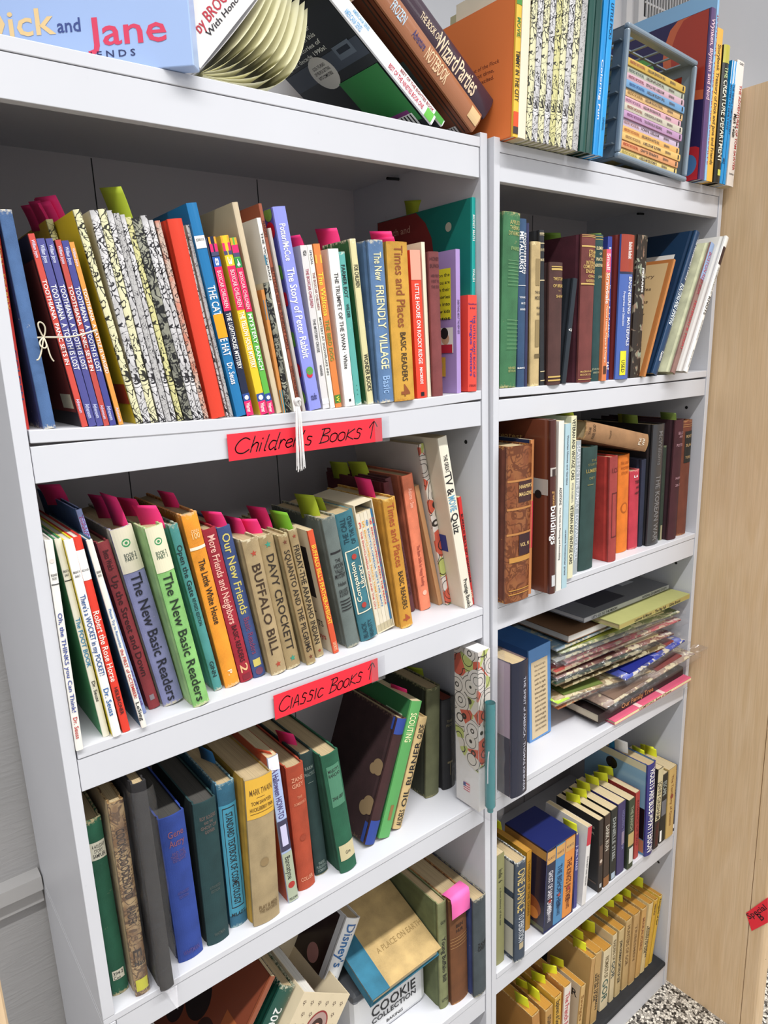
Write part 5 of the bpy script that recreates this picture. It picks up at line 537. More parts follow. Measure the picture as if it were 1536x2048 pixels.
('R', 0.3859, 0.003, 0.4381, 0.0256, 0.1756, 0.1089, 0.0326, 'pb', '3c3460', '28246c', None, None, '', 'dark purple paperback in the fourth shelf row', None, [('d', 'HOLDING THE DREAM', 0.1545, 0.0583, 0.7, 0.35, '7a78a0'), ('b', 0.0708, 0.1018, 0.5, 0.9, '8c7c90')], [(0.0192, 0.0777, 'dfe32a', 0.021, -0.3492)], [('T', 'best seller', 0.1, 0.8, 0.14, 0.17, 'a8a8c8')]),
('R', 0.4182, -0.0012, 0.4381, 0.0204, 0.1717, 0.1064, 0.027, 'pb', '34402c', '242a20', None, None, '', 'dark green paperback with cream panel and barcode', None, [('d', 'THE RANCH', 0.1544, 0.0952, 0.5, 0.5, 'a0a488'), ('b', 0.0577, 0.089, 0, 1, 'b8a068'), ('b', 0.0133, 0.0514, 0.2, 0.9, 'd0d0c8')], [(0.0153, 0.0806, 'dfe32a', 0.021, -0.7012)], [('T', 'the novel', 0.1, 0.8, 0.14, 0.17, 'a8a898')]),
('R', 0.4575, 0.0072, 0.4381, 0.0151, 0.1681, 0.1042, 0.04, 'pb', 'a83c34', None, None, None, '', 'narrow red paperback left of the tall navy hardcover', None, [('d', 'ROMANCE OF TWO', 0.148, 0.0334, 0.5, 0.5, '6c2020')], [(0.0114, 0.081, 'dfe32a', 0.021, -0.4736), (0.0114, 0.0842, 'dfe32a', 0.021, -0.6856)], []),
('R', 0.4818, -0.0031, 0.4381, 0.0297, 0.2294, 0.1606, 0.0344, 'hc', '2c2c74', '5c88a8', None, None, 'gloss', 'tall navy hardcover with white title, pale blue cover photo', None, [('d', 'VIOLETS ARE BLUE', 0.22, 0.1078, 0.5, 0.6, 'f4f2ee'), ('d', 'JAMES', 0.1053, 0.0926, 0.5, 0.4, 'f4f2ee'), ('d', 'PATTERSON', 0.09, 0.0098, 0.5, 0.65, 'f4f2ee')], [(0.0074, 0.0695, 'f4f2ee', 0.03, -0.3231), (0.0074, 0.0832, '2a80b0', 0.026, -0.4997)], [('r', 0, 1, 0.0, 0.08, 'c8c0a0'), ('r', 0, 1, 0.08, 0.48, '7ca0b8'), ('o', 0.55, 0.15, 0.09, '241e1c'), ('r', 0.0, 0.8, 0.48, 0.82, '181418'), ('r', 0, 0.35, 0.83, 0.97, 'b87858')]),
('R', 0.5157, -0.0029, 0.4383, 0.0202, 0.2006, 0.1244, -0.0087, 'pb', '2c2422', None, None, None, '', 'cream-topped black paperback right of the tall navy hardcover', None, [('b', 0.0717, 0.2012, 0, 1, 'c8bc94'), ('d', 'JOHN GRISHAM', 0.1693, 0.0742, 0.5, 0.7, '1c1a1c'), ('d', 'THE BRETHREN', 0.0653, 0.0076, 0.5, 0.5, '6a2c24')], [(0.0151, 0.0586, 'dfe32a', 0.021, -0.1299)], []),
('R', 0.5434, -0.0008, 0.4381, 0.0228, 0.1754, 0.1088, 0.0229, 'pb', '1c1e1c', None, None, None, '', 'black paperback with grey photo on the spine, near shelf end', None, [('d', 'ESCAPE', 0.1575, 0.1218, 0.5, 0.6, 'a8b0a8'), ('b', 0.0702, 0.109, 0.1, 0.9, '6c6c70'), ('b', 0.0044, 0.0335, 0, 0.3, 'f4f2ee')], [], []),
('R', 0.568, -0.0022, 0.4381, 0.0295, 0.1786, 0.1107, 0.0164, 'pb', 'c8a868', 'dcbc7c', None, None, '', 'yellowed tan paperback second from the right end', None, [('d', 'The Testimony of Queens', 0.1605, 0.0307, 0.5, 0.3, '8a5c30'), ('o', 0.5, 0.1066, 0.0059, '8a4030')], [(0.0221, 0.0685, 'dfe32a', 0.022, -0.4637), (0.0221, 0.0602, 'dfe32a', 0.022, -0.1672)], []),
('R', 0.6035, 0.0016, 0.4381, 0.0064, 0.1744, 0.1081, 0.0295, 'pb', '2a2438', None, None, None, '', 'narrow dark navy paperback at the right end, fourth shelf', None, [('d', 'ORDINARY HEROES', 0.162, 0.0571, 0.5, 0.5, 'a89078'), ('b', 0.0088, 0.0196, 0.2, 0.8, 'f4f2ee')], [], []),
('R', 0.1428, 0.0129, 0.0748, 0.0217, 0.1707, 0.1058, 0.0779, 'pb', 'b07c3c', None, None, 'e8d49c', 'yellowpage', 'front-left yellowed paperback with bright yellow flag, bottom shelf', None, [], [(0.0054, 0.0292, 'dfe32a', 0.03, -0.3008)], []),
('R', 0.1707, 0.0098, 0.0748, 0.0227, 0.1602, 0.0993, 0.0204, 'pb', 'b88c4c', None, None, 'e8d49c', 'yellowpage', 'tan yellowed paperback, second from left in the bottom row', None, [('d', 'OUTLAW', 0.1413, 0.1182, 0.5, 0.5, '1c1a1c')], [(0.0057, 0.0348, 'dfe32a', 0.03, -0.1532), (0.0057, 0.0649, 'dfe32a', 0.022, -0.3972)], []),
('R', 0.1942, 0.008, 0.0749, 0.0207, 0.1735, 0.1075, -0.002, 'pb', 'c89c3c', None, None, 'e8d49c', 'yellowpage', 'mustard paperback with small black title, third in the bottom row', None, [('d', 'Explorers of Gor', 0.1624, 0.1014, 0.5, 0.6, '1c1a1c')], [(0.0052, 0.0466, 'dfe32a', 0.024, -0.482)], []),
('R', 0.2153, 0.0042, 0.0755, 0.0204, 0.1836, 0.1139, -0.0332, 'pb', 'dcd0c4', 'b87c3c', None, 'e8d49c', 'yellowpage', 'white-spined paperback with red title, bottom row', None, [('d', 'The French Franc Room', 0.1659, 0.0204, 0.5, 0.7, 'b83440')], [(0.0051, 0.0429, 'dfe32a', 0.022, -0.7012)], []),
('R', 0.2698, 0.0071, 0.0761, 0.0144, 0.1413, 0.0876, -0.0878, 'pb', 'c8a468', 'c8b89c', None, 'e8d49c', 'yellowpage', 'cream pictorial-covered paperback lettered OR, bottom row', None, [('d', 'Savages of', 0.1174, 0.0299, 0.5, 0.6, '8a5c24')], [(0.0036, 0.0676, 'dfe32a', 0.021, -0.5062)], [('r', 0, 1, 0, 1, 'c8b89c'), ('T', 'OR', 0.1, 0.5, 0.12, 0.24, '1c1a1c')]),
('R', 0.3075, 0.0116, 0.0759, 0.0128, 0.1836, 0.1138, -0.0814, 'pb', 'b89058', 'b8955c', None, 'e8d49c', 'yellowpage', 'thick tan paperback with plain cover in the middle of the bottom row', None, [], [(0.0032, 0.0346, 'dfe32a', 0.022, -0.3038)], []),
('R', 0.3277, 0.0132, 0.0762, 0.0221, 0.1841, 0.1141, -0.0602, 'pb', 'b8945c', None, None, 'e8d49c', 'yellowpage', 'tan paperback with double black title left of the cream one', None, [('d', 'SLAVE GIRL OF GOR', 0.1307, 0.0596, 0.3, 0.35, '1c1a1c'), ('d', 'JOHN NORMAN', 0.1243, 0.0335, 0.7, 0.35, '1c1a1c')], [(0.0055, 0.054, 'dfe32a', 0.022, -0.3231)], []),
('R', 0.3708, 0.0194, 0.0761, 0.029, 0.1588, 0.0985, -0.0457, 'pb', 'd4c4a0', None, None, 'e8d49c', 'yellowpage', 'cream paperback with large green-black capitals on its spine', None, [('d', 'NOMADS OF', 0.1399, 0.0832, 0.5, 0.5, '6a5a3c'), ('d', 'GOR', 0.0792, 0.0229, 0.5, 0.7, '3c5a50')], [(0.0218, 0.0574, 'dfe32a', 0.03, -0.5448)], []),
('R', 0.4075, 0.0196, 0.0751, 0.0158, 0.1816, 0.1126, -0.0165, 'pb', 'cdbb94', None, None, 'e8d49c', 'yellowpage', 'pale paperback with bold black capitals right of the green-black lettered one', None, [('d', 'RAIDERS OF', 0.1662, 0.1125, 0.5, 0.6, '6a5a3c'), ('d', 'GOR', 0.1098, 0.0648, 0.5, 0.8, '3c4a48')], [], []),
('R', 0.4279, 0.0191, 0.0756, 0.0201, 0.18, 0.1116, -0.0365, 'pb', 'c0a878', None, None, 'e8d49c', 'yellowpage', 'buff paperback with narrow black title, ninth in the bottom row', None, [('d', 'JOHN NORMAN CAPTIVE OF GOR', 0.1504, 0.0354, 0.5, 0.5, '1c1a1c')], [(0.0135, 0.0549, 'dfe32a', 0.021, -0.1188)], []),
('R', 0.4559, 0.0194, 0.0755, 0.0225, 0.189, 0.1172, -0.0287, 'pb', 'bc9c68', None, None, 'e8d49c', 'yellowpage', 'buff paperback with faded brown title in the bottom row', None, [('d', 'HUNTERS OF GOR', 0.1732, 0.0643, 0.5, 0.5, '6a5030')], [(0.0056, 0.0539, 'dfe32a', 0.021, -0.696)], []),
('R', 0.4797, 0.0166, 0.0759, 0.0229, 0.1905, 0.1181, -0.046, 'pb', 'b89460', None, None, 'e8d49c', 'yellowpage', 'tan creased paperback left of the one with double title', None, [('d', 'TRIBESMEN', 0.1589, 0.0638, 0.5, 0.4, '7a5c38')], [(0.0057, 0.0519, 'dfe32a', 0.021, -0.696)], []),
('R', 0.508, 0.0176, 0.0763, 0.0191, 0.1857, 0.1151, -0.0798, 'pb', 'c49a5c', None, None, 'e8d49c', 'yellowpage', 'orange-tan paperback with cracked spine, bottom row', None, [('d', 'MARAUDERS', 0.1598, 0.0724, 0.5, 0.5, '8a5a3c')], [(0.0063, 0.0513, 'dfe32a', 0.021, -0.2799)], []),
('R', 0.5281, 0.017, 0.0769, 0.017, 0.1835, 0.1138, -0.1246, 'pb', 'd4bc88', None, None, 'e8d49c', 'yellowpage', 'cream paperback with bold double black title near right end', None, [('d', 'ASSASSIN OF GOR', 0.1259, 0.0527, 0.3, 0.4, '1c1a1c'), ('d', 'JOHN NORMAN', 0.1193, 0.0393, 0.75, 0.4, '1c1a1c')], [], []),
('R', 0.5502, 0.0187, 0.0769, 0.0148, 0.1796, 0.1114, -0.1397, 'pb', 'd0a43c', None, None, 'e8d49c', 'yellowpage', 'yellow paperback second from the right end of the bottom row', None, [('d', 'Dancer of Gor', 0.1674, 0.1384, 0.5, 0.5, '1c1a1c')], [(0.0111, 0.055, 'dfe32a', 0.026, -0.5448)], []),
('R', 0.5676, 0.0188, 0.0769, 0.0127, 0.1788, 0.1108, -0.1654, 'pb', 'd4ac38', None, None, 'e8d49c', 'yellowpage', 'rightmost yellow paperback in the bottom row', None, [('d', 'Renegades of Gor', 0.1711, 0.1014, 0.5, 0.6, '4a3a14')], [], []),
('L', 0.5343, 0.0, 1.8274, 0.0127, 0.2251, 0.165, 0.9456, 'pb', 'e6e6ea', '2c3034', None, None, 'gloss', 'front leaning comic collection with talking-computer back cover atop left bookcase', None, [('d', 'AMERICANA SERIES', 0.1626, 0.136, 0.5, 0.6, '7ab0d8'), ('d', 'BEST OF THE NINETIES BOOK ONE', 0.0868, 0.022, 0.5, 0.5, 'c83848'), ('b', 0.0034, 0.0164, 0, 1, '6cc050')], [], [('r', 0, 1, 0, 1, '1c2024'), ('T', 'of the trends the beloved', 0.36, 0.98, 0.05, 0.075, 'd8d8d0'), ('T', 'a cultured icon is Archie', 0.36, 0.98, 0.092, 0.11699999999999999, 'd8d8d0'), ('T', 'as he devours the digital', 0.36, 0.98, 0.134, 0.159, 'd8d8d0'), ('T', 'Archie goes to Hollywood', 0.36, 0.98, 0.176, 0.201, 'd8d8d0'), ('T', 'and Betty pierces her ear', 0.36, 0.98, 0.21800000000000003, 0.243, 'd8d8d0'), ('T', 'and more awaits in this', 0.36, 0.98, 0.26, 0.28500000000000003, 'd8d8d0'), ('T', 'next set of stories of', 0.36, 0.98, 0.302, 0.327, 'd8d8d0'), ('T', 'the great decade 1990s!', 0.36, 0.98, 0.34400000000000003, 0.36900000000000005, 'd8d8d0'), ('r', 0.0, 1, 0.39, 0.5, '3c4450'), ('r', 0.12, 0.32, 0.38, 0.46, '5a6470'), ('r', 0.15, 0.29, 0.4, 0.43, '1c2430'), ('o', 0.57, 0.47, 0.14, 'c8c4bc'), ('T', "GOSH, I'VE HEARD", 0.49, 0.65, 0.415, 0.435, '1c1a1c'), ('T', 'OF PEOPLE GETTING', 0.47, 0.67, 0.445, 0.465, '1c1a1c'), ('T', 'INTO COMPUTERS!', 0.48, 0.66, 0.475, 0.495, '1c1a1c'), ('r', 0.03, 0.52, 0.56, 0.94, '2c7a3c'), ('r', 0.1, 0.34, 0.86, 0.94, '803878'), ('r', 0.08, 0.36, 0.885, 0.975, 'f4f2ee'), ('r', 0.1, 0.115, 0.89, 0.96, '1c1a1c'), ('r', 0.135, 0.15000000000000002, 0.89, 0.96, '1c1a1c'), ('r', 0.17, 0.185, 0.89, 0.96, '1c1a1c'), ('r', 0.20500000000000002, 0.22000000000000003, 0.89, 0.96, '1c1a1c'), ('r', 0.24000000000000002, 0.255, 0.89, 0.96, '1c1a1c'), ('r', 0.275, 0.29000000000000004, 0.89, 0.96, '1c1a1c'), ('r', 0.31000000000000005, 0.325, 0.89, 0.96, '1c1a1c')]),
('L', 0.5553, 0.003, 1.8295, 0.0083, 0.2266, 0.165, 0.9487, 'pb', 'e0e4e0', '2c3034', None, None, 'gloss', 'second leaning comic collection, spine lettered in red behind the first', None, [('d', 'AMERICANA SERIES', 0.1699, 0.1429, 0.5, 0.6, '7ab0d8'), ('d', 'BEST OF THE EIGHTIES BOOK', 0.0856, 0.0215, 0.5, 0.5, 'a02c38'), ('b', 0.0016, 0.0182, 0, 1, '4c9c40')], [], []),
('L', 0.6058, -0.002, 1.829, 0.0291, 0.2089, 0.16, 0.9234, 'hc', 'a06848', '7a4630', None, None, 'gloss', 'brown leaning notebook with engraved border and ornate spine, atop left bookcase', None, [('d', 'FROZEN', 0.1787, 0.1545, 0.5, 0.5, 'b8d0e0'), ('d', 'Adventure', 0.1393, 0.1165, 0.5, 0.4, '40386a'), ('d', 'NOTEBOOK', 0.1122, 0.0703, 0.5, 0.65, 'e8c8a0'), ('b', 0.0018, 0.0209, 0.2, 0.8, 'd8b888')], [], [('r', 0, 1, 0, 1, '7a4630'), ('r', 0.06, 0.075, 0.02, 0.98, '3c2c24'), ('r', 0.1, 0.115, 0.02, 0.98, '4c4034'), ('r', 0.15, 0.75, 0.42, 0.62, '5c6864'), ('r', 0.12, 0.38, 0.92, 0.985, 'f4f2ee'), ('r', 0.14, 0.15, 0.925, 0.97, '1c1a1c'), ('r', 0.17, 0.18, 0.925, 0.97, '1c1a1c'), ('r', 0.2, 0.21, 0.925, 0.97, '1c1a1c'), ('r', 0.23, 0.24, 0.925, 0.97, '1c1a1c'), ('r', 0.26, 0.27, 0.925, 0.97, '1c1a1c'), ('r', 0.29000000000000004, 0.3, 0.925, 0.97, '1c1a1c'), ('r', 0.32, 0.32999999999999996, 0.925, 0.97, '1c1a1c')]),
('L', 0.633, 0.004, 1.8504, 0.0329, 0.1921, 0.2, 0.9505, 'hc', '3e2c38', '2c1e28', None, None, 'gloss', 'dark purple leaning book lettered Wizard Parties', None, [('d', 'THE BOOK OF', 0.1485, 0.112, 0.5, 0.3, 'e8d0b0'), ('d', 'Wizard', 0.1135, 0.0735, 0.5, 0.75, 'e8d0b0'), ('d', 'Parties', 0.0704, 0.033, 0.5, 0.75, 'e8d0b0')], [], []),
('R', 0.0124, -0.022, 1.8227, 0.0098, 0.1747, 0.185, -0.0376, 'pic', 'e8b838', 'e07038', None, None, '', 'tall orange picture book with yellow spine and blank-faced ewe drawing', None, [('b', 0.1579, 0.1865, 0, 1, '4a8c3c'), ('d', 'MOVIE', 0.1428, 0.1195, 0.5, 0.7, '3c7a3c'), ('d', 'TIMMY IN THE CITY', 0.1042, 0.0431, 0.5, 0.8, '1c1a1c'), ('b', 0.0126, 0.0309, 0, 1, 'd84c20'), ('b', 0.0039, 0.0126, 0, 1, '3a2c2c')], [], [('r', 0, 1, 0, 1, 'e87c3c'), ('T', 'and the rest of the Flock', 0.15, 0.6, 0.41, 0.44, '7a3018'), ('T', 'for the first time,', 0.2, 0.58, 0.46, 0.49, '7a3018'), ('T', 'be more excited.', 0.2, 0.52, 0.51, 0.54, '7a3018')]),
('R', 0.0226, -0.022, 1.823, 0.0152, 0.203, 0.1259, -0.0443, 'pb', 'e4d8c0', None, None, None, '', 'plain cream book between the orange book and the doodle spines', None, [], [], []),
('R', 0.0393, -0.022, 1.8229, 0.0109, 0.203, 0.1583, -0.0549, 'pic', 'd2cc92', 'b8b490', 'doodle_cream', None, '', 'tall doodle-spined picture book atop the right bookcase, first of nine counting from the cream book', 'doodle-spined picture books atop the right bookcase', [], [], []),
('R', 0.0511, -0.022, 1.8229, 0.0111, 0.203, 0.1583, -0.0579, 'pic', 'd2cc92', 'b8b490', 'doodle_white', None, '', 'tall doodle-spined picture book atop the right bookcase, second of nine counting from the cream book', 'doodle-spined picture books atop the right bookcase', [], [], []),
('R', 0.0632, -0.022, 1.823, 0.0113, 0.203, 0.1583, -0.0608, 'pic', 'd2cc92', 'b8b490', 'doodle_cream', None, '', 'tall doodle-spined picture book atop the right bookcase, third of nine counting from the cream book', 'doodle-spined picture books atop the right bookcase', [], [], []),
('R', 0.0754, -0.022, 1.823, 0.0114, 0.203, 0.1583, -0.0636, 'pic', 'd2cc92', 'b8b490', 'doodle_white', None, '', 'tall doodle-spined picture book atop the right bookcase, fourth of nine counting from the cream book', 'doodle-spined picture books atop the right bookcase', [], [], []),
('R', 0.0878, -0.022, 1.823, 0.0116, 0.203, 0.1583, -0.0664, 'pic', 'd2cc92', 'b8b490', 'doodle_yellow', None, '', 'tall doodle-spined picture book atop the right bookcase, fifth of nine counting from the cream book', 'doodle-spined picture books atop the right bookcase', [], [], []),
('R', 0.1004, -0.022, 1.8231, 0.0118, 0.203, 0.1583, -0.0691, 'pic', 'd2cc92', 'b8b490', 'doodle_cream', None, '', 'tall doodle-spined picture book atop the right bookcase, sixth of nine counting from the cream book', 'doodle-spined picture books atop the right bookcase', [], [], []),
('R', 0.1132, -0.022, 1.8231, 0.012, 0.203, 0.1583, -0.0717, 'pic', 'd2cc92', 'b8b490', 'doodle_white', None, '', 'tall doodle-spined picture book atop the right bookcase, seventh of nine counting from the cream book', 'doodle-spined picture books atop the right bookcase', [], [], []),
('R', 0.1262, -0.022, 1.8232, 0.0121, 0.203, 0.1583, -0.0743, 'pic', 'd2cc92', 'b8b490', 'doodle_cream', None, '', 'tall doodle-spined picture book atop the right bookcase, eighth of nine counting from the cream book', 'doodle-spined picture books atop the right bookcase', [], [], []),
('R', 0.1395, -0.022, 1.8232, 0.0123, 0.203, 0.1583, -0.0768, 'pic', 'd2cc92', 'b8b490', 'doodle_silver', None, '', 'tall doodle-spined picture book atop the right bookcase, ninth of nine counting from the cream book', 'doodle-spined picture books atop the right bookcase', [], [], []),
('R', 0.1568, -0.022, 1.8232, 0.0142, 0.2041, 0.1428, -0.0669, 'hc', '1f4c44', '183c38', None, None, 'gloss', 'tall dark green hardcover atop the right bookcase, nearer the doodle spines', None, [], [], []),
('R', 0.172, -0.022, 1.8233, 0.0141, 0.2079, 0.1455, -0.0696, 'hc', '1c443e', '183c38', None, None, 'gloss', 'tall dark green hardcover atop the right bookcase, beside the bright blue pair', None, [], [], []),
('R', 0.1885, -0.022, 1.8231, 0.011, 0.2123, 0.1656, -0.073, 'pic', '1c8cd0', None, None, None, 'gloss', 'bright blue tall picture book, left of the blue pair', None, [('d', 'Coloring Fun', 0.1291, 0.0483, 0.5, 0.4, 'f4f2ee')], [], []),
('R', 0.2005, -0.022, 1.8233, 0.0123, 0.2157, 0.1682, -0.0821, 'pic', '2898d8', None, None, None, 'gloss', 'bright blue tall picture book, touching the grey basket', None, [('d', 'LITTLE PICKS', 0.206, 0.1585, 0.5, 0.5, '204060'), ('d', 'LANDOLL', 0.053, 0.035, 0.5, 0.35, '204060')], [], []),
('R', 0.4983, -0.02, 1.8223, 0.0151, 0.2668, 0.25, -0.015, 'pic', '5c4470', '2c2450', None, None, 'gloss', 'tall night-sky picture book with striped planet cover behind the basket', None, [('d', 'Wynken, Blynken and Nod', 0.251, 0.1274, 0.5, 0.7, 'f0c8d0')], [], [('r', 0, 1, 0, 1, '2c2450'), ('o', 0.0, 0.2, 0.34, 'c86440'), ('o', 0.0, 0.2, 0.28, 'a83c2c'), ('o', 0.55, 0.3, 0.16, '5c9c4c'), ('o', 0.08, 0.92, 0.14, 'b82c34'), ('o', 0.1, 0.9, 0.07, '4c78a8'), ('o', 0.3, 0.72, 0.12, 'd8d8e0'), ('o', 0.4, 0.97, 0.1, '3c5078')]),
('R', 0.5151, -0.02, 1.8223, 0.0066, 0.2985, 0.27, -0.015, 'pic', '8cb8dc', '8cb8dc', None, None, 'gloss', 'very tall pale blue thin book behind the night-sky book', None, [('d', 'JEWELART TUNES EARLIER ROSEVILLE', 0.2597, 0.0256, 0.5, 0.4, 'a83c4c')], [], []),
('R', 0.5221, -0.02, 1.8223, 0.019, 0.2418, 0.1886, -0.015, 'pic', 'e4b048', None, None, None, '', 'yellow reader atop the right bookcase with slim script title', None, [('d', 'Storybook Treasury of Dick and Jane and Friends', 0.2172, 0.0272, 0.5, 0.5, '5a4420')], [], []),
('R', 0.5464, -0.02, 1.8223, 0.0214, 0.221, 0.1547, -0.015, 'hc', '24241e', None, None, None, 'gloss', 'black and green book with chalky white department title', None, [('b', 0.1929, 0.2302, 0, 1, 'b8b040'), ('d', 'THE', 0.1866, 0.1693, 0.5, 0.5, 'c8d8a0'), ('d', 'CREATURE DEPARTMENT', 0.1662, 0.0344, 0.5, 0.6, 'e0e0d0'), ('b', 0.0119, 0.0219, 0.3, 0.8, 'c8c860')], [], []),
('R', 0.5689, -0.02, 1.8231, 0.0094, 0.203, 0.1259, -0.0653, 'pb', '2090d0', None, None, None, 'gloss', 'blue mystery paperback, left of two near the bookcase end', None, [('b', 0.1655, 0.2057, 0, 1, 'd8e4ec'), ('d', "MYSTERY AT DEVIL'S PAW", 0.1639, 0.0902, 0.5, 0.6, '183c60'), ('d', '402', 0.0435, 0.0335, 0.5, 0.7, '103050')], [], []),
('R', 0.5808, -0.02, 1.823, 0.0082, 0.203, 0.1259, -0.0546, 'pb', '2090d0', None, None, None, 'gloss', 'blue mystery paperback touching the white classic novel', None, [('b', 0.1671, 0.2074, 0, 1, 'd8e4ec'), ('d', 'THE VIKING SYMBOL MYSTERY', 0.1655, 0.0834, 0.5, 0.6, '183c60')], [], []),
('R', 0.5932, -0.02, 1.8223, 0.0248, 0.208, 0.1289, -0.0355, 'pb', 'e4dcd4', None, None, None, 'gloss', 'white paperback with red vertical title at the far right, atop bookcase', None, [('h', 'CLASSIC', 0.3, 0.9, 0.2034, 0.0038, '1c1a1c'), ('d', 'THE ADVENTURES OF TOM SAWYER', 0.1694, 0.0279, 0.75, 0.35, 'b82c2c'), ('d', 'Mark Twain', 0.1202, 0.0819, 0.35, 0.45, '1c1a1c'), ('h', 'Saddleback', 0.2, 0.9, 0.021, 0.0032, '1c1a1c')], [], [])]
for r in BOOKS: book(*r)
SLIPS=[(('L', 0.4361, 0.0285, 1.1514, 0.0316, 0.1973, 0.105, 0.1628, 'slip', 'd8ccb0', None, None, None, '', 'cream slipcase holding five thin mystery paperbacks', None, [], [], []), {'inner': [('dcd2bc', 'THE ENCYCLOPEDIA CASES AND THE CITY', 'c83a3a', '3'), ('d8cdb4', 'ENCYCLOPEDIA TRACKS THEM DOWN', 'e0a030', '5'), ('dcd2bc', 'ENCYCLOPEDIA GETS HIS MAN', '3a7ab0', '8'), ('d8cdb4', 'ENCYCLOPEDIA KEEPS THE PEACE', 'c83a3a', '6'), ('2c6c98', 'ENCYCLOPEDIA SAVES THE DAY', 'c83a3a', '2')], 'iw': [1, 1, 1, 1, 0.5], 'ih': 0.94, 'g': 'thin mystery paperbacks inside the cream slipcase', 'lab': 'thin cream mystery paperback inside the slipcase, %s from the left', 'il': None, 'band': None}),
(('R', 0.1451, 0.0019, 0.4406, 0.0897, 0.1828, 0.105, -0.0277, 'slip', '1c2458', None, None, None, '', 'blue-topped boxed set holding three fantasy paperbacks', None, [], [], [('r', 0, 1, 0, 1, '2a2434'), ('r', 0, 1, 0.02, 0.12, 'b88848'), ('o', 0.3, 0.75, 0.22, '8c4c2c'), ('o', 0.25, 0.82, 0.12, 'c87c3c'), ('r', 0, 0.8, 0.93, 0.98, '5c6048')]), {'inner': [('262a40', 'GHOST OF SAINT CAMBER', 'e0dce0', ''), ('4c84b0', "THE BISHOP'S HEIR", '1c3050', ''), ('d8883c', "THE KING'S JUSTICE", '5a2418', '')], 'iw': [1, 1, 1.1], 'ih': 0.99, 'g': 'fantasy paperbacks in the blue boxed set', 'lab': 'fantasy paperback in the blue-topped boxed set, %s from the left', 'il': ['navy-spined', 'pale blue-spined', 'orange-spined'], 'band': 'c89858'})]
# ------------------------------------------------------------------ slipcases with books inside
def slip(row,inf):
    (u,x,y,z,w,h,d,lean,kind,col,side,smat,wear,fl,label,group,deco,notes,sdeco)=row
    M=UN[u]@T((x,y,z))@RY(-lean); root=empty('slipcase',M,label,'slipcase')
    m=mat(col,'gloss' if side is None and col!='d8ccb0' else 'print'); t=.0015; f=MB()
    f.box(0,t,0,d,0,h,m); f.box(w-t,w,0,d,0,h,m); f.box(t,w-t,d-t,d,0,h,m); f.box(t,w-t,0,d-t,0,t,m); f.box(t,w-t,0,d-t,h-t,h,m)
    n=0
    for dc in sdeco:
        n+=1; X=-.0003-n*.00005; dm=mat(dc[-1],'gloss')
        if dc[0]=='r': _,s0,s1,v0,v1,_c=dc; f.face([(X,s0*d,h*(1-v0)),(X,s1*d,h*(1-v0)),(X,s1*d,h*(1-v1)),(X,s0*d,h*(1-v1))],dm)
        else:
            _,s0,v0,r,_c=dc; vs=[(X,s0*d,h*(1-v0))]+[(X,min(d,max(0,s0*d+r*d*math.cos(i*math.pi/12))),h*(1-v0)+r*d*math.sin(i*math.pi/12)) for i in range(24)]
            f.add(vs,[(0,i+1,(i+1)%24+1) for i in range(24)],dm)
    f.build('case',root)
    tot=sum(inf['iw']); cx=t+.0004; W_=w-2*t-.0008; hh=(h-2*t-.001)*inf['ih']
    od=['first','second','third','fourth','fifth']
    for k,((c,txt,tc_,num),rw) in enumerate(zip(inf['inner'],inf['iw'])):
        bw=W_*rw/tot; dec=[('d',txt,hh*.86 if inf['band'] is None else hh*.74,hh*.2,.5,.5,tc_)]
        if num: dec+=[('h',num,.2,.8,hh*.91,.009,tc_),('b',0,hh*.06,0,1,'b4a888')]
        if inf['band']: dec=[('b',hh*.84,hh*.99,.05,.95,inf['band']),('h','KURTZ',.15,.85,hh*.9,.005,'3a3040')]+dec+[('S',.5,hh*.36,bw*.22,'a84030'),('d','KATHERINE KURTZ',hh*.28,hh*.1,.5,.3,tc_)]
        lb=inf['lab']%od[k]
        if inf['il']: lb=inf['il'][k]+' '+lb
        book(u,0,0,0,bw-.0004,hh,d-t-.003,0,'pb',c,None,None,None,'',lb,inf['g'],dec,[],[],M=M@T((cx,.0012,t+.0002)))
        cx+=bw
for r,i in SLIPS: slip(r,i)
def quadtext(f,txt,O,U,V,w_,h_,m):
    tv,tf=text_mesh(txt); f.add([O+U*(a*w_)+V*(b*h_) for a,b in tv],tf,m)
# ------------------------------------------------------------------ on top of the left bookcase
zt=Z['LT0']
dj=T((.2054,-.0211,zt+.0003))@RZ(math.atan2(-.667,.745))   # local x runs to the right along the face, y into the box
root=empty('keepsake_box',dj,'pale blue box with yellow, navy and pink lettering at the top left corner','box')
pb=mat('a4bce6','gloss'); f=MB(); f.box(-.27,0,0,.018,0,.26,pb); f.build('body',root,bevel=.001)
f=MB(); o=Vector((0,-.0004,0))
U=Vector((1,0,0)); V=Vector((0,0,1))
for txt,x0,x1,z0,hh,c in(('Dick',-.212,-.134,.0365,.024,'e8c890'),('Jane',-.106+.0005,-.024,.0195,.0,'d84060')):
    if hh==0: continue
    quadtext(f,txt,Vector((x0,-.0004,z0)),U,V,x1-x0,hh,mat(c,'flat'))
quadtext(f,'Jane',Vector((-.104,-.0004,.0235)),U,V,.080,.0255,mat('d84060','flat')); quadtext(f,'and',Vector((-.1325,-.0004,.037)),U,V,.0235,.0125,mat('3c4c88','flat'))
quadtext(f,'and',Vector((-.1045,-.00045,.036)),U,V,.0,.0,mat('3c4c88','flat')) if 0 else None
quadtext(f,'A N D   F R I E N D S',Vector((-.165,-.0004,.0125)),U,V,.108,.0062,mat('2c3460','flat'))
f.build('lettering',root)
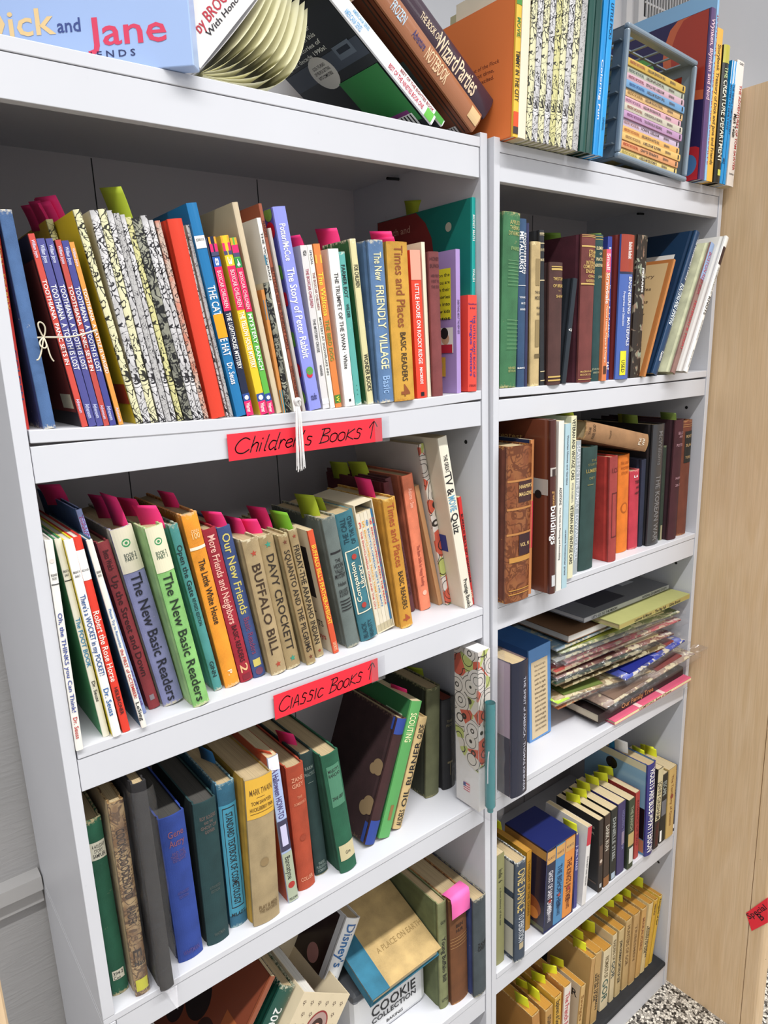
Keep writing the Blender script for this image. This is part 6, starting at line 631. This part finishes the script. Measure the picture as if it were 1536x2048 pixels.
# open softcover with drooping pages
ob=empty('open_book',T((.2285,.0,zt)),'open softcover book with cream pages fanned out, beside the pale blue box','book')
def arc_sheet(pts,y0,y1,m,name,th=.0003):
    f=MB(); n=14; q=[]
    P=[Vector(p) for p in pts]
    for i in range(n+1):
        s=i/n; q.append((1-s)**2*P[0]+2*s*(1-s)*P[1]+s*s*P[2])
    for yy in(y0,y1): pass
    vs=[]
    for p in q: vs+=[(p.x,y0,p.y),(p.x,y1,p.y),(p.x+th,y1,p.y+th),(p.x+th,y0,p.y+th)]
    fs=[]
    for i in range(n):
        for j in range(4): fs.append((4*i+j,4*i+(j+1)%4,4*i+4+(j+1)%4,4*i+4+j))
    fs+=[(0,1,2,3),(4*n,4*n+3,4*n+2,4*n+1)]
    f.add(vs,fs,m,True); return f.build(name,ob)
cream=mat('dcd8b4','flat'); whitec=mat('e8e4e0','gloss')
arc_sheet([(0,.011),(.045,.055),(.088,.112)],.012,.15,whitec,'cover',.0012)
for i in range(8):
    s=i/7
    arc_sheet([(.001,.0095-.005*s),(.058+.07*s,.044-.058*s),(.094+.043*s,.116-.004*s-.012*s*s)],.013+.003*math.sin(i*2),.15,cream,'page')
f=MB(); f.add([(.0-.001,.0118,.012),(.088,.0118,.1135),(-.03,.0118,.16),(-.055,.0118,.07)],[(0,1,2,3)],whitec)
f.add([(.0-.001,.0126,.012),(.088,.0126,.1135),(-.03,.0126,.16),(-.055,.0126,.07)],[(3,2,1,0)],whitec)
U2=Vector((.66,0,.75)).normalized(); V2=Vector((-.75,0,.66)).normalized()
quadtext(f,'by BROOKS',Vector((.002,.0114,.044)),U2,V2,.07,.0105,mat('b83040','flat'))
quadtext(f,'With Honor',Vector((.012,.0114,.043)),U2,V2,.062,.006,mat('28242c','flat'))
f.build('front_cover',ob)
# kraft board and yellow flag behind the orange book
kb=empty('kraft_board',T((.50,.24,zt+.0002)),'brown kraft board with a big yellow note, standing behind the leaning books','board')
f=MB(); f.box(0,.11,0,.004,0,.26,mat('a08458','print')); f.build('board',kb)
f=MB(); f.box(.045,.085,-.0008,-.0004,.12,.22,mat('e4e43c','flat')); f.build('sticky_note',kb)
# ------------------------------------------------------------------ plastic basket with paperbacks (right bookcase top)
U_=UN['R']; ztr=Z['RT']
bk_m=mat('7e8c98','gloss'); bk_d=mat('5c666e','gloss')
bM=U_@T((.270,-.006,ztr+.0105))@RY(math.radians(4.2)); bk_=empty('plastic_basket',bM,'grey slotted plastic basket tipped on its side holding stacked paperbacks','basket')
BW,BH,BD=.206,.192,.125
def slotwall(f,O,A,B,nA,nB,wa,wb,mA,mB,th,Nn,m):
    # plate spanned by A,B (lengths wa, wb) with nA x nB slots
    def bar(a0,a1,b0,b1):
        vs=[O+A*a+B*b_+Nn*c for a in(a0,a1) for b_ in(b0,b1) for c in(0,th)]
        f.add(vs,[(0,1,3,2),(4,6,7,5),(0,4,5,1),(2,3,7,6),(0,2,6,4),(1,5,7,3)],m)
    ca=(wa-2*mA)/nA; cb_=(wb-2*mB)/nB
    bar(0,mA,0,wb);bar(wa-mA,wa,0,wb);bar(mA,wa-mA,0,mB);bar(mA,wa-mA,wb-mB,wb)
    for i in range(1,nA): bar(mA+ca*i-.002,mA+ca*i+.002,mB,wb-mB)
    for j in range(1,nB): bar(mA,wa-mA,mB+cb_*j-.002,mB+cb_*j+.002)
X_,Y_,Z_=Vector((1,0,0)),Vector((0,1,0)),Vector((0,0,1))
f=MB()
slotwall(f,Vector((.004,BD-.003,.004)),X_,Z_,6,5,BW-.008,BH-.008,.012,.012,.002,Y_,bk_m)
f.build('base_panel',bk_)
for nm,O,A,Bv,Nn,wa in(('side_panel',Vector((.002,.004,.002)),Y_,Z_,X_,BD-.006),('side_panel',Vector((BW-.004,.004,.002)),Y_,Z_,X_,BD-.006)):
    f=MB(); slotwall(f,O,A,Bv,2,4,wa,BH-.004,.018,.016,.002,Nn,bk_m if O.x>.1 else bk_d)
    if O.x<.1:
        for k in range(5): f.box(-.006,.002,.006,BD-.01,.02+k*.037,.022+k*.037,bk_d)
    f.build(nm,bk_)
for O in(Vector((.002,.004,.002)),Vector((.002,.004,BH-.004))):
    f=MB(); slotwall(f,O,X_,Y_,5,3,BW-.004,BD-.006,.014,.014,.002,Z_,bk_m); f.build('side_panel',bk_)
f=MB(); r=.008
for a0,a1,c0,c1 in((0,BW,0,r),(0,BW,BH-r,BH),(0,r,r,BH-r),(BW-r,BW,r,BH-r)): f.box(a0,a1,-.004,.005,c0,c1,bk_m)
f.build('rim',bk_,bevel=.003)
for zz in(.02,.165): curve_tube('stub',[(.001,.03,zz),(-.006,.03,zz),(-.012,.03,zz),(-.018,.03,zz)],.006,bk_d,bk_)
cs=[('c8a448','9a3c3c','e'),('b0b4a0','506060',''),('c8a4b0','903850',''),('6c98c0','24508c',''),('d8b078','8c6a30',''),('d0a4b0','8c5c80',''),('c4bcaa','8c4030',''),('b890b4','7c3c6c',''),('c8b4c8','a07060',''),('d8a860','b06030',''),('dcb46c','8c6a48',''),('d89868','b03820',''),('dcc47c','a09040','')]
nm=['mustard','sage-grey','dusty pink','blue','pale orange','pink','stone','mauve','lilac-grey','deep orange','amber','salmon','pale yellow']
th=.0108; BL=.174
for i,(c,tc_,_) in enumerate(cs):
    k=len(cs)-1-i; zz=.0085+k*th; off=.0+.0015*math.sin(i*2.1)
    M=bM@T((.010+BL+off,.003+.002*math.sin(i*1.7),zz))@Matrix(((0,0,-1,0),(0,1,0,0),(1,0,0,0),(0,0,0,1)))
    bw=th-.0004; dec=[('u','THE BOXCAR CHILDREN',BL*.94,BL*.70,.5,.42,tc_),('u',['THE WOODSHED MYSTERY','THE GHOST SHIP MYSTERY','MYSTERY ON STAGE','THE CASTLE MYSTERY','THE BUS STATION MYSTERY','THE SNOWBOUND MYSTERY','THE MYSTERY OF THE HIDDEN BEACH','THE MYSTERY OF THE PURPLE POOL','MYSTERY RANCH','THE YELLOW HOUSE MYSTERY','MIKE\'S MYSTERY','SURPRISE ISLAND','CABOOSE MYSTERY'][i],BL*.66,BL*.36,.5,.42,'5a4c48'),('u','WARNER',BL*.28,BL*.18,.5,.42,'5a4c48'),('b',BL*.03,BL*.05,.2,.8,'2a2420')]
    book('R',0,0,0,bw,BL,.108,0,'pb',c,None,None,None,'','%s spined children\'s paperback lying %s in the grey basket'%(nm[i],'on top' if i==0 else ('at the bottom' if i==12 else 'in the stack')),'children\'s paperbacks stacked in the grey basket',dec,[],[],M=M)
# ------------------------------------------------------------------ yarn tassel and bundle string
wy=mat('e8e6e4','cloth')
ts=empty('yarn_tassel',T((.305,-.004,1.486)),'white yarn tassel hanging over the upper shelf edge in front of the red sign','tassel')
f=curve_tube('knot',[(0,-.004,.006),(.004,-.006,.010),(-.004,-.007,.012),(-.003,-.004,.004),(.005,-.003,.002),(.0,-.006,.009)],.0026,wy,ts)
for i in range(26):
    a=random.uniform(-1,1); b_=random.uniform(-1,1)
    curve_tube('strand',[(a*.0015,-.0035+b_*.001,.006),(a*.003,-.0055+b_*.001,.0),(a*.0045-.001,-.0052+b_*.001,-.02),(a*.0045-.001,-.0052+b_*.0012,-.04),(a*.006-.002,-.0054+b_*.002,-.072+random.uniform(-.004,.006))],.0005,wy,ts)
cs_=mat('d8cdb4','cloth'); st=empty('bundle_string',T((.0384,-.001,1.572)),'thin cream string tied in a bow around the slim paperbacks','string')
curve_tube('loop_around',[(-.005,-.001,.0),(.0,-.0025,.0005),(.02,-.0028,-.0008),(.035,-.0028,.002),(.0495,-.0028,.0065),(.0515,.002,.0068),(.052,.03,.0068)],.0008,cs_,st)
for pts in([(0,-.003,0),(-.006,-.006,.012),(-.001,-.006,.017),(.004,-.005,.008),(0,-.003,0)],[(0,-.003,0),(-.007,-.006,-.004),(-.002,-.006,-.013),(.003,-.005,-.008),(0,-.003,0)],[(0,-.003,0),(.003,-.005,-.008),(.002,-.004,-.018),(.006,-.004,-.022)],[(0,-.003,0),(-.003,-.005,-.01),(-.006,-.004,-.022),(-.009,-.004,-.020)]): curve_tube('bow',pts,.0007,cs_,st)
# ------------------------------------------------------------------ clear bags
fm=film()
def bag(name,label,M,w_,d_,h_,tip=None):
    root=empty(name,M,label,'bag'); f=MB(); n=10
    prof=[(0,d_)]+[(w_/2-w_/2*math.cos(a),.008-.010*math.sin(a)) for a in[i*math.pi/n for i in range(n+1)]]+[(w_,d_)]
    zs=[0,.004]+[h_*k/14 for k in range(1,15)]; vs=[]
    for kk,zz in enumerate(zs):
        for jx,(px,py) in enumerate(prof):
            jit=noise.noise(Vector((px*90,py*60,zz*45)))*.0022; sc=.55 if kk==0 and tip is None else 1
            vs.append(((px-w_/2)*sc+w_/2+jit,py-abs(jit)*.8,zz))
    m_=len(prof); fs=[(k*m_+j,k*m_+j+1,(k+1)*m_+j+1,(k+1)*m_+j) for k in range(len(zs)-1) for j in range(m_-1)]
    f.add(vs,fs,fm,True)
    if tip: f.add([(0,.01,.004),(w_,.01,.004),(w_*.75,-.002,.004),(w_*.25,-.002,.004),tip],[(0,3,4),(3,2,4),(2,1,4)],fm)
    f.build('film',root); return root
def find_row(s): return [r for r in BOOKS if s in r[14]][0]
r=find_row('worn brown picture book with yellow'); bag('clear_bag','clear plastic bag around the worn brown picture book',UN['L']@T((r[1]-.003,r[2]-.0055,r[3]))@RY(-r[7]),r[4]+.006,.18,r[5]+.004)
r=find_row('black book wrapped in wrinkled'); bag('clear_bag','wrinkled clear bag with pointed tip around the black book',UN['L']@T((r[1]-.004,r[2]-.006,r[3]+.001))@RY(-r[7]),r[4]+.012,.17,r[5]*.97,tip=(.013,-.022,-.010))
# colouring pack and pouch at the right end of shelf three
sw=special('swirl'); pk=empty('colouring_pack',T((.5885,-.020,Z['L3']+.003)),'colouring book with swirl flowers jutting past the shelf end in a clear bag','colouring book')
f=MB(); pw=mat('dcd8d4','print'); H_=.282; f.box(0,.026,0,.052,.0,H_-.004,pw); f.build('pages',pk)
f=MB(); x_=-.0006
pts=[(0,H_-.006),(.0515,H_-.006),(.0515,H_*.45),(.04,H_*.34),(.02,H_*.27),(0,H_*.25)]
f.face([(x_,a,b_) for a,b_ in pts],sw); f.box(.0,.012,-.0012,-.0006,H_*.28,H_-.004,sw); f.box(.014,.026,-.0012,-.0006,H_*.3,H_-.004,sw)
f.box(.0125,.0135,-.0014,-.0008,H_*.28,H_-.004,mat('242020','flat')); f.build('cover_art',pk)
f=MB(); f.box(-.0012,-.0008,.02,.034,.026,.040,mat('c8505c','flat')); f.box(-.0014,-.0012,.028,.034,.033,.040,mat('3c5090','flat'))
for k in range(3): f.box(-.0014,-.0012,.02,.034,.028+k*.004,.0295+k*.004,mat('e0dcdc','flat'))
f.build('flag_sticker',pk)
pn=empty('pen_pouch',T((.600,-.034,.824)),'teal pen pouch with silver clip, standing in front of the swirl colouring book','pouch')
tl_=mat('2a7c80','gloss'); curve_tube('body',[(0,0,.004),(0,0,.02),(0,0,.1),(.001,0,.16),(.001,0,.186)],.0085,tl_,pn)
curve_tube('tip',[(0,0,.005),(0,0,.003),(0,0,-.003),(0,0,-.006)],.005,tl_,pn)
curve_tube('clip',[(-.0085,-.003,.05),(-.0095,-.004,.07),(-.0095,-.004,.1),(-.006,-.004,.106)],.0009,mat('c8ccd0','gloss'),pn)
bag('clear_bag','clear plastic sleeve around the swirl colouring book and teal pouch',T((.582,-.052,Z['L3']+.0012)),.037,.088,.283)
# ------------------------------------------------------------------ bottom shelf of the left bookcase
z4=Z['L4b']+.0125+.0003
tin=empty('biscuit_tin',T((.372,.052,z4)),'white biscuit tin with round black lettering on the bottom shelf','tin')
f=MB(); wt=mat('d8d8d8','gloss'); f.box(0,.155,0,.16,0,.105,wt); f.build('body',tin,bevel=.012)
f=MB(); f.box(-.0012,.1562,-.0012,.1612,.088,.108,mat('4a4c50','gloss')); f.build('lid',tin,bevel=.012)
curve_tube('hinge_wire',[(.08,-.003,.095),(.084,-.006,.09),(.09,-.006,.09),(.094,-.003,.095)],.0015,mat('b8b8bc','gloss'),tin)
f=MB(); bl=mat('28282a','flat')
quadtext(f,'COOKIE',Vector((.035,-.0006,.045)),X_,Z_,.095,.02,bl); quadtext(f,'COLLECTION',Vector((.035,-.0006,.032)),X_,Z_,.095,.010,bl); quadtext(f,'GREAT AMERICAN',Vector((.048,-.0006,.071)),X_,Z_,.07,.006,bl); quadtext(f,'BAKING',Vector((.065,-.0006,.016)),X_,Z_,.035,.006,bl)
f.build('lettering',tin)
def leanM(x,y,z,a): return T((x,y,z))@RY(-math.radians(a))
BROWN='7a4c34'
# tan and teal hardcover lying tilted on the tin
tb=empty('book',T((.384,.020,.5385))@RY(math.radians(-2))@RX(math.radians(19)),'tan and teal hardcover lying tilted on the biscuit tin','book')
f=MB(); tn=mat('b89c68','cloth'); te=mat('2c6c84','cloth'); f.box(0,.146,0,.215,.020,.0225,tn); f.box(0,.035,-.0004,.2154,.0199,.0229,te); f.box(0,.146,0,.215,0,.0025,te); f.box(0,.003,0,.215,.0025,.020,te)
dkn=mat('8a7040','flat'); quadtext(f,'A PLACE ON EARTH',Vector((.05,.05,.0227)),X_,Y_,.095,.010,dkn); f.build('cover',tb)
f=MB(); f.box(.003,.142,.003,.211,.0025,.020,mat('d8c8a4','page')); f.build('page_block',tb)
# open-topped portrait slipcase leaning right
ps=empty('slipcase',leanM(.164,.028,.4905,-36.6),'cream slipcase with oval girl portrait leaning on the bottom shelf','slipcase')
cr=mat('d8c8a8','print'); f=MB(); w_,h_,d_=.098,.184,.15
f.box(0,w_,0,.0018,0,h_,cr); f.box(0,.0018,.0018,d_,0,h_,cr); f.box(w_-.0018,w_,.0018,d_,0,h_,cr); f.box(.0018,w_-.0018,d_-.0018,d_,0,h_,cr); f.box(.0018,w_-.0018,.0018,d_-.0018,0,.0018,cr); f.build('case',ps)
f=MB()
def disc(f,cx,cz,rx,rz,m,y=-.0004):
    f.add([(cx,y,cz)]+[(cx+rx*math.cos(i*math.pi/16),y,cz+rz*math.sin(i*math.pi/16)) for i in range(32)],[(0,i+1,(i+1)%32+1) for i in range(32)],m)
disc(f,.055,h_-.052,.021,.027,mat('8c2c2c','flat'),-.0003); disc(f,.055,h_-.052,.0185,.0245,mat('a88c84','flat'),-.0005); disc(f,.055,h_-.05,.0115,.014,mat('3c241c','flat'),-.0007); disc(f,.055,h_-.053,.0075,.0095,mat('dca890','flat'),-.0009); disc(f,.055,h_-.073,.011,.006,mat('a83848','flat'),-.0008)
fl_=mat('6a5a4c','flat')
for a in range(6):
    for b_ in range(7):
        cx=.010+a*.0155+(b_%2)*.007; cz=h_-.014-b_*.017
        if ((cx-.055)/.026)**2+((cz-h_+.052)/.032)**2<1 or cx>.092: continue
        for k in range(5): disc(f,cx+.0022*math.cos(k*1.257),cz+.0022*math.sin(k*1.257),.0009,.0009,fl_)
        f.box(cx-.0002,cx+.0002,-.0005,-.0003,cz-.005,cz-.001,fl_)
f.build('portrait_print',ps)
book('L',0,0,0,.034,.175,.13,0,'pb','4a1420','5a1a24',None,'c8b8a0','whitepage','maroon paperback with curled white pages inside the cream portrait slipcase',None,[],[],[],M=leanM(.164,.028,.4905,-36.6)@T((.0025,.006,.0022)))
book('L',0,0,0,.028,.256,.17,0,'hc','1c4c40','164438',None,'b8b8a0','gloss','green hardcover with frayed spine lettered 2007, leaning on the portrait slipcase',None,[('d','2007 TOP STORIES',.225,.06,.5,.5,'d8dcd8')],[],[],M=leanM(.0935,.045,.4515,-36.6))
book('L',0,0,0,.008,.27,.2,0,'pb','8a4a30','6a3826',None,None,'gloss','brown and orange magazine with figures on its cover, leaning on the green hardcover',None,[],[],[('r',0,1,0,1,'7c3f2a'),('o',.6,.4,.16,'241c1c'),('o',.35,.5,.12,'3a2420'),('o',.8,.55,.12,'2c1c1c'),('o',.5,.2,.08,'8c8480'),('r',0,.25,.3,.9,'a85c34')],M=leanM(.0845,.03,.4585,-36.6)@T((-.030,0,.006)))
wb=empty('slipcase',leanM(.018,.035,z4+.0025,-2),'open white slipcase in the dark left corner of the bottom shelf','slipcase')
f=MB(); w_,h_,d_=.038,.290,.15; wc=mat('dedcd8','print')
f.box(0,w_,0,.0018,0,h_,wc); f.box(0,.0018,.0018,d_,0,h_,wc); f.box(w_-.0018,w_,.0018,d_,0,h_,wc); f.box(.0018,w_-.0018,d_-.0018,d_,0,h_,wc); f.box(.0018,w_-.0018,.0018,d_-.0018,0,.0018,wc); f.build('case',wb)
book('L',0,0,0,.030,.245,.15,0,'hc','e0e0e0','d8d8d8',None,None,'gloss','white picture book with blue script on its spine leaning beside the tan book',None,[('d','Disney\'s',.235,.165,.5,.6,'2c64a0'),('d','Storybook Collection',.15,.03,.5,.4,'2c64a0')],[],[('r',0,1,0,1,'d8d8da'),('r',.1,1,.02,.85,'2c1c1c'),('o',.3,.35,.1,'b07c78'),('o',.55,.2,.1,'5c2c24'),('o',.35,.6,.12,'b88480'),('o',.75,.5,.12,'6c342c'),('o',.7,.25,.05,'c89080')],M=leanM(.272,.085,.4427,-29))
def comicmat(c):
    k='comic'+c
    if k in MC: return MC[k]
    m,nt,b=newmat('comic_print_'+c); b.inputs['Roughness'].default_value=.35; l=lin(c)
    n1=noisen(nt,26,4,dist=.6); n2=noisen(nt,60,3,dist=1)
    base=mixc(nt,ramp(nt,n1,[(.48,(0,0,0)),(.6,(1,1,1))]),l,tuple(x*.55 for x in l[:3])+(1,))
    base=mixc(nt,ramp(nt,n2,[(.54,(0,0,0)),(.58,(.7,.7,.7))]),base,lin('d8cca4'))
    nt.links.new(base,b.inputs['Base Color']); MC[k]=m; return m
# ------------------------------------------------------------------ stack of flat things on the right bookcase
def flat(name,label,cat,FL,FR,depth,th,top,spine,film_=None,text=None,deco=(),zb=None,pages=None,kind='print',grp=None):
    FL=Vector(FL);FR=Vector(FR);X=(FR-FL); L=X.length; X.normalize(); Y=Vector((-X.y,X.x,0)).normalized(); dz=(zb if zb is not None else 0)/depth; Y=Vector((Y.x,Y.y,dz)).normalized(); Zd=X.cross(Y)
    if Y.x>1e-4: depth=max(.05,min(depth,(.6085-FR.x)/Y.x))
    M=Matrix((( X.x,Y.x,Zd.x,FL.x),(X.y,Y.y,Zd.y,FL.y),(X.z,Y.z,Zd.z,FL.z),(0,0,0,1)))
    root=empty(name,UN['R']@M,label,cat,grp); mt=comicmat(top) if film_ or name=='comic_book' else mat(top,kind); ms=comicmat(spine) if name=='comic_book' else mat(spine,kind); f=MB()
    def grid(z0,z1,m,y0=0,y1=depth,x0=0,x1=L,wob=0):
        n=8; vs=[];fs=[]
        for lv in(z0,z1):
            for i in range(n+1):
                for j in range(4):
                    xx=x0+(x1-x0)*i/n; yy=y0+(y1-y0)*j/3; vs.append((xx,yy,lv+wob*noise.noise(Vector((xx*9+FL.z*50,yy*9,0)))))
        k=(n+1)*4
        for i in range(n):
            for j in range(3): fs+=[(i*4+j,(i+1)*4+j,(i+1)*4+j+1,i*4+j+1),(k+i*4+j,k+i*4+j+1,k+(i+1)*4+j+1,k+(i+1)*4+j)]
            fs+=[(i*4,k+i*4,k+(i+1)*4,(i+1)*4),(i*4+3,(i+1)*4+3,k+(i+1)*4+3,k+i*4+3)]
        for e in(0,n):
            for j in range(3): fs.append((e*4+j,e*4+j+1,k+e*4+j+1,k+e*4+j))
        f.add(vs,fs,m,wob>0)
    if pages:
        grid(0,.0012,mt); f2=f; grid(th-.0012,th,mt); f.box(0,L,0,.0015,.0012,th-.0012,ms) if spine!=pages else None
    else: grid(0,th,ms,wob=.002 if film_ else 0)
    if not pages: f.box(.001,L-.001,.001,depth-.001,th,th+.0002,mt) if not film_ else None
    for dc in deco:
        a0,a1,b0,b1,c=dc; f.box(a0*L,a1*L,b0*depth,b1*depth,th+.0001,th+.0005+(.002 if film_ else 0),mat(c,'flat'))
    if text:
        for (s,a0,a1,hf,c) in text: quadtext(f,s,Vector((L*a0,-.0004,th*(.5-hf/2))),X_,Z_,L*(a1-a0),th*hf,mat(c,'flat'))
    f.build('cover',root)
    if pages:
        f=MB(); f.box(.002,L-.002,(.0016 if spine!=pages else .001),depth-.002,.0013,th-.0013,mat(pages,'page')); f.build('page_block',root)
    if film_:
        f=MB(); ex,ey=film_; n=12; vs=[];fs=[]
        for i in range(n+1):
            for j in range(5):
                xx=-ex+(L+2*ex)*i/n; yy=-ey+(depth+ey)*j/4; e=noise.noise(Vector((xx*30,yy*30,FL.z*20)))*.004
                vs.append((xx,yy,th*.5+.004+e-(.003 if j==0 else 0)))
        k=len(vs); vs+=[(a,b_,c_-.006-th*.3) for a,b_,c_ in vs]
        for i in range(n):
            for j in range(4):
                q=(i*5+j,(i+1)*5+j,(i+1)*5+j+1,i*5+j+1); fs+=[q,tuple(k+v for v in q[::-1])]
            fs.append((i*5,k+i*5,k+(i+1)*5,(i+1)*5))
        f.add(vs,fs,fm,True); o=f.build('clear_sleeve',root); o['label']='clear plastic sleeve'
    return root
flat('book','pink poetry book with cream spine at the bottom of the flat stack','book',(.345,-.003,.8122),(.600,-.018,.829),.19,.0075,'d8607c','e8d8a8',pages='e0d4b4',text=[('COMPTON\'S  Book of Poems',.3,.72,.7,'3c3024')],deco=[(.3,.34,.0,.12,'e8c8c0'),(.6,.64,.0,.12,'e8c8c0')])
flat('book','black album with orange script on its spine, lying above the pink book','book',(.312,.012,.8215),(.598,.0,.836),.2,.0195,'241a1a','2a1c1c',pages='d8ccb4',text=[('Our Family Tree',.25,.62,.55,'d89c60')],deco=[])
comics=[((.318,.0,.857),(.600,-.022,.8905),'a08878','988070',(.004,.012),'tan map-like comic in a long clear bag poking past the shelf end'),
 ((.235,.05,.866),(.50,.03,.872),'b8643c','c87848',None,'orange-brown thin booklet near the bottom of the flat stack'),
 ((.21,.035,.876),(.50,.02,.884),'b4a080','c8b490',None,'worn tan thin comic in the flat stack'),
 ((.20,.025,.886),(.47,.0,.884),'8c9c5c','a88c5c',(.012,.012),'olive picture booklet in crinkled clear plastic'),
 ((.375,-.004,.8935),(.588,-.03,.926),'2c3e9c','2c3e9c',(.01,.008),'bright blue comic angled toward the cabinet'),
 ((.25,.012,.905),(.52,.0,.925),'6c5c40','8c7850',None,'dark olive comic with pale worn edges'),
 ((.185,.03,.918),(.46,.012,.93),'24482e','6a5a3c',None,'dark green comic with a pale figure on its cover'),
 ((.23,.02,.932),(.55,.0,.944),'6a3a34','7c4c40',(.01,.01),'brownish red comic in clear sleeve, mid stack'),
 ((.18,.03,.943),(.50,.02,.955),'c05850','b89c80',None,'coral red comic showing at the left of the stack'),
 ((.26,.012,.955),(.597,.0,.968),'c4484c','c85458',(.012,.01),'red-fronted comic in clear sleeve below the yellow map'),
 ((.20,.022,.968),(.56,.01,.978),'50687c','8c8c84',(.012,.012),'slate-blue comic in clear sleeve under the green book'),
 ((.24,.012,.980),(.585,.004,.986),'a4a850','8c9460',(.01,.008),'yellow-green map-like comic in clear sleeve'),
 ((.22,.04,.990),(.50,.04,.992),'7c98a8','a8b0b4',None,'pale blue thin pamphlet beneath the white-paged book')]
for i,(FL,FR,c1,c2,fi,lb) in enumerate(comics):
    if i: FL=(max(FL[0],.226)+.006,.055 if i!=4 else .0,FL[2]-(.006 if i!=4 else -.001)); FR=(min(FR[0],.574),max(FR[1],-.012),FR[2])
    flat('comic_book',lb,'comic book',FL,FR,.13,.0035,c1,c2,film_=fi,grp='comics and booklets stacked flat on the right bookcase',deco=[(.1,.5,.05,.5,'%02x%02x%02x'%tuple(max(0,int(c1[k:k+2],16)-40) for k in(0,2,4))),(.6,.9,.1,.3,'d8c890' if i%2 else '8c3c34')])
fr=empty('plastic_flap',UN['R']@T((.604,-.026,.893)),'stiff clear plastic corner poking out past the bookcase toward the cabinet','plastic sleeve')
f=MB(); f.add([(0,0,0),(0,.022,.002),(.062,-.024,.022),(0,0,.0006),(0,.022,.0026),(.062,-.024,.0226),(.02,.02,.008),(.02,.02,.0086)],[(0,2,6,1),(3,4,7,5),(0,3,5,2),(2,5,7,6),(6,7,4,1)],fm,True); f.build('film',fr)
flat('sticky_flag','yellow-green sticky flag poking from the flat stack\'s left edge','sticky note',(.2265,.045,.8815),(.262,.043,.8822),.02,.0004,'b8e02c','b8e02c')
flat('book','white-paged book with brown pictorial cover under the grey book','book',(.262,.052,.9935),(.500,.045,.9935),.18,.0145,'7a5a40','e8e4dc',pages='e8e4dc')
flat('book','sage green hardcover with small black spine lettering, lying flat','book',(.346,-.002,1.0135),(.603,.0,1.0115),.21,.0105,'a4a468','a89858',pages='c8b888',text=[('Latimer & Mason  ·  The Big Fall  ·  Gibbs Brand',.2,.85,.6,'3a3424')])
flat('book','glossy grey hardcover with silver spine near the top of the stack','book',(.300,.045,1.0255),(.592,.042,1.0245),.2,.0105,'74767c','a8aaae',pages='d8d8d8',kind='gloss',text=[('LET\'S GO TO THE MOON',.08,.36,.5,'3a3c40'),('NATIONAL GEOGRAPHIC SOCIETY',.66,.97,.5,'3a3c40')],deco=[(.2,.55,.1,.9,'34343e'),(.72,.86,.3,.6,'a8acb4')])
flat('book','dark blue book topmost of the flat stack, pushed to the back','book',(.27,.12,1.0370),(.52,.115,1.0365),.15,.008,'26286c','2a2c70',pages='d8d8d8',kind='gloss')
# black case under the yellow paperbacks
bc=empty('laptop_case',UN['R']@T((.018,-.004,Z['R5']+.0003)),'flat black rounded case lying on the floor shelf under yellowed paperbacks','case')
f=MB(); f.box(0,.590,0,.27,0,.0113,mat('202124','cloth')); f.build('body',bc,bevel=.005)
# red tag on the cabinet edge
tg=empty('paper_tag',T((1.2672,-.165,.28)),'red handwritten paper tag taped to the cabinet edge','tag')
f=MB(); rd=mat('e82838','flat'); ink=mat('201018','flat'); q=[(0,.003,.037),(0,-.012,.001),(0,-.043,.045),(0,-.038,.105)]
f.add(q+[(.0004,b_,c_) for _,b_,c_ in q],[(0,1,2,3),(4,7,6,5),(0,4,5,1),(1,5,6,2),(2,6,7,3),(3,7,4,0)],rd)
Ut=Vector((0,-.55,.83)); Vt=Vector((0,.83,.55)); quadtext(f,'Special',Vector((-.0004,-.006,.027)),Ut,Vt,.06,.012,ink); quadtext(f,'B',Vector((-.0004,-.030,.040)),Ut,Vt,.012,.015,ink)
f.build('paper',tg)
# pale wooden post whose edge shows at the bottom left
pt=empty('wooden_chair_back',T((-.175,-.12,0)),'pale wooden upright with rounded top at the bottom left edge','chair')
f=MB(); f.box(0,.080,0,.02,0,1.058,wd); f.build('upright',pt,bevel=.006)

cA,sA=math.cos(math.radians(12.7)),math.sin(math.radians(12.7))
book('R',0,0,0,.033,.197,.125,0,'hc','96704c','7c5638',None,'b08c5c','','brown cloth book lying across the tops of the short red and orange books',None,[('h','THE',.3,.7,.186,.006,'4a3420'),('h','FAIR GOD',.12,.88,.174,.008,'4a3420'),('h','WALLACE',.3,.75,.125,.005,'5a4028'),('h','Fic',.3,.7,.030,.009,'e0d4c0'),('h','Wal',.3,.7,.018,.009,'e0d4c0')],[],[],M=UN['R']@Matrix(((sA,0,-cA,.4305),(0,1,0,.016),(cA,0,sA,1.3445),(0,0,0,1))))
r=find_row('brown leather hardcover'); rt=ROOTS[r[14]]; f=MB(); n=8; vs=[]; pm=mat('f06ab0','flat')
for i in range(n+1):
    k=i/n; y_=.016-.024*min(1,k*1.8) ; z_=r[5]+.004-(.0 if k<.5 else (k-.5)*.07)+.004*math.sin(k*3.1)
    vs+=[(-.002,y_-.001*k,z_),(r[4]+.001,y_-.001*k,z_+.004-.004*k)]
k=len(vs); vs+=[(a,b_-.0003,c_+.0003) for a,b_,c_ in vs]
f.add(vs,[q for i in range(n) for q in((2*i,2*i+1,2*i+3,2*i+2),(k+2*i,k+2*i+2,k+2*i+3,k+2*i+1),(2*i,2*i+2,k+2*i+2,k+2*i),(2*i+1,k+2*i+1,k+2*i+3,2*i+3))],pm,True)
o=f.build('sticky_note',rt); o['label']='pink sticky note folded over the spine top'
